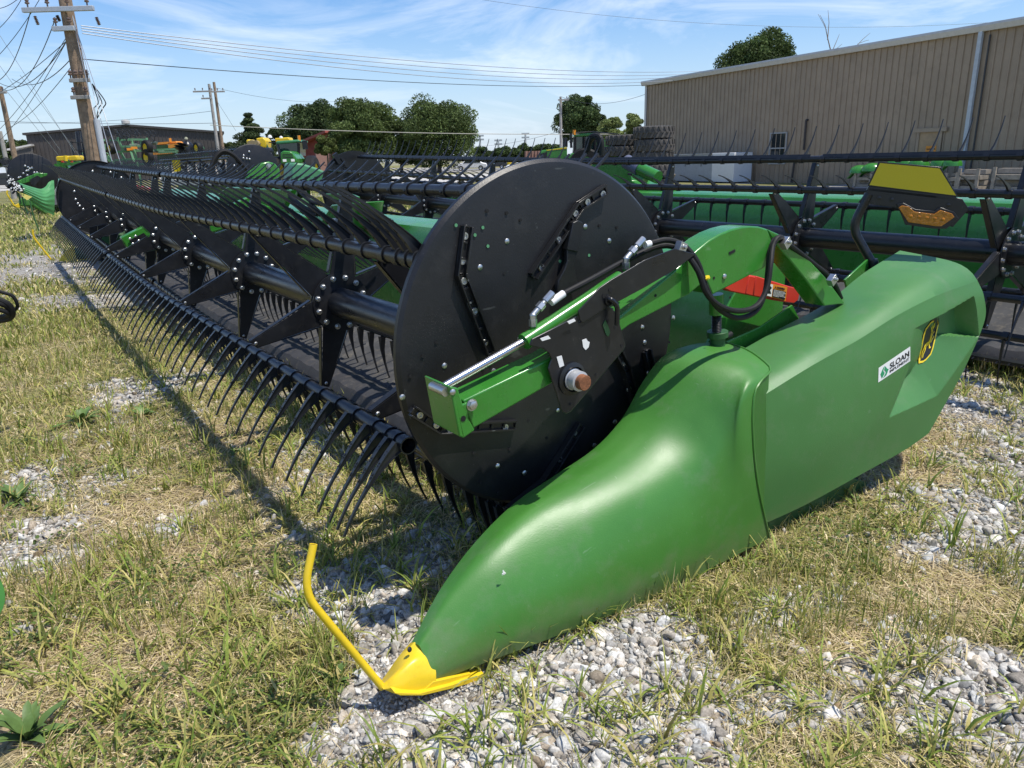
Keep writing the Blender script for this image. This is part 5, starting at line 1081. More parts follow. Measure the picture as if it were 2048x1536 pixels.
wf = m.build('window', mat('grey_window_frame', (.36, .355, .345), .5, var=.08), SH); GLS = mat('dark_window_glass', (.02, .026, .03), .08, var=.1, spec=.8)
m = MB(); m.prism([wq(u0_, zb_, .034), wq(u1_, zb_, .034), wq(u1_, zt_, .034), wq(u0_, zt_, .034)], wn * .008); m.build('pane', GLS, wf)
ud0, zd = wp_(1842, 265); ud1, _ = wp_(1882, 262)
m = MB(); m.prism([wq(ud0, .05, .035), wq(ud1, .05, .035), wq(ud1, zd, .035), wq(ud0, zd, .035)], wn * .012); dr = m.build('door', mat('tan_door_paint', (.40, .27, .15), .6, var=.15, scale=2, dirt=(.2, .13, .08), dirt_amt=.5), SH)
m = MB()
for a_ in (ud0 - .12, ud1): m.prism([wq(a_, .05, .036), wq(a_ + .12, .05, .036), wq(a_ + .12, zd, .036), wq(a_, zd, .036)], wn * .05)
m.prism([wq(ud0 - .3, zd + .003, .036), wq(ud1 + .3, zd + .003, .036), wq(ud1 + .3, zd + .16, .036), wq(ud0 - .3, zd + .16, .036)], wn * .09); m.build('door_frame', WB, dr)
us0, zs0 = wp_(1854, 292); us1, zs1 = wp_(1873, 303); m = MB(); m.prism([wq(us0, zs1, .05), wq(us1, zs1, .05), wq(us1, zs0, .05), wq(us0, zs0, .05)], wn * .004); sg = m.build('door_sign', ORANGE, dr)
m = MB(); m.prism([wq(us0 + .04, zs1 + .08, .0545), wq(us1 - .04, zs1 + .08, .0545), wq(us1 - .04, zs1 + .12, .0545), wq(us0 + .04, zs1 + .12, .0545)], wn * .002); m.build('sign_print', INK, sg)
for (xa, ya), (xb, yb) in (((1616, 240), (1611, 300)), ((1592, 325), (1586, 365))):
    a_, b_ = wp_(xa, ya), wp_(xb, yb); m = MB(); m.tube([wq(*a_, .12), wq(*b_, .12)], .05, 8); m.tube([wq(*a_, .12), wq(a_[0], a_[1], .0)], .05, 8); m.build('pipe', mat('dark_pipe', (.06, .05, .045), .7), SH)
# white and grey cabinet by the wall
CBM = mat('grey_blue_cabinet', (.34, .37, .41), .5, var=.1, dirt=(.2, .2, .2), dirt_amt=.3)
ca0, _ = wp_(1363, 330); ca1, _ = wp_(1468, 330); ca2, _ = wp_(1513, 330); _, ctop = wp_(1470, 305)
CB = thing('steel_cabinet', 'long grey steel cabinet with a white right end against the brown shed', 'cabinet', wq(ca1, 0, .9))
m = MB(); m.prism([wq(ca0, .05, .3), wq(ca1, .05, .3), wq(ca1, ctop - .06, .3), wq(ca0, ctop - .06, .3)], wn * 1.2); m.build('body', CBM, CB, bevel=.02)
m = MB(); m.prism([wq(ca1 + .003, .05, .3), wq(ca2, .05, .3), wq(ca2, ctop, .3), wq(ca1 + .003, ctop, .3)], wn * 1.22); m.build('white_section', mat('white_enamel', (.74, .75, .76), .4, var=.04), CB, bevel=.02)
m = MB(); m.prism([wq(ca0 - .1, ctop - .055, .25), wq(ca1, ctop - .055, .25), wq(ca1, ctop - .01, .25), wq(ca0 - .1, ctop - .01, .25)], wn * 1.3); m.build('lid', TRIM, CB)
for k in range(3):
    uk = ca0 + (ca1 - ca0) * (.2 + .3 * k); m = MB(); m.bar(wq(uk, ctop * .55, 1.505), wq(uk, ctop * .72, 1.505), .03, .02); m.build('door_handle', B_PAINT, CB)
m = MB(); c = wq(*wp_(1398, 350), 2.4); m.prism([c + wu * a_ + np.array([0, 0, b_]) for a_, b_ in [(-1.0, -.62), (-.35, .28), (.15, .42), (.95, .12), (.75, -.2), (-.2, -.62)]], wn * .35)
tag(m.build('concrete_slab', mat('broken_concrete', (.27, .235, .19), .95, var=.3, scale=3, bump=.6, bscale=12), None, bevel=.03), 'broken brown concrete slab leaning in front of the grey cabinet', 'slab')
# green hoods on timber blocks at the foot of the wall
HD = []
for i, (px, py, s_) in enumerate([(1720,340,1),(1745,336,1),(1792,328,.9),(1812,326,.9),(1838,326,.9),(1880,325,.8),(1905,325,.8)]):
    c = onP(px, py, wq(0, 0, 2.0), wn); m = MB(); r_ = .42 * s_
    m.lathe(c + np.array([0, 0, -.12]), (0, 0, 1), [(r_, 0), (r_ * .97, .10), (r_ * .8, .22), (r_ * .45, .30), (.02, .32)], 20); m.bar(c + wu * -r_ * .6 + np.array([0, 0, -.1]), c + wu * -r_ * 1.25 + np.array([0, 0, -.34]), .2, .03)
    o = m.build('row_shield', G_PAINT, None, at=c); tag(o, ['left of two round green shields beside the yellow reflector', 'right of two round green shields beside the yellow reflector', 'green shield just above the middle of the yellow reflector top', 'second green shield above the yellow reflector top', 'third green shield above the yellow reflector, below the tan door', 'green shield right of the tan door', 'green shield nearest the pale downspout'][i], 'shield', 'green shields by the shed wall')
for i, (px, py, a_, h_) in enumerate([(1735, 362, .9, .55), (1790, 350, 1.1, .8), (1912, 362, .5, .6), (1945, 362, .8, .75), (2025, 368, 1.2, .8), (1845, 352, .9, .8)]):
    c = onP(px, py, wq(0, 0, 2.0), wn); P0 = np.array([c[0], c[1], 0.0]); m = MB()
    for k in range(4): m.bar(P0 - wu * a_ / 2 + np.array([0, 0, .07 + k * h_ / 4]) - wn * .3 * (k % 2), P0 + wu * a_ / 2 + np.array([0, 0, .07 + k * h_ / 4]) - wn * .3 * (k % 2), .5, h_ / 5)
    for e in (-1, 1): m.bar(P0 + wu * a_ * .42 * e + wn * .28, P0 + wu * a_ * .42 * e + wn * .28 + np.array([0, 0, h_]), .10, .08)
    m.bar(P0 - wu * a_ * .42, P0 + wu * a_ * .42, .7, .06)
    tag(m.build('wooden_crate', mat('grey_crate_wood', (.30, .265, .22), .9, var=.3, scale=6), None, at=P0), ['low grey crate under the two round green shields', 'grey crate behind the yellow reflector, left half', 'dark grey crate right of the yellow reflector', 'pale grey crate below the downspout', 'pale crate at the right edge by the shed wall', 'grey crate under the tan door'][i], 'crate', 'timber crates along the shed')
# ------------------------------------------------ stacks of big tractor tyres
TYR = mat('dusty_tyre_rubber', (.075, .070, .064), .85, var=.25, scale=4, dirt=(.2, .18, .15), dirt_amt=.4)
def tyre_mesh(Rr=.95, wd=.60):
    m = MB(); m.lathe((0, 0, 0), (0, 0, 1), [(Rr * .55, .06), (Rr * .58, 0), (Rr * .8, -.02 + .02), (Rr * .93, .03), (Rr * .96, .10), (Rr * .96, wd - .10), (Rr * .93, wd - .03), (Rr * .8, wd), (Rr * .58, wd), (Rr * .55, wd - .06), (Rr * .55, .06)], 40)
    for k in range(22):
        for sgn in (0, 1):
            a0 = 2 * math.pi * (k + .5 * sgn) / 22; z0, z1 = (.03, wd * .55) if sgn == 0 else (wd * .45, wd - .03); da = .16
            q_ = []
            for (z, a, rr) in ((z0, a0 + (0 if sgn == 0 else da), 0), (z1, a0 + (da if sgn == 0 else 0), 0)):
                for w_ in (-.055, .055):
                    for r_ in (Rr * .93, Rr * 1.0): q_.append((r_ * math.cos(a + w_), r_ * math.sin(a + w_), z))
            m.add(q_, [(0, 1, 3, 2), (4, 6, 7, 5), (0, 4, 5, 1), (2, 3, 7, 6), (1, 5, 7, 3), (0, 2, 6, 4)])
    return m
tsrc = None
ordn = ['lowest', 'second lowest', 'middle', 'second highest', 'topmost']
for px, dep, n_, s_ in ((1307, 34.0, 5, 1.0), (1248, 36.0, 5, 1.0)):
    base = far(px, dep); ztop = topz(px, 253 if px > 1300 else 270, dep); hh = ztop / n_
    for k in range(n_):
        if tsrc is None: tsrc = tyre_mesh(.93, .585).build('farm_tyre', TYR, None, sharp=30, at=(0, 0, 0)); o = tsrc
        else: o = tsrc.copy(); COL.objects.link(o)
        o.location = (base[0] + RNG.normal(0, .04), base[1] + RNG.normal(0, .04), k * hh); o.scale = (1, 1, hh / .60); o.rotation_euler = (0, 0, RNG.uniform(0, 6))
        tag(o, f"{ordn[k]} tyre in the {'taller right' if px > 1300 else 'shorter left'} stack beside the shed corner", 'tyre', 'stacked tractor tyres')
# ------------------------------------------------ dark gabled hall far left
HB = mat('dark_brown_ribbed_steel', (.062, .053, .048), .6, var=.12, scale=.6)
dH = 92.0
g0, g1 = far(64, dH), far(452, dH + 8); hu = (g1 - g0); HLn = np.linalg.norm(hu); hu /= HLn; hn = np.cross(hu, (0, 0, 1.0)); hn = hn if hn @ (-g0) > 0 else -hn
HLL = thing('metal_hall', 'dark brown gabled metal hall far behind, left of the paired poles', 'building', (g0 + g1) / 2)
ze0, zpk, ze1 = topz(66, 271, dH), topz(259, 254, dH + 4), topz(441, 268, dH + 8); up_k = HLn * .5
n_ = int(HLn / .45); rowsA, rowsB = [], []
for k in range(n_):
    for f_, l in ((0, 0), (.75, 0), (.8, .06), (.97, .06)):
        uu = (k + f_) / n_ * HLn; zt = ze0 + (zpk - ze0) * uu / up_k if uu < up_k else zpk + (ze1 - zpk) * (uu - up_k) / (HLn - up_k)
        p = g0 + hu * uu + hn * l; rowsA.append(p); rowsB.append(p + np.array([0, 0, zt]))
m = MB(); m.grid([rowsA, rowsB]); m.build('wall', HB, HLL, sharp=20)
bkh = -hn * 40; m = MB()
for a_, z in ((g0, ze0), (g1, ze1)): m.add([a_, a_ + bkh, a_ + bkh + np.array([0, 0, z]), a_ + np.array([0, 0, z])], [(0, 1, 2, 3)])
m.build('side_wall', HB, HLL, fixn=False)
pk = g0 + hu * up_k; m = MB(); m.prism([g0 + np.array([0, 0, ze0 + .02]) + hn * .3 - hu * .3, pk + np.array([0, 0, zpk + .02]) + hn * .3, pk + np.array([0, 0, zpk + .02]) + bkh, g0 + np.array([0, 0, ze0 + .02]) + bkh - hu * .3], (0, 0, .25)); m.prism([pk + np.array([0, 0, zpk + .02]) + hn * .3, g1 + np.array([0, 0, ze1 + .02]) + hn * .3 + hu * .3, g1 + np.array([0, 0, ze1 + .02]) + bkh + hu * .3, pk + np.array([0, 0, zpk + .02]) + bkh], (0, 0, .25)); m.build('roof', mat('dark_roof_trim', (.05, .045, .042), .6), HLL)
m = MB(); p = pk + np.array([0, 0, zpk + .35]) + hn * .2; m.lathe(p, (0, 0, 1), [(.5, 0), (.5, .35), (.1, .5)], 12); m.build('ridge_vent', TRIM, HLL)
m = MB(); m.box(g0 + hn * .3 + np.array([0, 0, ze0 - 3.0]) - hu * .3, (.9, .9, .5)); m.box(g0 + hu * 16.2 + hn * .3 + np.array([0, 0, ze0 - 1.6]), (1.0, .6, .7)); m.build('wall_lamp', TRIM, HLL)
a0_, a1_ = far(35, dH - 3), far(72, dH - 1); m = MB(); zA = topz(36, 302, dH - 3)
AN = thing('metal_annex', 'low grey lean-to shed at the left end of the dark hall', 'building', a0_)
au = (a1_ - a0_) / np.linalg.norm(a1_ - a0_); rA, rB = [], []
for k in range(24):
    for f_, l in ((0, 0), (.75, 0), (.8, .05), (.97, .05)): p = a0_ + (a1_ - a0_) * (k + f_) / 24 + hn * l; rA.append(p); rB.append(p + np.array([0, 0, zA + .5 * (k + f_) / 24]))
m.grid([rA, rB]); m.build('wall', mat('grey_ribbed_steel', (.145, .135, .125), .6, var=.1), AN, sharp=20)
m = MB(); m.prism([a0_ + np.array([0, 0, zA + .05]) - au * .8 + hn * .4, a1_ + np.array([0, 0, zA + .6]) + hn * .4, a1_ + np.array([0, 0, zA + .6]) + bkh * .2, a0_ + np.array([0, 0, zA + .05]) - au * .8 + bkh * .2], (0, 0, .2)); m.build('roof', TRIM, AN)
# red barn
rb0, rb1 = far(602, 105), far(692, 100); rbu = rb1 - rb0; RBL = thing('red_barn', 'dull red barn half hidden by trees, behind the green tractor', 'building', rb0); zr0, zr1 = topz(604, 292, 105), topz(664, 268, 103)
m = MB(); m.prism([rb0, rb1, rb1 + np.array([0, 0, zr1 + .8]), rb0 + rbu * .68 + np.array([0, 0, zr1]), rb0 + np.array([0, 0, zr0])], (2, 6, 0)); m.build('wall', mat('dull_red_boards', (.235, .055, .045), .8, var=.15, scale=1.2), RBL)
m = MB(); m.bar(rb0 + np.array([-.6, -.5, zr0 + .1]), rb0 + rbu * .7 + np.array([-.3, -.5, zr1 + .2]), 1.2, .3); m.build('roof', mat('brick_red_roof', (.30, .075, .055), .7), RBL)
m = MB(); c_ = rb0 + rbu * .56 + np.array([-.6, -1.0, 0]); m.box(c_ + np.array([0, 0, 1.6]), (2.2, .4, 3.2)); m.build('door', mat('faded_pink_door', (.34, .20, .17), .8), RBL)
# ------------------------------------------------ trees: tapering trunk, limbs, and a crown of leaf clumps
LEAVES = attr_mat('tree_leaves', .6, .2, .22, 3.0, .25)
BARK = mat('tree_bark', (.11, .085, .062), .95, var=.3, scale=3, bump=.5, bscale=10)
def tree(name, label, px, wpx, ytop, ybot, depth, col, seed, shape='round', dens=1.0, grp=None, thin=0.0, lean=0.0):
    rg = np.random.default_rng(seed); base = far(px, depth); zt, zb = topz(px, ytop, depth), max(.4, topz(px, ybot, depth)); wd = wpx * mpp(depth) / 2; h = zt - zb
    T = thing(name, label, 'tree', base, grp)
    m = MB(); m.tube([base, base + np.array([.1, 0, zb * .6 + h * .12]), base + np.array([.15 + lean, 0, zb + h * .5]), base + np.array([lean, .1, zb + h * .85])], [.028 * h + .1, .022 * h + .06, .012 * h + .03, .03], 8)
    K = int(58 * dens) if shape != 'cone' else int(60 * dens); cs = []; ph = rg.uniform(0, 6.28, 6)
    for k in range(K):
        for _ in range(40):
            q_ = rg.uniform(-1, 1, 3)
            if shape == 'round': ok = np.sqrt((q_ ** 2).sum()) < 1.0 and np.sqrt((q_ ** 2).sum()) > .35
            elif shape == 'cone': ok = math.hypot(q_[0], q_[1]) < (1 - (q_[2] + 1) / 2) * .95 + .05
            else: ok = np.sqrt((q_ ** 2).sum()) < 1.0
            if ok: break
        if shape == 'round':
            th_, fi = math.atan2(q_[1], q_[0]), q_[2]; q_ = q_ * (.95 + .09 * math.sin(2 * th_ + ph[0] + 2 * fi) + .07 * math.sin(3 * th_ + ph[1] - 4 * fi) + .06 * math.sin(5 * fi + ph[2])); q_[:2] *= (1.12 if q_[2] < -.2 else 1.0)
        c = base + np.array([q_[0] * wd * .84 + lean, q_[1] * wd * .84, zb + h * .5 + q_[2] * h * .45]); cs.append((c, q_))
    for c, q_ in cs[:7]: 
        s0 = base + np.array([.12, 0, zb + (c[2] - zb) * .35]); m.tube([s0, (s0 + c) / 2 + np.array([0, 0, -.2]), c], [.007 * h + .03, .005 * h + .02, .01], 5)
    m.build('trunk', BARK, T, sharp=60)
    Vs, Cs = [], []; ls = max(.10, 2.1 * mpp(depth)) if shape != 'cone' else max(.09, 1.8 * mpp(depth))
    for c, q_ in cs:
        n = int(rg.uniform(420, 680) * (1 - thin)); r_ = wd * rg.uniform(.17, .36) if shape != 'cone' else wd * (.15 + .27 * (1 - (q_[2] + 1) / 2))
        P = rg.normal(size=(n, 3)); P /= np.linalg.norm(P, axis=1)[:, None]; P = P * (r_ * rg.uniform(.45, 1.08, n) ** .6)[:, None] * np.array([1, 1, .75 if shape != 'cone' else .45]); C0 = c + P
        if shape == 'cone': C0[:, 2] -= .35 * np.linalg.norm(C0[:, :2] - base[:2], axis=1) * .5
        U = rg.normal(size=(n, 3)); U /= np.linalg.norm(U, axis=1)[:, None]; X_ = rg.normal(size=(n, 3)); X_ = X_ - U * (X_ * U).sum(1)[:, None]; X_ /= np.linalg.norm(X_, axis=1)[:, None]
        s_ = (ls * rg.uniform(.6, 1.5, n))[:, None]; Vs.append(np.stack([C0 - U * s_, C0 + X_ * s_ * .45, C0 + U * s_, C0 - X_ * s_ * .45], 1).reshape(-1, 3))
        cc = np.array(col) * rg.uniform(.6, 1.45) * rg.uniform(.7, 1.3, (n, 1)); Cs.append(np.repeat(cc, 4, 0))
    V_ = np.concatenate(Vs); o = stuff_mesh('crown', V_ - np.array(T.location), np.arange(len(V_)).reshape(-1, 4), np.concatenate(Cs), LEAVES, k=None); o.parent = T
    return T
DG, MG, LG = (.070, .105, .036), (.10, .14, .042), (.19, .23, .078)
TG = 'trees along the far side of the yard'
tree('spruce_tree', 'pointed spruce-like tree right of the paired poles', 509, 106, 222, 326, 88, (.060, .085, .032), 1, 'cone', 2.2, TG)
tree('broadleaf_tree', 'dark round tree directly behind the red barn', 632, 126, 203, 324, 118, DG, 2, 'round', 1.7, TG)
tree('broadleaf_tree', 'tall shaggy tree to the right of the red barn', 726, 152, 192, 330, 92, MG, 3, 'round', 1.8, TG)
tree('broadleaf_tree', 'big dense tree, right one of the tall pair in the middle', 878, 166, 198, 330, 92, MG, 4, 'round', 1.9, TG)
tree('broadleaf_tree', 'lower bushy growth between the two tall middle trees', 802, 120, 236, 328, 94, MG, 14, 'round', 1.2, TG)
tree('broadleaf_tree', 'small light bush in front of the red barn wall', 655, 44, 272, 312, 86, (.10, .125, .035), 5, 'round', .6, TG)
tree('broadleaf_tree', 'dark leaning tree behind the thin pole in the middle', 1158, 100, 193, 282, 95, DG, 6, 'round', 1.4, TG)
tree('broadleaf_tree', 'pale feathery tree left of the tyre stacks', 1225, 66, 225, 318, 80, LG, 7, 'round', .7, TG, .25)
tree('broadleaf_tree', 'pale feathery tree against the shed corner', 1268, 56, 218, 318, 76, LG, 8, 'round', .7, TG, .25)
tree('broadleaf_tree', 'big tree top rising above the shed roof', 1498, 170, 66, 250, 62, (.075, .11, .032), 9, 'round', 2.0, TG)
tree('broadleaf_tree', 'bushy tree mass behind the pole at the left edge', 42, 66, 276, 334, 125, (.07, .10, .03), 10, 'round', .9, TG)
tree('broadleaf_tree', 'dark tree cut by the left edge of the picture', -18, 90, 282, 336, 120, DG, 11, 'round', .9, TG)
tree('broadleaf_tree', 'low green tree between the hall and the spruce', 466, 40, 284, 314, 110, MG, 12, 'round', .6, TG)
tree('broadleaf_tree', 'small round tree between spruce and dark tree', 560, 50, 256, 305, 112, DG, 13, 'round', .6, TG)
for i, (px, wp2, yt, lab) in enumerate([(1048, 44, 288, 'small dark tree left of the long green tractor hood'), (1005, 60, 296, 'low hedge-like tree under the light masts'), (965, 40, 293, 'low tree at the right foot of the big middle tree'), (1092, 70, 286, 'low tree behind the long green tractor hood')]):
    tree('broadleaf_tree', lab, px, wp2, yt, 322, 150, DG, 20 + i, 'round', .5, TG)
# bare dead branches behind the shed roof
DT = thing('dead_tree', 'bare dead branches poking up behind the shed roof', 'tree', far(1662, 58)); m = MB(); dq = lambda p: atD(p[0], p[1], 58)
m.tube([far(1664, 58), dq((1662, 104))], [.2, .09], 7)
for pts, r_ in (([(1662,104),(1655,75),(1650,50),(1640,30)], .05), ([(1655,80),(1658,45),(1656,20)], .04), ([(1664,104),(1672,85),(1679,68)], .035), ([(1662,104),(1676,95),(1684,88)], .025), ([(1710,95),(1726,78),(1740,66)], .03), ([(1715,88),(1730,82),(1738,80)], .018), ([(1653,60),(1646,46),(1636,28)], .02), ([(1664,104),(1690,108),(1712,92)], .04)):
    m.tube([dq(p) for p in pts], list(np.linspace(r_, .012, len(pts))), 5)
m.build('branches', mat('dead_branch_bark', (.20, .16, .125), .9), DT)
# ------------------------------------------------ utility poles
def pole(name, label, px, py, ytop, depth, r0, wood, seedx=0):
    b = atD(px, py, depth); b = np.array([b[0], b[1], 0.0]); d = ray(px, py); 
    # height from the vertical through the foot
    zs = np.linspace(2, 25, 800); best = min(zs, key=lambda z: abs(prj(np.array([b[0], b[1], z]))[1] - ytop)); T = thing(name, label, 'utility pole', b)
    m = MB(); m.tube([b, b + np.array([0, 0, best])], [r0, r0 * .72], 14); m.build('post', wood, T, sharp=60); return T, b, best
def prj(p):
    v = p - np.array([0, 0, EYE]); q_ = v @ FW; return CXP + FPX * (v @ IX) / q_, CYP + FPX * (v @ IY) / q_
def atz(b, ytop):                                        # height on a pole seen at a picture row
    zs = np.linspace(0, 30, 3000); return zs[int(np.argmin([abs(prj(np.array([b[0], b[1], z]))[1] - ytop) for z in zs]))]
PG = 'utility poles'
P1, b1, h1_ = pole('utility_pole', 'thick brown wooden pole at upper left with two crossarms', 190, 325, -60, 21.0, .215, WOODP)
P2, b2, h2_ = pole('utility_pole', 'thin brown wooden pole at the left edge', 34, 335, 172, 40.0, .155, WOODP)
P2b, b2b, h2b_ = pole('utility_pole', 'pale grey stub pole left of the thin brown pole', 17, 342, 262, 44.0, .15, WOODG)
P3, b3, h3_ = pole('utility_pole', 'left pole of the pair beside the dark hall, paler grey', 436, 300, 168, 62.0, .15, WOODG)
P4, b4, h4_ = pole('utility_pole', 'right pole of the pair beside the dark hall, browner', 446, 300, 164, 64.0, .15, WOODP)
P5, b5, h5_ = pole('utility_pole', 'lone grey pole between the middle trees', 1122, 290, 194, 66.0, .14, WOODG)
for q_ in (P1, P2, P2b, P3, P4, P5): q_['group'] = PG
POR = mat('brown_porcelain', (.16, .11, .09), .3, var=.1)
vr = np.array([IX[0], IX[1], 0]); vr /= np.linalg.norm(vr)
def crossarm(T, b, y, wl, wr, mt, ins=3, thick=.10):
    z = atz(b, y); c = np.array([b[0], b[1], z]); off = -np.array([FW[0], FW[1], 0]) * .26; a_, e_ = c - vr * wl + off, c + vr * wr + off; m = MB(); m.bar(a_, e_, thick, thick * 1.2); m.build('crossarm', mt, T, bevel=.01); out = []
    for k in range(ins):
        p = a_ + (e_ - a_) * (k + .3) / (ins - .4); m = MB()
        m.lathe(p + np.array([0, 0, thick * .6]), (0, 0, 1), [(.02, 0), (.02, .08), (.055, .09), (.06, .12), (.03, .14), (.05, .16), (.05, .19), (.01, .22)], 10); m.build('insulator', POR, T); out.append(p + np.array([0, 0, thick * .6 + .2]))
    return out, c
i1, c1 = crossarm(P1, b1, 22, 1.05, .85, GALV, 4); i1b, c1b = crossarm(P1, b1, 60, .35, .25, GALV, 2); i1c, _ = crossarm(P1, b1, 163, .15, .40, WOODG, 4, .08); i1d, _ = crossarm(P1, b1, 196, .2, .33, WOODG, 2, .08)
m = MB()
for dx, y0, y1 in ((.0, 60, 90), (.1, 62, 100), (-.9, 30, 48), (-.3, 30, 42), (.75, 36, 52)):
    a_ = np.array([b1[0], b1[1], atz(b1, y0)]) + vr * dx; e_ = np.array([b1[0], b1[1], atz(b1, y1)]) + vr * (dx + .05); m.tube([tuple(p) for p in np.linspace(a_, e_, 13)], [.05 if k % 2 else .02 for k in range(13)], 8)
kind(m.build('strain_insulator', POR, P1), 'part') if False else m.build('strain_insulator', POR, P1)
m = MB(); a_ = np.array([b1[0], b1[1], 0]) + vr * .26; m.cyl(a_, a_ + np.array([0, 0, atz(b1, 240)]), .085, 12); m.cyl(a_ + np.array([0, 0, atz(b1, 240)]), a_ + np.array([-.02, 0, atz(b1, 215)]), .03, 10); m.build('conduit', mat('pale_grey_conduit', (.52, .55, .58), .5), P1)
m = MB()
for k in range(3):
    z0, z1, z2 = atz(b1, 168), atz(b1, 205), atz(b1, 240); m.tube([tuple(p) for p in crom(np.array([c1 * [1, 1, 0] + vr * .32 + np.array([0, 0, z0]), c1 * [1, 1, 0] + vr * (.40 + .10 * k) + np.array([0, 0, z1]), a_ + vr * .12 * k + np.array([0, 0, z2 + .3]), a_ + np.array([0, 0, z2])]), 14)], .014, 6)
m.build('drop_cable', B_RUB, P1)
i2, c2 = crossarm(P2, b2, 186, .5, .45, WOODG, 2); i3, c3_ = crossarm(P3, b3, 183, 1.3, .3, WOODG, 3); i3b, _ = crossarm(P3, b3, 197, .7, .2, WOODG, 2); i4, c4_ = crossarm(P4, b4, 184, .3, .9, WOODG, 3); i5, c5 = crossarm(P5, b5, 200, .25, .7, WOODG, 2)
BLKW = mat('black_insulated_wire', (.02, .02, .022), .5); GREYW = mat('grey_twisted_wire', (.40, .42, .45), .5, metal=.3)
def wire(a, b, sag, label, r_=.011, mt=BLKW, n=26, name='overhead_wire', grp='overhead wires'):
    a, b = np.array(a, float), np.array(b, float); P = [a + (b - a) * t + np.array([0, 0, -sag * 4 * t * (1 - t)]) for t in np.linspace(0, 1, n)]; m = MB(); m.tube([tuple(p) for p in P], r_, 6); o = m.build(name, mt, None, at=(a + b) / 2, fixn=False); return tag(o, label, 'wire', grp)
def along(px, py, depth): return atD(px, py, depth)
E_ = far(1500, 62)
z1 = lambda y: np.array([b1[0], b1[1], atz(b1, y)])
L1 = ['uppermost of the twisted pale wires running right from the thick pole', 'second of the twisted pale wires running right from the thick pole', 'third of the twisted pale wires running right from the thick pole', 'lowest of the twisted pale wires running right from the thick pole']
for k in range(4): wire(z1(52 + 5 * k) + vr * .3, along(1470, 139 + 2.5 * k, 48), .55 + .12 * k, L1[k], .013, GREYW)
wire(z1(117), along(1320, 169, 44), .35, 'single black wire from the thick pole to the shed corner', .012)
wire(along(420, 250, 60), along(1240, 268, 60), .25, 'pale wire crossing in front of the middle trees', .03, mat('pale_tan_wire', (.42, .40, .33), .6))
wire(along(-40, 241, 62), along(436, 246, 62), .15, 'dark level wire above the dark hall', .018)
wire(along(20, 246, 70), np.array([b3[0], b3[1], atz(b3, 222)]), .3, 'faint sagging wire running left from the paired poles', .014)
wire(np.array([b4[0], b4[1], atz(b4, 175)]), along(700, 200, 90), .6, 'faint wire running right from the top of the paired poles', .012)
wire(np.array([b4[0], b4[1], atz(b4, 200)]), along(472, 262, 64), 0, 'slanting guy wire right of the paired poles', .012)
wire(along(930, -6, 40), along(2100, 36, 40), .9, 'thin high wire crossing the upper right sky', .007)
wire(c5 + np.array([0, 0, .3]), along(1330, 172, 46), .8, 'thin wire from the lone grey pole to the shed', .012)
wire(np.array([b5[0], b5[1], atz(b5, 262)]), along(940, 292, 110), .4, 'low wire running left from the lone grey pole', .014)
for k, (sx, ex, ey, sg) in enumerate([(-.95, -40, 152, .9), (-.35, -30, 158, 1.1), (-.15, -10, 160, .7), (0, 24, 158, .5)]):
    wire(c1b + vr * sx + np.array([0, 0, (.55, .3, -.25, -.6)[k]]), along(ex, ey, 39), sg, ['leftmost black wire sagging from the thick pole crossarm', 'second black wire sagging left from the thick pole crossarm', 'third black wire sagging left from the thick pole', 'fourth black wire sagging left from the thick pole'][k], .013)
for k, (y0, ex, ey) in enumerate([(60, -20, 275), (66, -10, 290), (72, -60, 210), (120, 12, 258)]):
    wire(z1(y0), along(ex, ey, 38), .25, ['straight wire slanting down left from the thick pole', 'second straight wire slanting down left from the thick pole', 'third straight wire slanting down left from the thick pole', 'lower loose wire slanting left from the thick pole'][k], .010)
for k, (x0, y0, x1, y1) in enumerate([(-30, 90, 120, 300), (-20, 40, 150, 305), (40, 150, 165, 320), (10, 178, 118, 312)]):
    wire(along(x0, y0, 30), along(x1, y1, 34), 0, ['outer long guy wire crossing the left sky', 'second long guy wire crossing the left sky', 'third guy wire crossing the left sky', 'guy wire from the thin brown pole'][k], .008, GREYW)
for k, (x0, y0, x1, y1) in enumerate([(-20, 70, 42, 0), (-20, 18, 40, -6), (-10, 118, 84, -10)]):
    wire(along(x0, y0, 24), along(x1, y1, 22), .1, ['dark wire at the top left corner', 'uppermost dark wire at the top left corner', 'third dark wire at the top left corner'][k], .009)
for k, (y0, x1, y1) in enumerate([(8, 215, 330), (12, 238, 330), (30, 262, 328)]):
    g_ = far(x1, 20.0); o = wire(z1(y0) + vr * .1, g_, 0, ['left guy wire of the thick pole with a white sleeve', 'middle guy wire of the thick pole with a white sleeve', 'right guy wire of the thick pole with a white sleeve'][k], .010, GREYW, name='guy_wire', grp='guy wires of the thick pole')
    t_ = z1(y0) + vr * .1 - g_; L_ = np.linalg.norm(t_); t_ /= L_; m = MB(); m.cyl(g_ + t_ * .1, g_ + t_ * 1.7, .020, 8); m.build('sleeve', WHITE, o)
    m = MB(); m.tube([g_ + t_ * (L_ * .50), g_ + t_ * (L_ * .60)], .011, 8); m.build('strain_rod', WHITE, o)
# light masts on the horizon
for px, yt, lab in ((962, 272, 'left pale floodlight mast on the horizon'), (998, 281, 'middle pale floodlight mast on the horizon'), (1052, 268, 'right pale floodlight mast on the horizon')):
    b = far(px, 230); z = topz(px, yt, 230); T = thing('floodlight_mast', lab, 'light mast', b, 'floodlight masts'); m = MB(); m.tube([b, b + np.array([0, 0, z])], .28, 6); m.build('post', GALV, T); m = MB()
    for r_ in (0, 1.1): m.bar(b + np.array([0, 0, z - r_]) - vr * 1.2, b + np.array([0, 0, z - r_]) + vr * 1.2, .3, .5)
    m.build('lamp_rack', GALV, T)
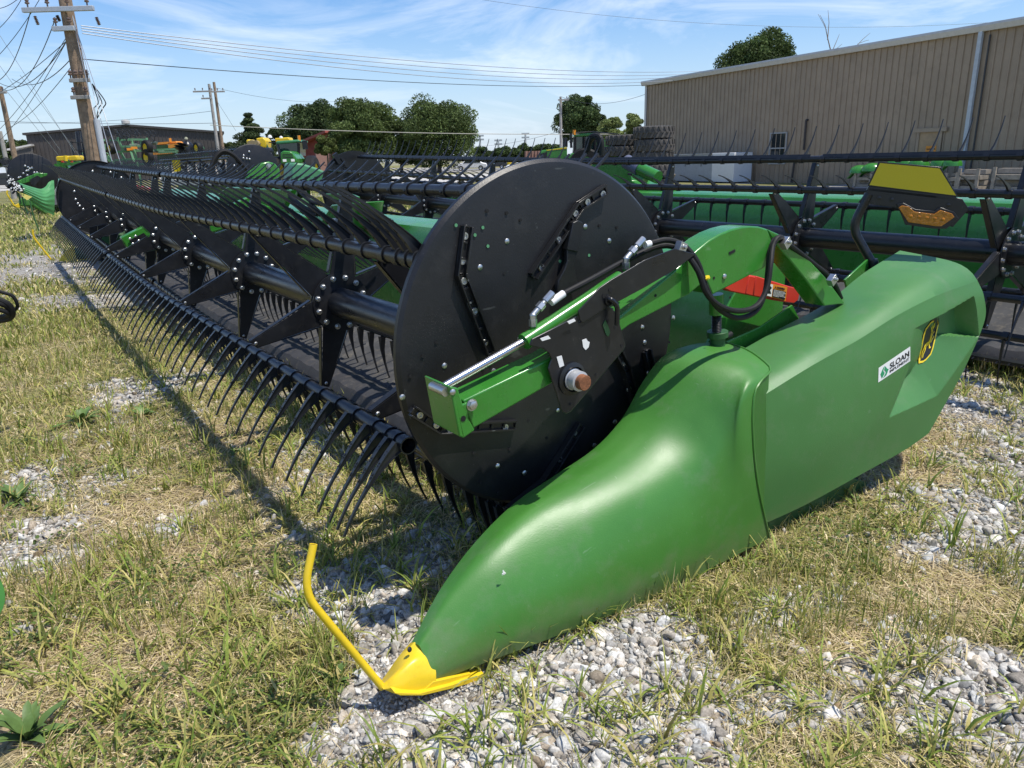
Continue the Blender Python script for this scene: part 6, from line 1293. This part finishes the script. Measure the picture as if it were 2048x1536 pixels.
# ---------------------------------------------------------------- machines at the far side of the yard
GLASS = mat('tinted_cab_glass', (.03, .07, .05), .06, var=.1, spec=.9, trans=.35)
def wheel(T, c, ax, r, wd, hub=YELLOW, name='wheel'):
    c = np.array(c, float); m = MB(); m.lathe(c - np.array(ax) * wd / 2, ax, [(r * .55, 0), (r * .9, 0), (r, wd * .18), (r, wd * .82), (r * .9, wd), (r * .55, wd)], 24)
    w_ = m.build(name, B_RUB, T); m = MB(); m.lathe(c - np.array(ax) * wd * .42, ax, [(.02, wd * .3), (r * .3, wd * .25), (r * .56, .0), (r * .56, wd * .84), (r * .3, wd * .6), (.02, wd * .55)], 18); m.build('rim', hub, w_)
class Loc:                                               # local frame: x right in view, y away, z up, scaled to metres at a spot
    def __init__(s, px, depth): s.o = far(px, depth); s.f = np.array([FW[0], FW[1], 0]); s.f /= np.linalg.norm(s.f); s.r = vr
    def __call__(s, x, y, z): return s.o + s.r * x + s.f * y + np.array([0, 0, z])
    def box(s, m, c, size, mi=0): m.bar(s(c[0] - size[0] / 2, c[1], c[2]), s(c[0] + size[0] / 2, c[1], c[2]), size[1], size[2], mi=mi)
# tractor seen from the side, long hood with a yellow stripe (at px 1075-1240)
dT = 41.0; q = Loc(1150, dT); k_ = mpp(dT); X = lambda px: (px - 1150) * k_; Zp = lambda py: topz(1150, py, dT)
T1 = thing('tractor', 'green tractor seen from the side, yellow stripe on its hood, left of the tyre stacks', 'tractor', q.o)
m = MB(); H = [(1079, 303), (1084, 299), (1133, 293), (1133, 322), (1092, 324), (1080, 318)]; m.prism([q(X(a), -.5, Zp(b)) for a, b in H], q.f * 1.1); m.build('hood', G_PAINT, T1, bevel=.06)
m = MB(); m.prism([q(X(a), -.515, Zp(b)) for a, b in [(1091, 298.5), (1133, 294), (1133, 297), (1094, 300)]], q.f * .01); m.build('stripe', YELLOW, T1)
m = MB(); m.prism([q(X(a), -.52, Zp(b)) for a, b in [(1079, 306), (1094, 302), (1092, 322), (1081, 318)]], q.f * 1.14); m.build('grille', B_PAINT, T1)
m = MB(); m.prism([q(X(a), -.8, Zp(b)) for a, b in [(1146, 270), (1186, 268), (1189, 274), (1146, 275)]], q.f * 1.7); m.build('cab_roof', G_PAINT, T1, bevel=.05)
m = MB(); m.prism([q(X(a), -.75, Zp(b)) for a, b in [(1149, 275), (1184, 275), (1188, 310), (1147, 310)]], q.f * 1.55); m.build('cab_glass', GLASS, T1)
for a in (1147, 1165, 1186):
    m = MB(); m.bar(q(X(a), -.78, Zp(275)), q(X(a), -.78, Zp(312)), .12, .12); m.build('cab_pillar', B_PAINT, T1)
m = MB(); m.cyl(q(X(1128), -.9, Zp(294)), q(X(1128), -.9, Zp(276)), .14, 12); m.cyl(q(X(1140), -.9, Zp(296)), q(X(1139), -.9, Zp(268)), .07, 10); m.build('exhaust', B_PAINT, T1)
m = MB(); m.box(q(X(1146), -.8, Zp(266)), (.12, .12, .25)); m.build('beacon', ORANGE, T1)
m = MB(); m.tube([q(X(1148), -.8, Zp(267)), q(X(1180), -.8, Zp(266)), q(X(1240), .5, Zp(271))], .035, 6); m.build('roof_rail', B_PAINT, T1)
m = MB(); m.prism([q(X(a), -1.3, Zp(b)) for a, b in [(1130, 318), (1140, 306), (1160, 308), (1185, 318), (1240, 308), (1238, 324), (1150, 330)]], q.f * .9); m.build('fender', G_PAINT, T1, bevel=.03)
for a, b, r_ in ((1110, 330, .75), (1165, 326, .98), (1222, 326, .98)): wheel(T1, q(X(a), -1.0, r_), tuple(q.f), r_, .7)
m = MB(); m.box(q(X(1200), .3, Zp(300)), (1.4, 1.0, 1.0)); m.build('rear_hitch', G_DARK, T1)
# rake of rusty weights beside it
RW = thing('weight_rack', 'rusty pinkish weight rack in front of the long tractor hood', 'rack', far(1070, 43)); q2 = Loc(1070, 43); m = MB()
for k in range(5): m.bar(q2(-.35 + .18 * k, 0, topz(1070, 322, 43)), q2(-.35 + .18 * k, 0, topz(1070, 302, 43)), .12, .5)
m.bar(q2(-.5, 0, topz(1070, 318, 43)), q2(.5, 0, topz(1070, 318, 43)), .4, .2); m.bar(q2(-.3, 0, 0), q2(-.3, 0, topz(1070, 318, 43)), .2, .2); m.bar(q2(.3, 0, 0), q2(.3, 0, topz(1070, 318, 43)), .2, .2)
m.build('weight', mat('pinkish_rust', (.30, .17, .13), .8, var=.2), RW)
# tractor facing the lens, with the yellow-tank planter behind it
dT = 44.0; q = Loc(575, dT); k_ = mpp(dT); X = lambda px: (px - 575) * k_; Zp = lambda py: topz(575, py, dT)
T2 = thing('tractor', 'green tractor facing the camera with a tall glass cab, before the red barn', 'tractor', q.o)
m = MB(); m.prism([q(X(a), -1.2, Zp(b)) for a, b in [(573, 327), (575, 306), (581, 302), (596, 304), (606, 318), (606, 328)]], q.f * 1.8); m.build('hood', G_PAINT, T2, bevel=.06)
m = MB()
for a, b in ((583, 321), (599, 321)): m.box(q(X(a), -1.22, Zp(b)), (.28, .05, .14)); m.cut()
m.each('headlight', WHITE, T2)
m = MB()
for b in (309, 314): m.prism([q(X(a), -1.215, Zp(b_)) for a, b_ in [(579, b), (599, b + .5), (599, b + 2), (579, b + 1.5)]], q.f * .02).cut()
m.each('hood_grille', B_PAINT, T2)
m = MB(); m.prism([q(X(a), .2, Zp(b)) for a, b in [(556, 282), (601, 280), (603, 285), (554, 288)]], q.f * 2.0); m.build('cab_roof', mat('light_green_roof', (.06, .25, .10), .4), T2, bevel=.05)  # cab roof in a lighter green than the hood
m = MB(); m.prism([q(X(a), .3, Zp(b)) for a, b in [(558, 288), (599, 286), (597, 312), (561, 312)]], q.f * 1.6); m.build('cab_glass', GLASS, T2)
for a, a2 in ((556, 560), (599, 597)): m = MB(); m.bar(q(X(a), .28, Zp(287)), q(X(a2), .28, Zp(315)), .14, .12); m.build('cab_pillar', B_PAINT, T2)
m = MB(); m.bar(q(X(540), .3, Zp(284)), q(X(556), .3, Zp(284)), .06, .06); m.box(q(X(614), .0, Zp(291)), (.28, .1, .5)); m.bar(q(X(602), .3, Zp(284)), q(X(613), .1, Zp(288)), .06, .06); m.build('mirror', B_PAINT, T2)
m = MB(); m.box(q(X(600), .4, Zp(277)), (.14, .14, .3)); m.build('beacon', ORANGE, T2)
for s_ in (-1, 1): wheel(T2, q(X(583) + s_ * 1.05, .6, 1.0), tuple(q.r), 1.0, .6); wheel(T2, q(X(583) + s_ * .95, -1.0, .75), tuple(q.r), .75, .45)
m = MB(); m.cyl(q(X(553), -1.3, Zp(330)), q(X(553), -1.3, Zp(302)), .32, 14); m.dome(q(X(553), -1.3, Zp(302)), (0, 0, 1), .32, .2, 14); m.build('intake_canister', B_PAINT, T2); m = MB(); m.tube([q(X(561), -1.5, Zp(330)), q(X(563), -1.5, Zp(316)), q(X(559), -1.5, Zp(306)), q(X(556), -1.4, Zp(302))], .05, 8); m.build('silver_pipe', STEEL, T2)
PL_ = thing('planter', 'yellow tank machine behind the tractor that faces the camera', 'planter', far(523, 50)); q = Loc(523, 50); k_ = mpp(50); X = lambda px: (px - 523) * k_; Zp = lambda py: topz(523, py, 50)
m = MB(); m.prism([q(X(a), 0, Zp(b)) for a, b in [(498, 280), (503, 278), (510, 284), (520, 297), (516, 304), (500, 302)]], q.f * 1.2).cut(); m.prism([q(X(a), 0, Zp(b)) for a, b in [(518, 277), (532, 275), (538, 282), (536, 296), (524, 294)]], q.f * 1.2).cut(); m.prism([q(X(a), .6, Zp(b)) for a, b in [(550, 277), (578, 276), (580, 283), (551, 286)]], q.f * 1.0).cut(); m.each('tank', YELLOW, PL_, bevel=.06)
m = MB(); m.cyl(q(X(511), -.3, Zp(290)), q(X(511), .4, Zp(290)), .32, 16); m.cyl(q(X(520), -.4, Zp(288)), q(X(520), .4, Zp(288)), .22, 14); m.build('fan_housing', mat('tan_housing', (.30, .23, .12), .6), PL_)
m = MB()
for a, b, c, d in ((520, 290, 540, 322), (535, 290, 548, 325), (525, 305, 545, 305), (530, 320, 545, 300), (515, 300, 530, 325)): m.bar(q(X(a), .2, Zp(b)), q(X(c), .2, Zp(d)), .14, .14)
m.bar(q(X(525), .3, 0), q(X(530), .3, Zp(300)), .3, .2); m.bar(q(X(505), .3, 0), q(X(506), .3, Zp(300)), .3, .2); m.build('frame', G_DARK, PL_)
m = MB(); m.dome(q(X(548), -.2, Zp(277)), (0, 0, 1), .15, .2, 10).cut(); m.dome(q(X(570), -.2, Zp(278)), (0, 0, 1), .12, .14, 10).cut(); m.each('white_cap', WHITE, PL_)
m = MB(); p = Loc(627, 46); m.box(p(0, 0, topz(627, 319, 46)), (.32 * 1.0, .05, .34)); m.bar(p(0, .05, 0), p(0, .05, topz(627, 319, 46)), .06, .06); o = m.build('slow_vehicle_panel', REFL, None, at=p(0, 0, 0)); tag(o, 'dull yellow square marker panel beside the tractor that faces the camera', 'marker')
# field cultivator folded up: pale green frame with tyres and shanks
CG = mat('pale_green_frame_paint', (.16, .34, .17), .5, var=.1, scale=3)
dC_ = 52.0; q = Loc(300, dC_); k_ = mpp(dC_); X = lambda px: (px - 300) * k_; Zp = lambda py: topz(300, py, dC_)
FC = thing('field_cultivator', 'folded pale green tillage frame with black tyres before the dark hall', 'tillage tool', q.o)
c6 = lambda a, b: (150 + a / 5.85, 220 + b / 5.85)
m = MB()
def cb(a, b, w_=.13, y=0.0, y2=None): pa, pb_ = c6(*a), c6(*b); m.bar(q(X(pa[0]), y, Zp(pa[1])), q(X(pb_[0]), y if y2 is None else y2, Zp(pb_[1])), w_, w_)
for a, b in (((370,480),(1230,462)), ((440,575),(850,565)), ((385,480),(480,660)), ((500,490),(540,600)), ((700,480),(720,600)), ((810,350),(820,560)), ((670,330),(690,560)), ((905,330),(905,470)), ((1215,460),(1195,560)), ((420,330),(410,480)), ((520,310),(560,470)), ((460,640),(900,625)), ((85,485),(190,485)), ((100,580),(200,580)), ((680,340),(900,350)), ((420,340),(680,345)), ((560,420),(900,420)), ((980,500),(1180,495)), ((300,540),(460,600))): cb(a, b, .13, random.uniform(-.4, .8))
for a in ((385,480),(530,600),(720,600),(1195,560)): pa = c6(*a); m.bar(q(X(pa[0]), .2, 0), q(X(pa[0]), .2, Zp(pa[1])), .12, .12)
m.build('frame', CG, FC)
for (a, b), r_ in (((915,445),.52), ((905,560),.58), ((1500,465),.42), ((500,440),.4)):
    pa = c6(a, b); wheel(FC, q(X(pa[0]), -.5, Zp(pa[1])), tuple(q.f * .8 + q.r * .6), r_, .35, name='tyre')
m = MB(); rg = random.Random(8)
for k in range(34):
    a = rg.uniform(400, 930); b = rg.uniform(300, 420); pa = c6(a, b); y = rg.uniform(-.2, 1.2); P = [q(X(pa[0]), y, Zp(pa[1])), q(X(pa[0]) + .12, y, Zp(pa[1]) + .22), q(X(pa[0]) + .02, y, Zp(pa[1]) + .45), q(X(pa[0]) - .18, y, Zp(pa[1]) + .50)]; m.tube(P, .028, 5)
kind(m.build('shank', B_PAINT, FC), 'stuff')
m = MB()
for k in range(12):
    a, b = rg.uniform(420, 900), rg.uniform(380, 560); pa = c6(a, b); m.cyl(q(X(pa[0]), rg.uniform(.2, 1.2), Zp(pa[1])), q(X(pa[0]) + .5, rg.uniform(.2, 1.2), Zp(pa[1]) - .03), .09, 8)
m.build('roller', mat('grey_green_roller', (.09, .12, .09), .6), FC)
m = MB()
for (a, b) in ((740,440), (690,455)): pa = c6(a, b); m.box(q(X(pa[0]), -.2, Zp(pa[1])), (.4, .1, .16)); m.cut()
m.each('amber_panel', ORANGE, FC)
# upright black disc gangs beside the pole
for i, (px, y0, y1, lab) in enumerate(((206, 283, 335, 'black disc gang standing upright right of the thick pole'), (367, 290, 330, 'black disc gang standing right of the orange machine'))):
    dd = 46.0; q_ = Loc(px, dd); z0, z1_ = topz(px, y1, dd), topz(px, y0, dd); T = thing('disc_gang', lab, 'tillage tool', q_.o, 'disc gangs'); m = MB(); n = 9
    for k in range(n):
        c = q_(.12 * math.sin(k * 1.7), 0, z0 + (z1_ - z0) * (k + .5) / n); m.lathe(c, (.35, .2, .9), [(.02, 0), (.22, .02), (.34, .08)], 16); m.lathe(c, (.35, .2, .9), [(.34, .085), (.22, .03), (.02, .01)], 16)
    m.build('disc', B_PAINT, T, fixn=False); m = MB(); m.bar(q_(0, 0, 0), q_(0, 0, z1_), .1, .1); m.build('axle', B_PAINT, T)
# upright folded black booms left of the pole
dd = 50.0; q_ = Loc(165, dd); T = thing('folded_boom', 'upright folded black booms left of the thick pole foot', 'boom'); 
T.location = q_.o; m = MB()
for px, yt, s_ in ((153, 283, 0), (158, 263, .6), (162, 262, .6), (168, 262, .6), (174, 276, .3)): m.bar(Loc(px, dd)(0, 0, 0), Loc(px - 3, dd)(0, s_, topz(px, yt, dd)), .09, .12).cut()
m.each('boom_arm', B_PAINT, T)
m = MB()
for y in (285, 300, 315): m.bar(Loc(150, dd)(0, .1, topz(150, y, dd)), Loc(178, dd)(0, .1, topz(178, y, dd)), .06, .06)
m.build('boom_link', B_PAINT, T)
# orange spreader and dark seeder behind the frame
dd = 58.0; q_ = Loc(338, dd); k_ = mpp(dd); OX = lambda px: (px - 338) * k_; OZ = lambda py: topz(338, py, dd)
T = thing('orange_spreader', 'orange topped machine behind the green tillage frame', 'spreader', q_.o)
m = MB(); m.prism([q_(OX(a), 0, OZ(b)) for a, b in [(318, 285), (358, 283), (361, 287), (320, 289)]], q_.f * 1.2).cut(); m.prism([q_(OX(a), -.3, OZ(b)) for a, b in [(346, 290), (366, 288), (367, 292), (350, 297), (345, 296)]], q_.f * .8).cut(); m.prism([q_(OX(a), -.3, OZ(b)) for a, b in [(312, 305), (350, 303), (350, 307), (312, 309)]], q_.f * .8).cut()
m.each('orange_panel', mat('orange_paint', (.72, .27, .03), .45), T); m = MB(); m.prism([q_(OX(a), .1, OZ(b)) for a, b in [(318, 290), (358, 290), (356, 320), (316, 320)]], q_.f * .9); m.bar(q_(OX(325), .5, 0), q_(OX(325), .5, OZ(318)), .3, .3); m.bar(q_(OX(350), .5, 0), q_(OX(350), .5, OZ(318)), .3, .3); m.build('hopper', G_DARK, T); m = MB(); m.box(q_(OX(348), 0, OZ(281)), (.16, .16, .3)); m.build('beacon', ORANGE, T)
q_ = Loc(381, dd); T = thing('seeder', 'dark seeder with a round top left of the paired poles', 'seeder', q_.o); OX = lambda px: (px - 381) * k_; OZ = lambda py: topz(381, py, dd)
m = MB(); m.lathe(q_(0, 0, OZ(300)), (0, 0, 1), [(.3, -OZ(300)), (.35, -.9), (.45, 0), (.42, .35), (.2, .62), (.12, .68)], 16); m.build('hopper', B_PAINT, T); m = MB(); m.dome(q_(0, -.1, OZ(279)), (0, 0, 1), .14, .18, 10); m.build('cap', mat('pale_olive_cap', (.3, .3, .2), .6), T)
wheel(T, q_(OX(404), -.3, OZ(298)), tuple(q_.r * .7 + q_.f * .7), .42, .3); m = MB(); m.bar(q_(OX(378), 0, OZ(318)), q_(OX(412), 0, OZ(296)), .2, .2); m.bar(q_(OX(385), 0, OZ(325)), q_(OX(420), 0, OZ(308)), .14, .14); m.build('frame', G_DARK, T)
# small planter with two yellow boxes, left
dd = 42.0; q_ = Loc(136, dd); k_ = mpp(dd); OX = lambda px: (px - 136) * k_; OZ = lambda py: topz(136, py, dd)
T = thing('planter', 'planter with two yellow seed boxes left of the folded booms', 'planter', q_.o)
m = MB()
for a0, a1 in ((114, 134), (139, 156)): m.prism([q_(OX(a), 0, OZ(b)) for a, b in [(a0, 315), (a0 + 2, 312), (a1 - 1, 311.5), (a1, 314), (a1 - 1, 321), (a0 + 1, 321.5)]], q_.f * .8).cut()
m.each('seed_box', YELLOW, T, bevel=.04); m = MB(); m.cyl(q_(OX(136), -.1, OZ(322)), q_(OX(136), -.1, OZ(311)), .09, 10); m.build('cap_post', YELLOW, T)
m = MB()
for a, b, c, d in ((108, 330, 160, 326), (115, 322, 130, 336), (135, 321, 150, 334), (120, 340, 165, 338)): m.bar(q_(OX(a), .1, OZ(b)), q_(OX(c), .1, OZ(d)), .16, .16)
m.prism([q_(OX(a), .3, OZ(b)) for a, b in [(98, 345), (108, 334), (124, 331), (132, 336), (135, 348)]], q_.f * .5); m.bar(q_(OX(125), .3, 0), q_(OX(125), .3, OZ(330)), .2, .2); m.bar(q_(OX(150), .3, 0), q_(OX(150), .3, OZ(330)), .2, .2); m.build('frame', G_PAINT, T)
m = MB(); m.prism([q_(OX(a), -.2, OZ(b)) for a, b in [(126.5, 324), (130, 320.5), (133, 324.5)]], q_.f * .03).cut(); m.prism([q_(OX(a), -.2, OZ(b)) for a, b in [(145, 325), (150, 322), (151, 325)]], q_.f * .03).cut(); m.each('red_marker', RED, T)
m = MB(); P = crom(np.array([q_(OX(a), -.3, OZ(b)) for a, b in [(92, 335), (94, 328), (101, 326), (107, 330), (110, 336)]]), 14); m.tube([tuple(p) for p in P], .04, 6); m.build('hose', B_RUB, T)
# parked cars and a bin, far away
def car(px, depth, label, paint, L=4.5, ang=0.0, grp='cars in the distance'):
    q_ = Loc(px, depth); T = thing('parked_car', label, 'car', q_.o, grp); m = MB(); pr = [(-.5, .35), (-.5, .75), (-.44, .92), (-.28, .98), (-.16, 1.42), (.20, 1.45), (.36, 1.02), (.48, .92), (.5, .7), (.5, .35)]
    m.prism([q_(a * L, -.9, b) for a, b in pr], q_.f * 1.8); m.build('body', paint, T, bevel=.08); m = MB(); m.prism([q_(a * L, -.92, b) for a, b in [(-.24, 1.0), (-.15, 1.36), (.19, 1.39), (.31, 1.03)]], q_.f * 1.84); m.build('window', GLS, T)
    for a in (-.31, .31): wheel(T, q_(a * L, -.85, .34), tuple(q_.f), .34, .24, GALV)
WCAR = mat('white_car_paint', (.72, .72, .72), .3, var=.02); DCAR = mat('dark_car_paint', (.03, .032, .036), .3, var=.05)
car(942, 104, 'white car on the far road right of the big middle tree', WCAR); car(1058, 70, 'white car half hidden above the black reel disc', WCAR); car(985, 112, 'dark car on the far road under the light masts', DCAR)
car(2, 70, 'dark car at the left edge by the pale lot', DCAR); car(-8, 78, 'dark car behind the other at the left edge', DCAR); car(60, 88, 'dark car in front of the grey lean-to', DCAR)
for px, lab in ((1022, 'left yellow bollard beyond the black disc'), (1048, 'right yellow bollard beyond the black disc')):
    q_ = Loc(px, 84); m = MB(); m.lathe(q_(0, 0, .02), (0, 0, 1), [(.45, 0), (.45, 1.1), (.3, 1.35), (.02, 1.4)], 14); tag(m.build('yellow_bollard', mat('faded_yellow_paint', (.68, .47, .02), .5), None, at=q_(0, 0, 0)), lab, 'bollard', 'yellow bollards')
q_ = Loc(21, 46); T = thing('waste_bin', 'dark green bin with a white notice at the left edge', 'bin', q_.o); m = MB(); m.prism([q_(a, 0, b) for a, b in [(-.33, .05), (.33, .05), (.36, .95), (-.36, .95)]], q_.f * .7); m.build('body', mat('dark_green_bin', (.02, .06, .04), .5), T, bevel=.03); m = MB(); m.bar(q_(-.4, .35, .98), q_(.4, .35, .98), .8, .06); m.build('lid', B_PAINT, T); m = MB(); m.box(q_(.05, -.012, .68), (.26, .26, .2)); m.build('notice', WHITE, T)
# sliver of the machine next to us, at the left edge: hose bundle and a green nose
NB = thing('hose_bundle', 'bundle of black hydraulic hoses cut by the left edge', 'hoses', atD(5, 610, 4.2))
m = MB()
for pts, r_ in (([(-30,570),(0,583),(25,592),(35,610),(32,618),(26,622)], .010), ([(-30,590),(0,600),(18,610),(25,625),(20,636),(0,641),(-30,645)], .017), ([(-30,598),(0,607),(14,613),(20,624),(14,632),(-5,638),(-30,640)], .016), ([(-30,612),(-5,618),(12,624),(16,630),(0,634)], .014)):
    P = crom(np.array([atD(a, b, 4.2 + .03 * i) for i, (a, b) in enumerate(pts)]), 30); m.tube([tuple(p) for p in P], r_, 9).cut()
m.each('hose', B_RUB, NB)
GN = thing('neighbouring_hood', 'rounded dark green hood edge cut by the left edge', 'machine part', gpt(-60, 1240)); m = MB()
cs_ = [onZ(-30, 1190, .30), onZ(-120, 1130, .42), onZ(-300, 1000, .5)]; rows = []
for i, c in enumerate(cs_):
    r_ = (.085, .16, .22)[i]; rows.append([c + np.array([math.cos(a) * r_ * .6, math.sin(a) * r_ * .35, math.sin(a) * r_ * .9]) for a in np.linspace(0, 2 * math.pi, 25)[:-1]])
m.grid(rows, closed=True); m.add(rows[0], [tuple(range(24))]); m.add(rows[-1], [tuple(range(23, -1, -1))]); m.build('hood', G_SHELL, GN, bevel=.02)
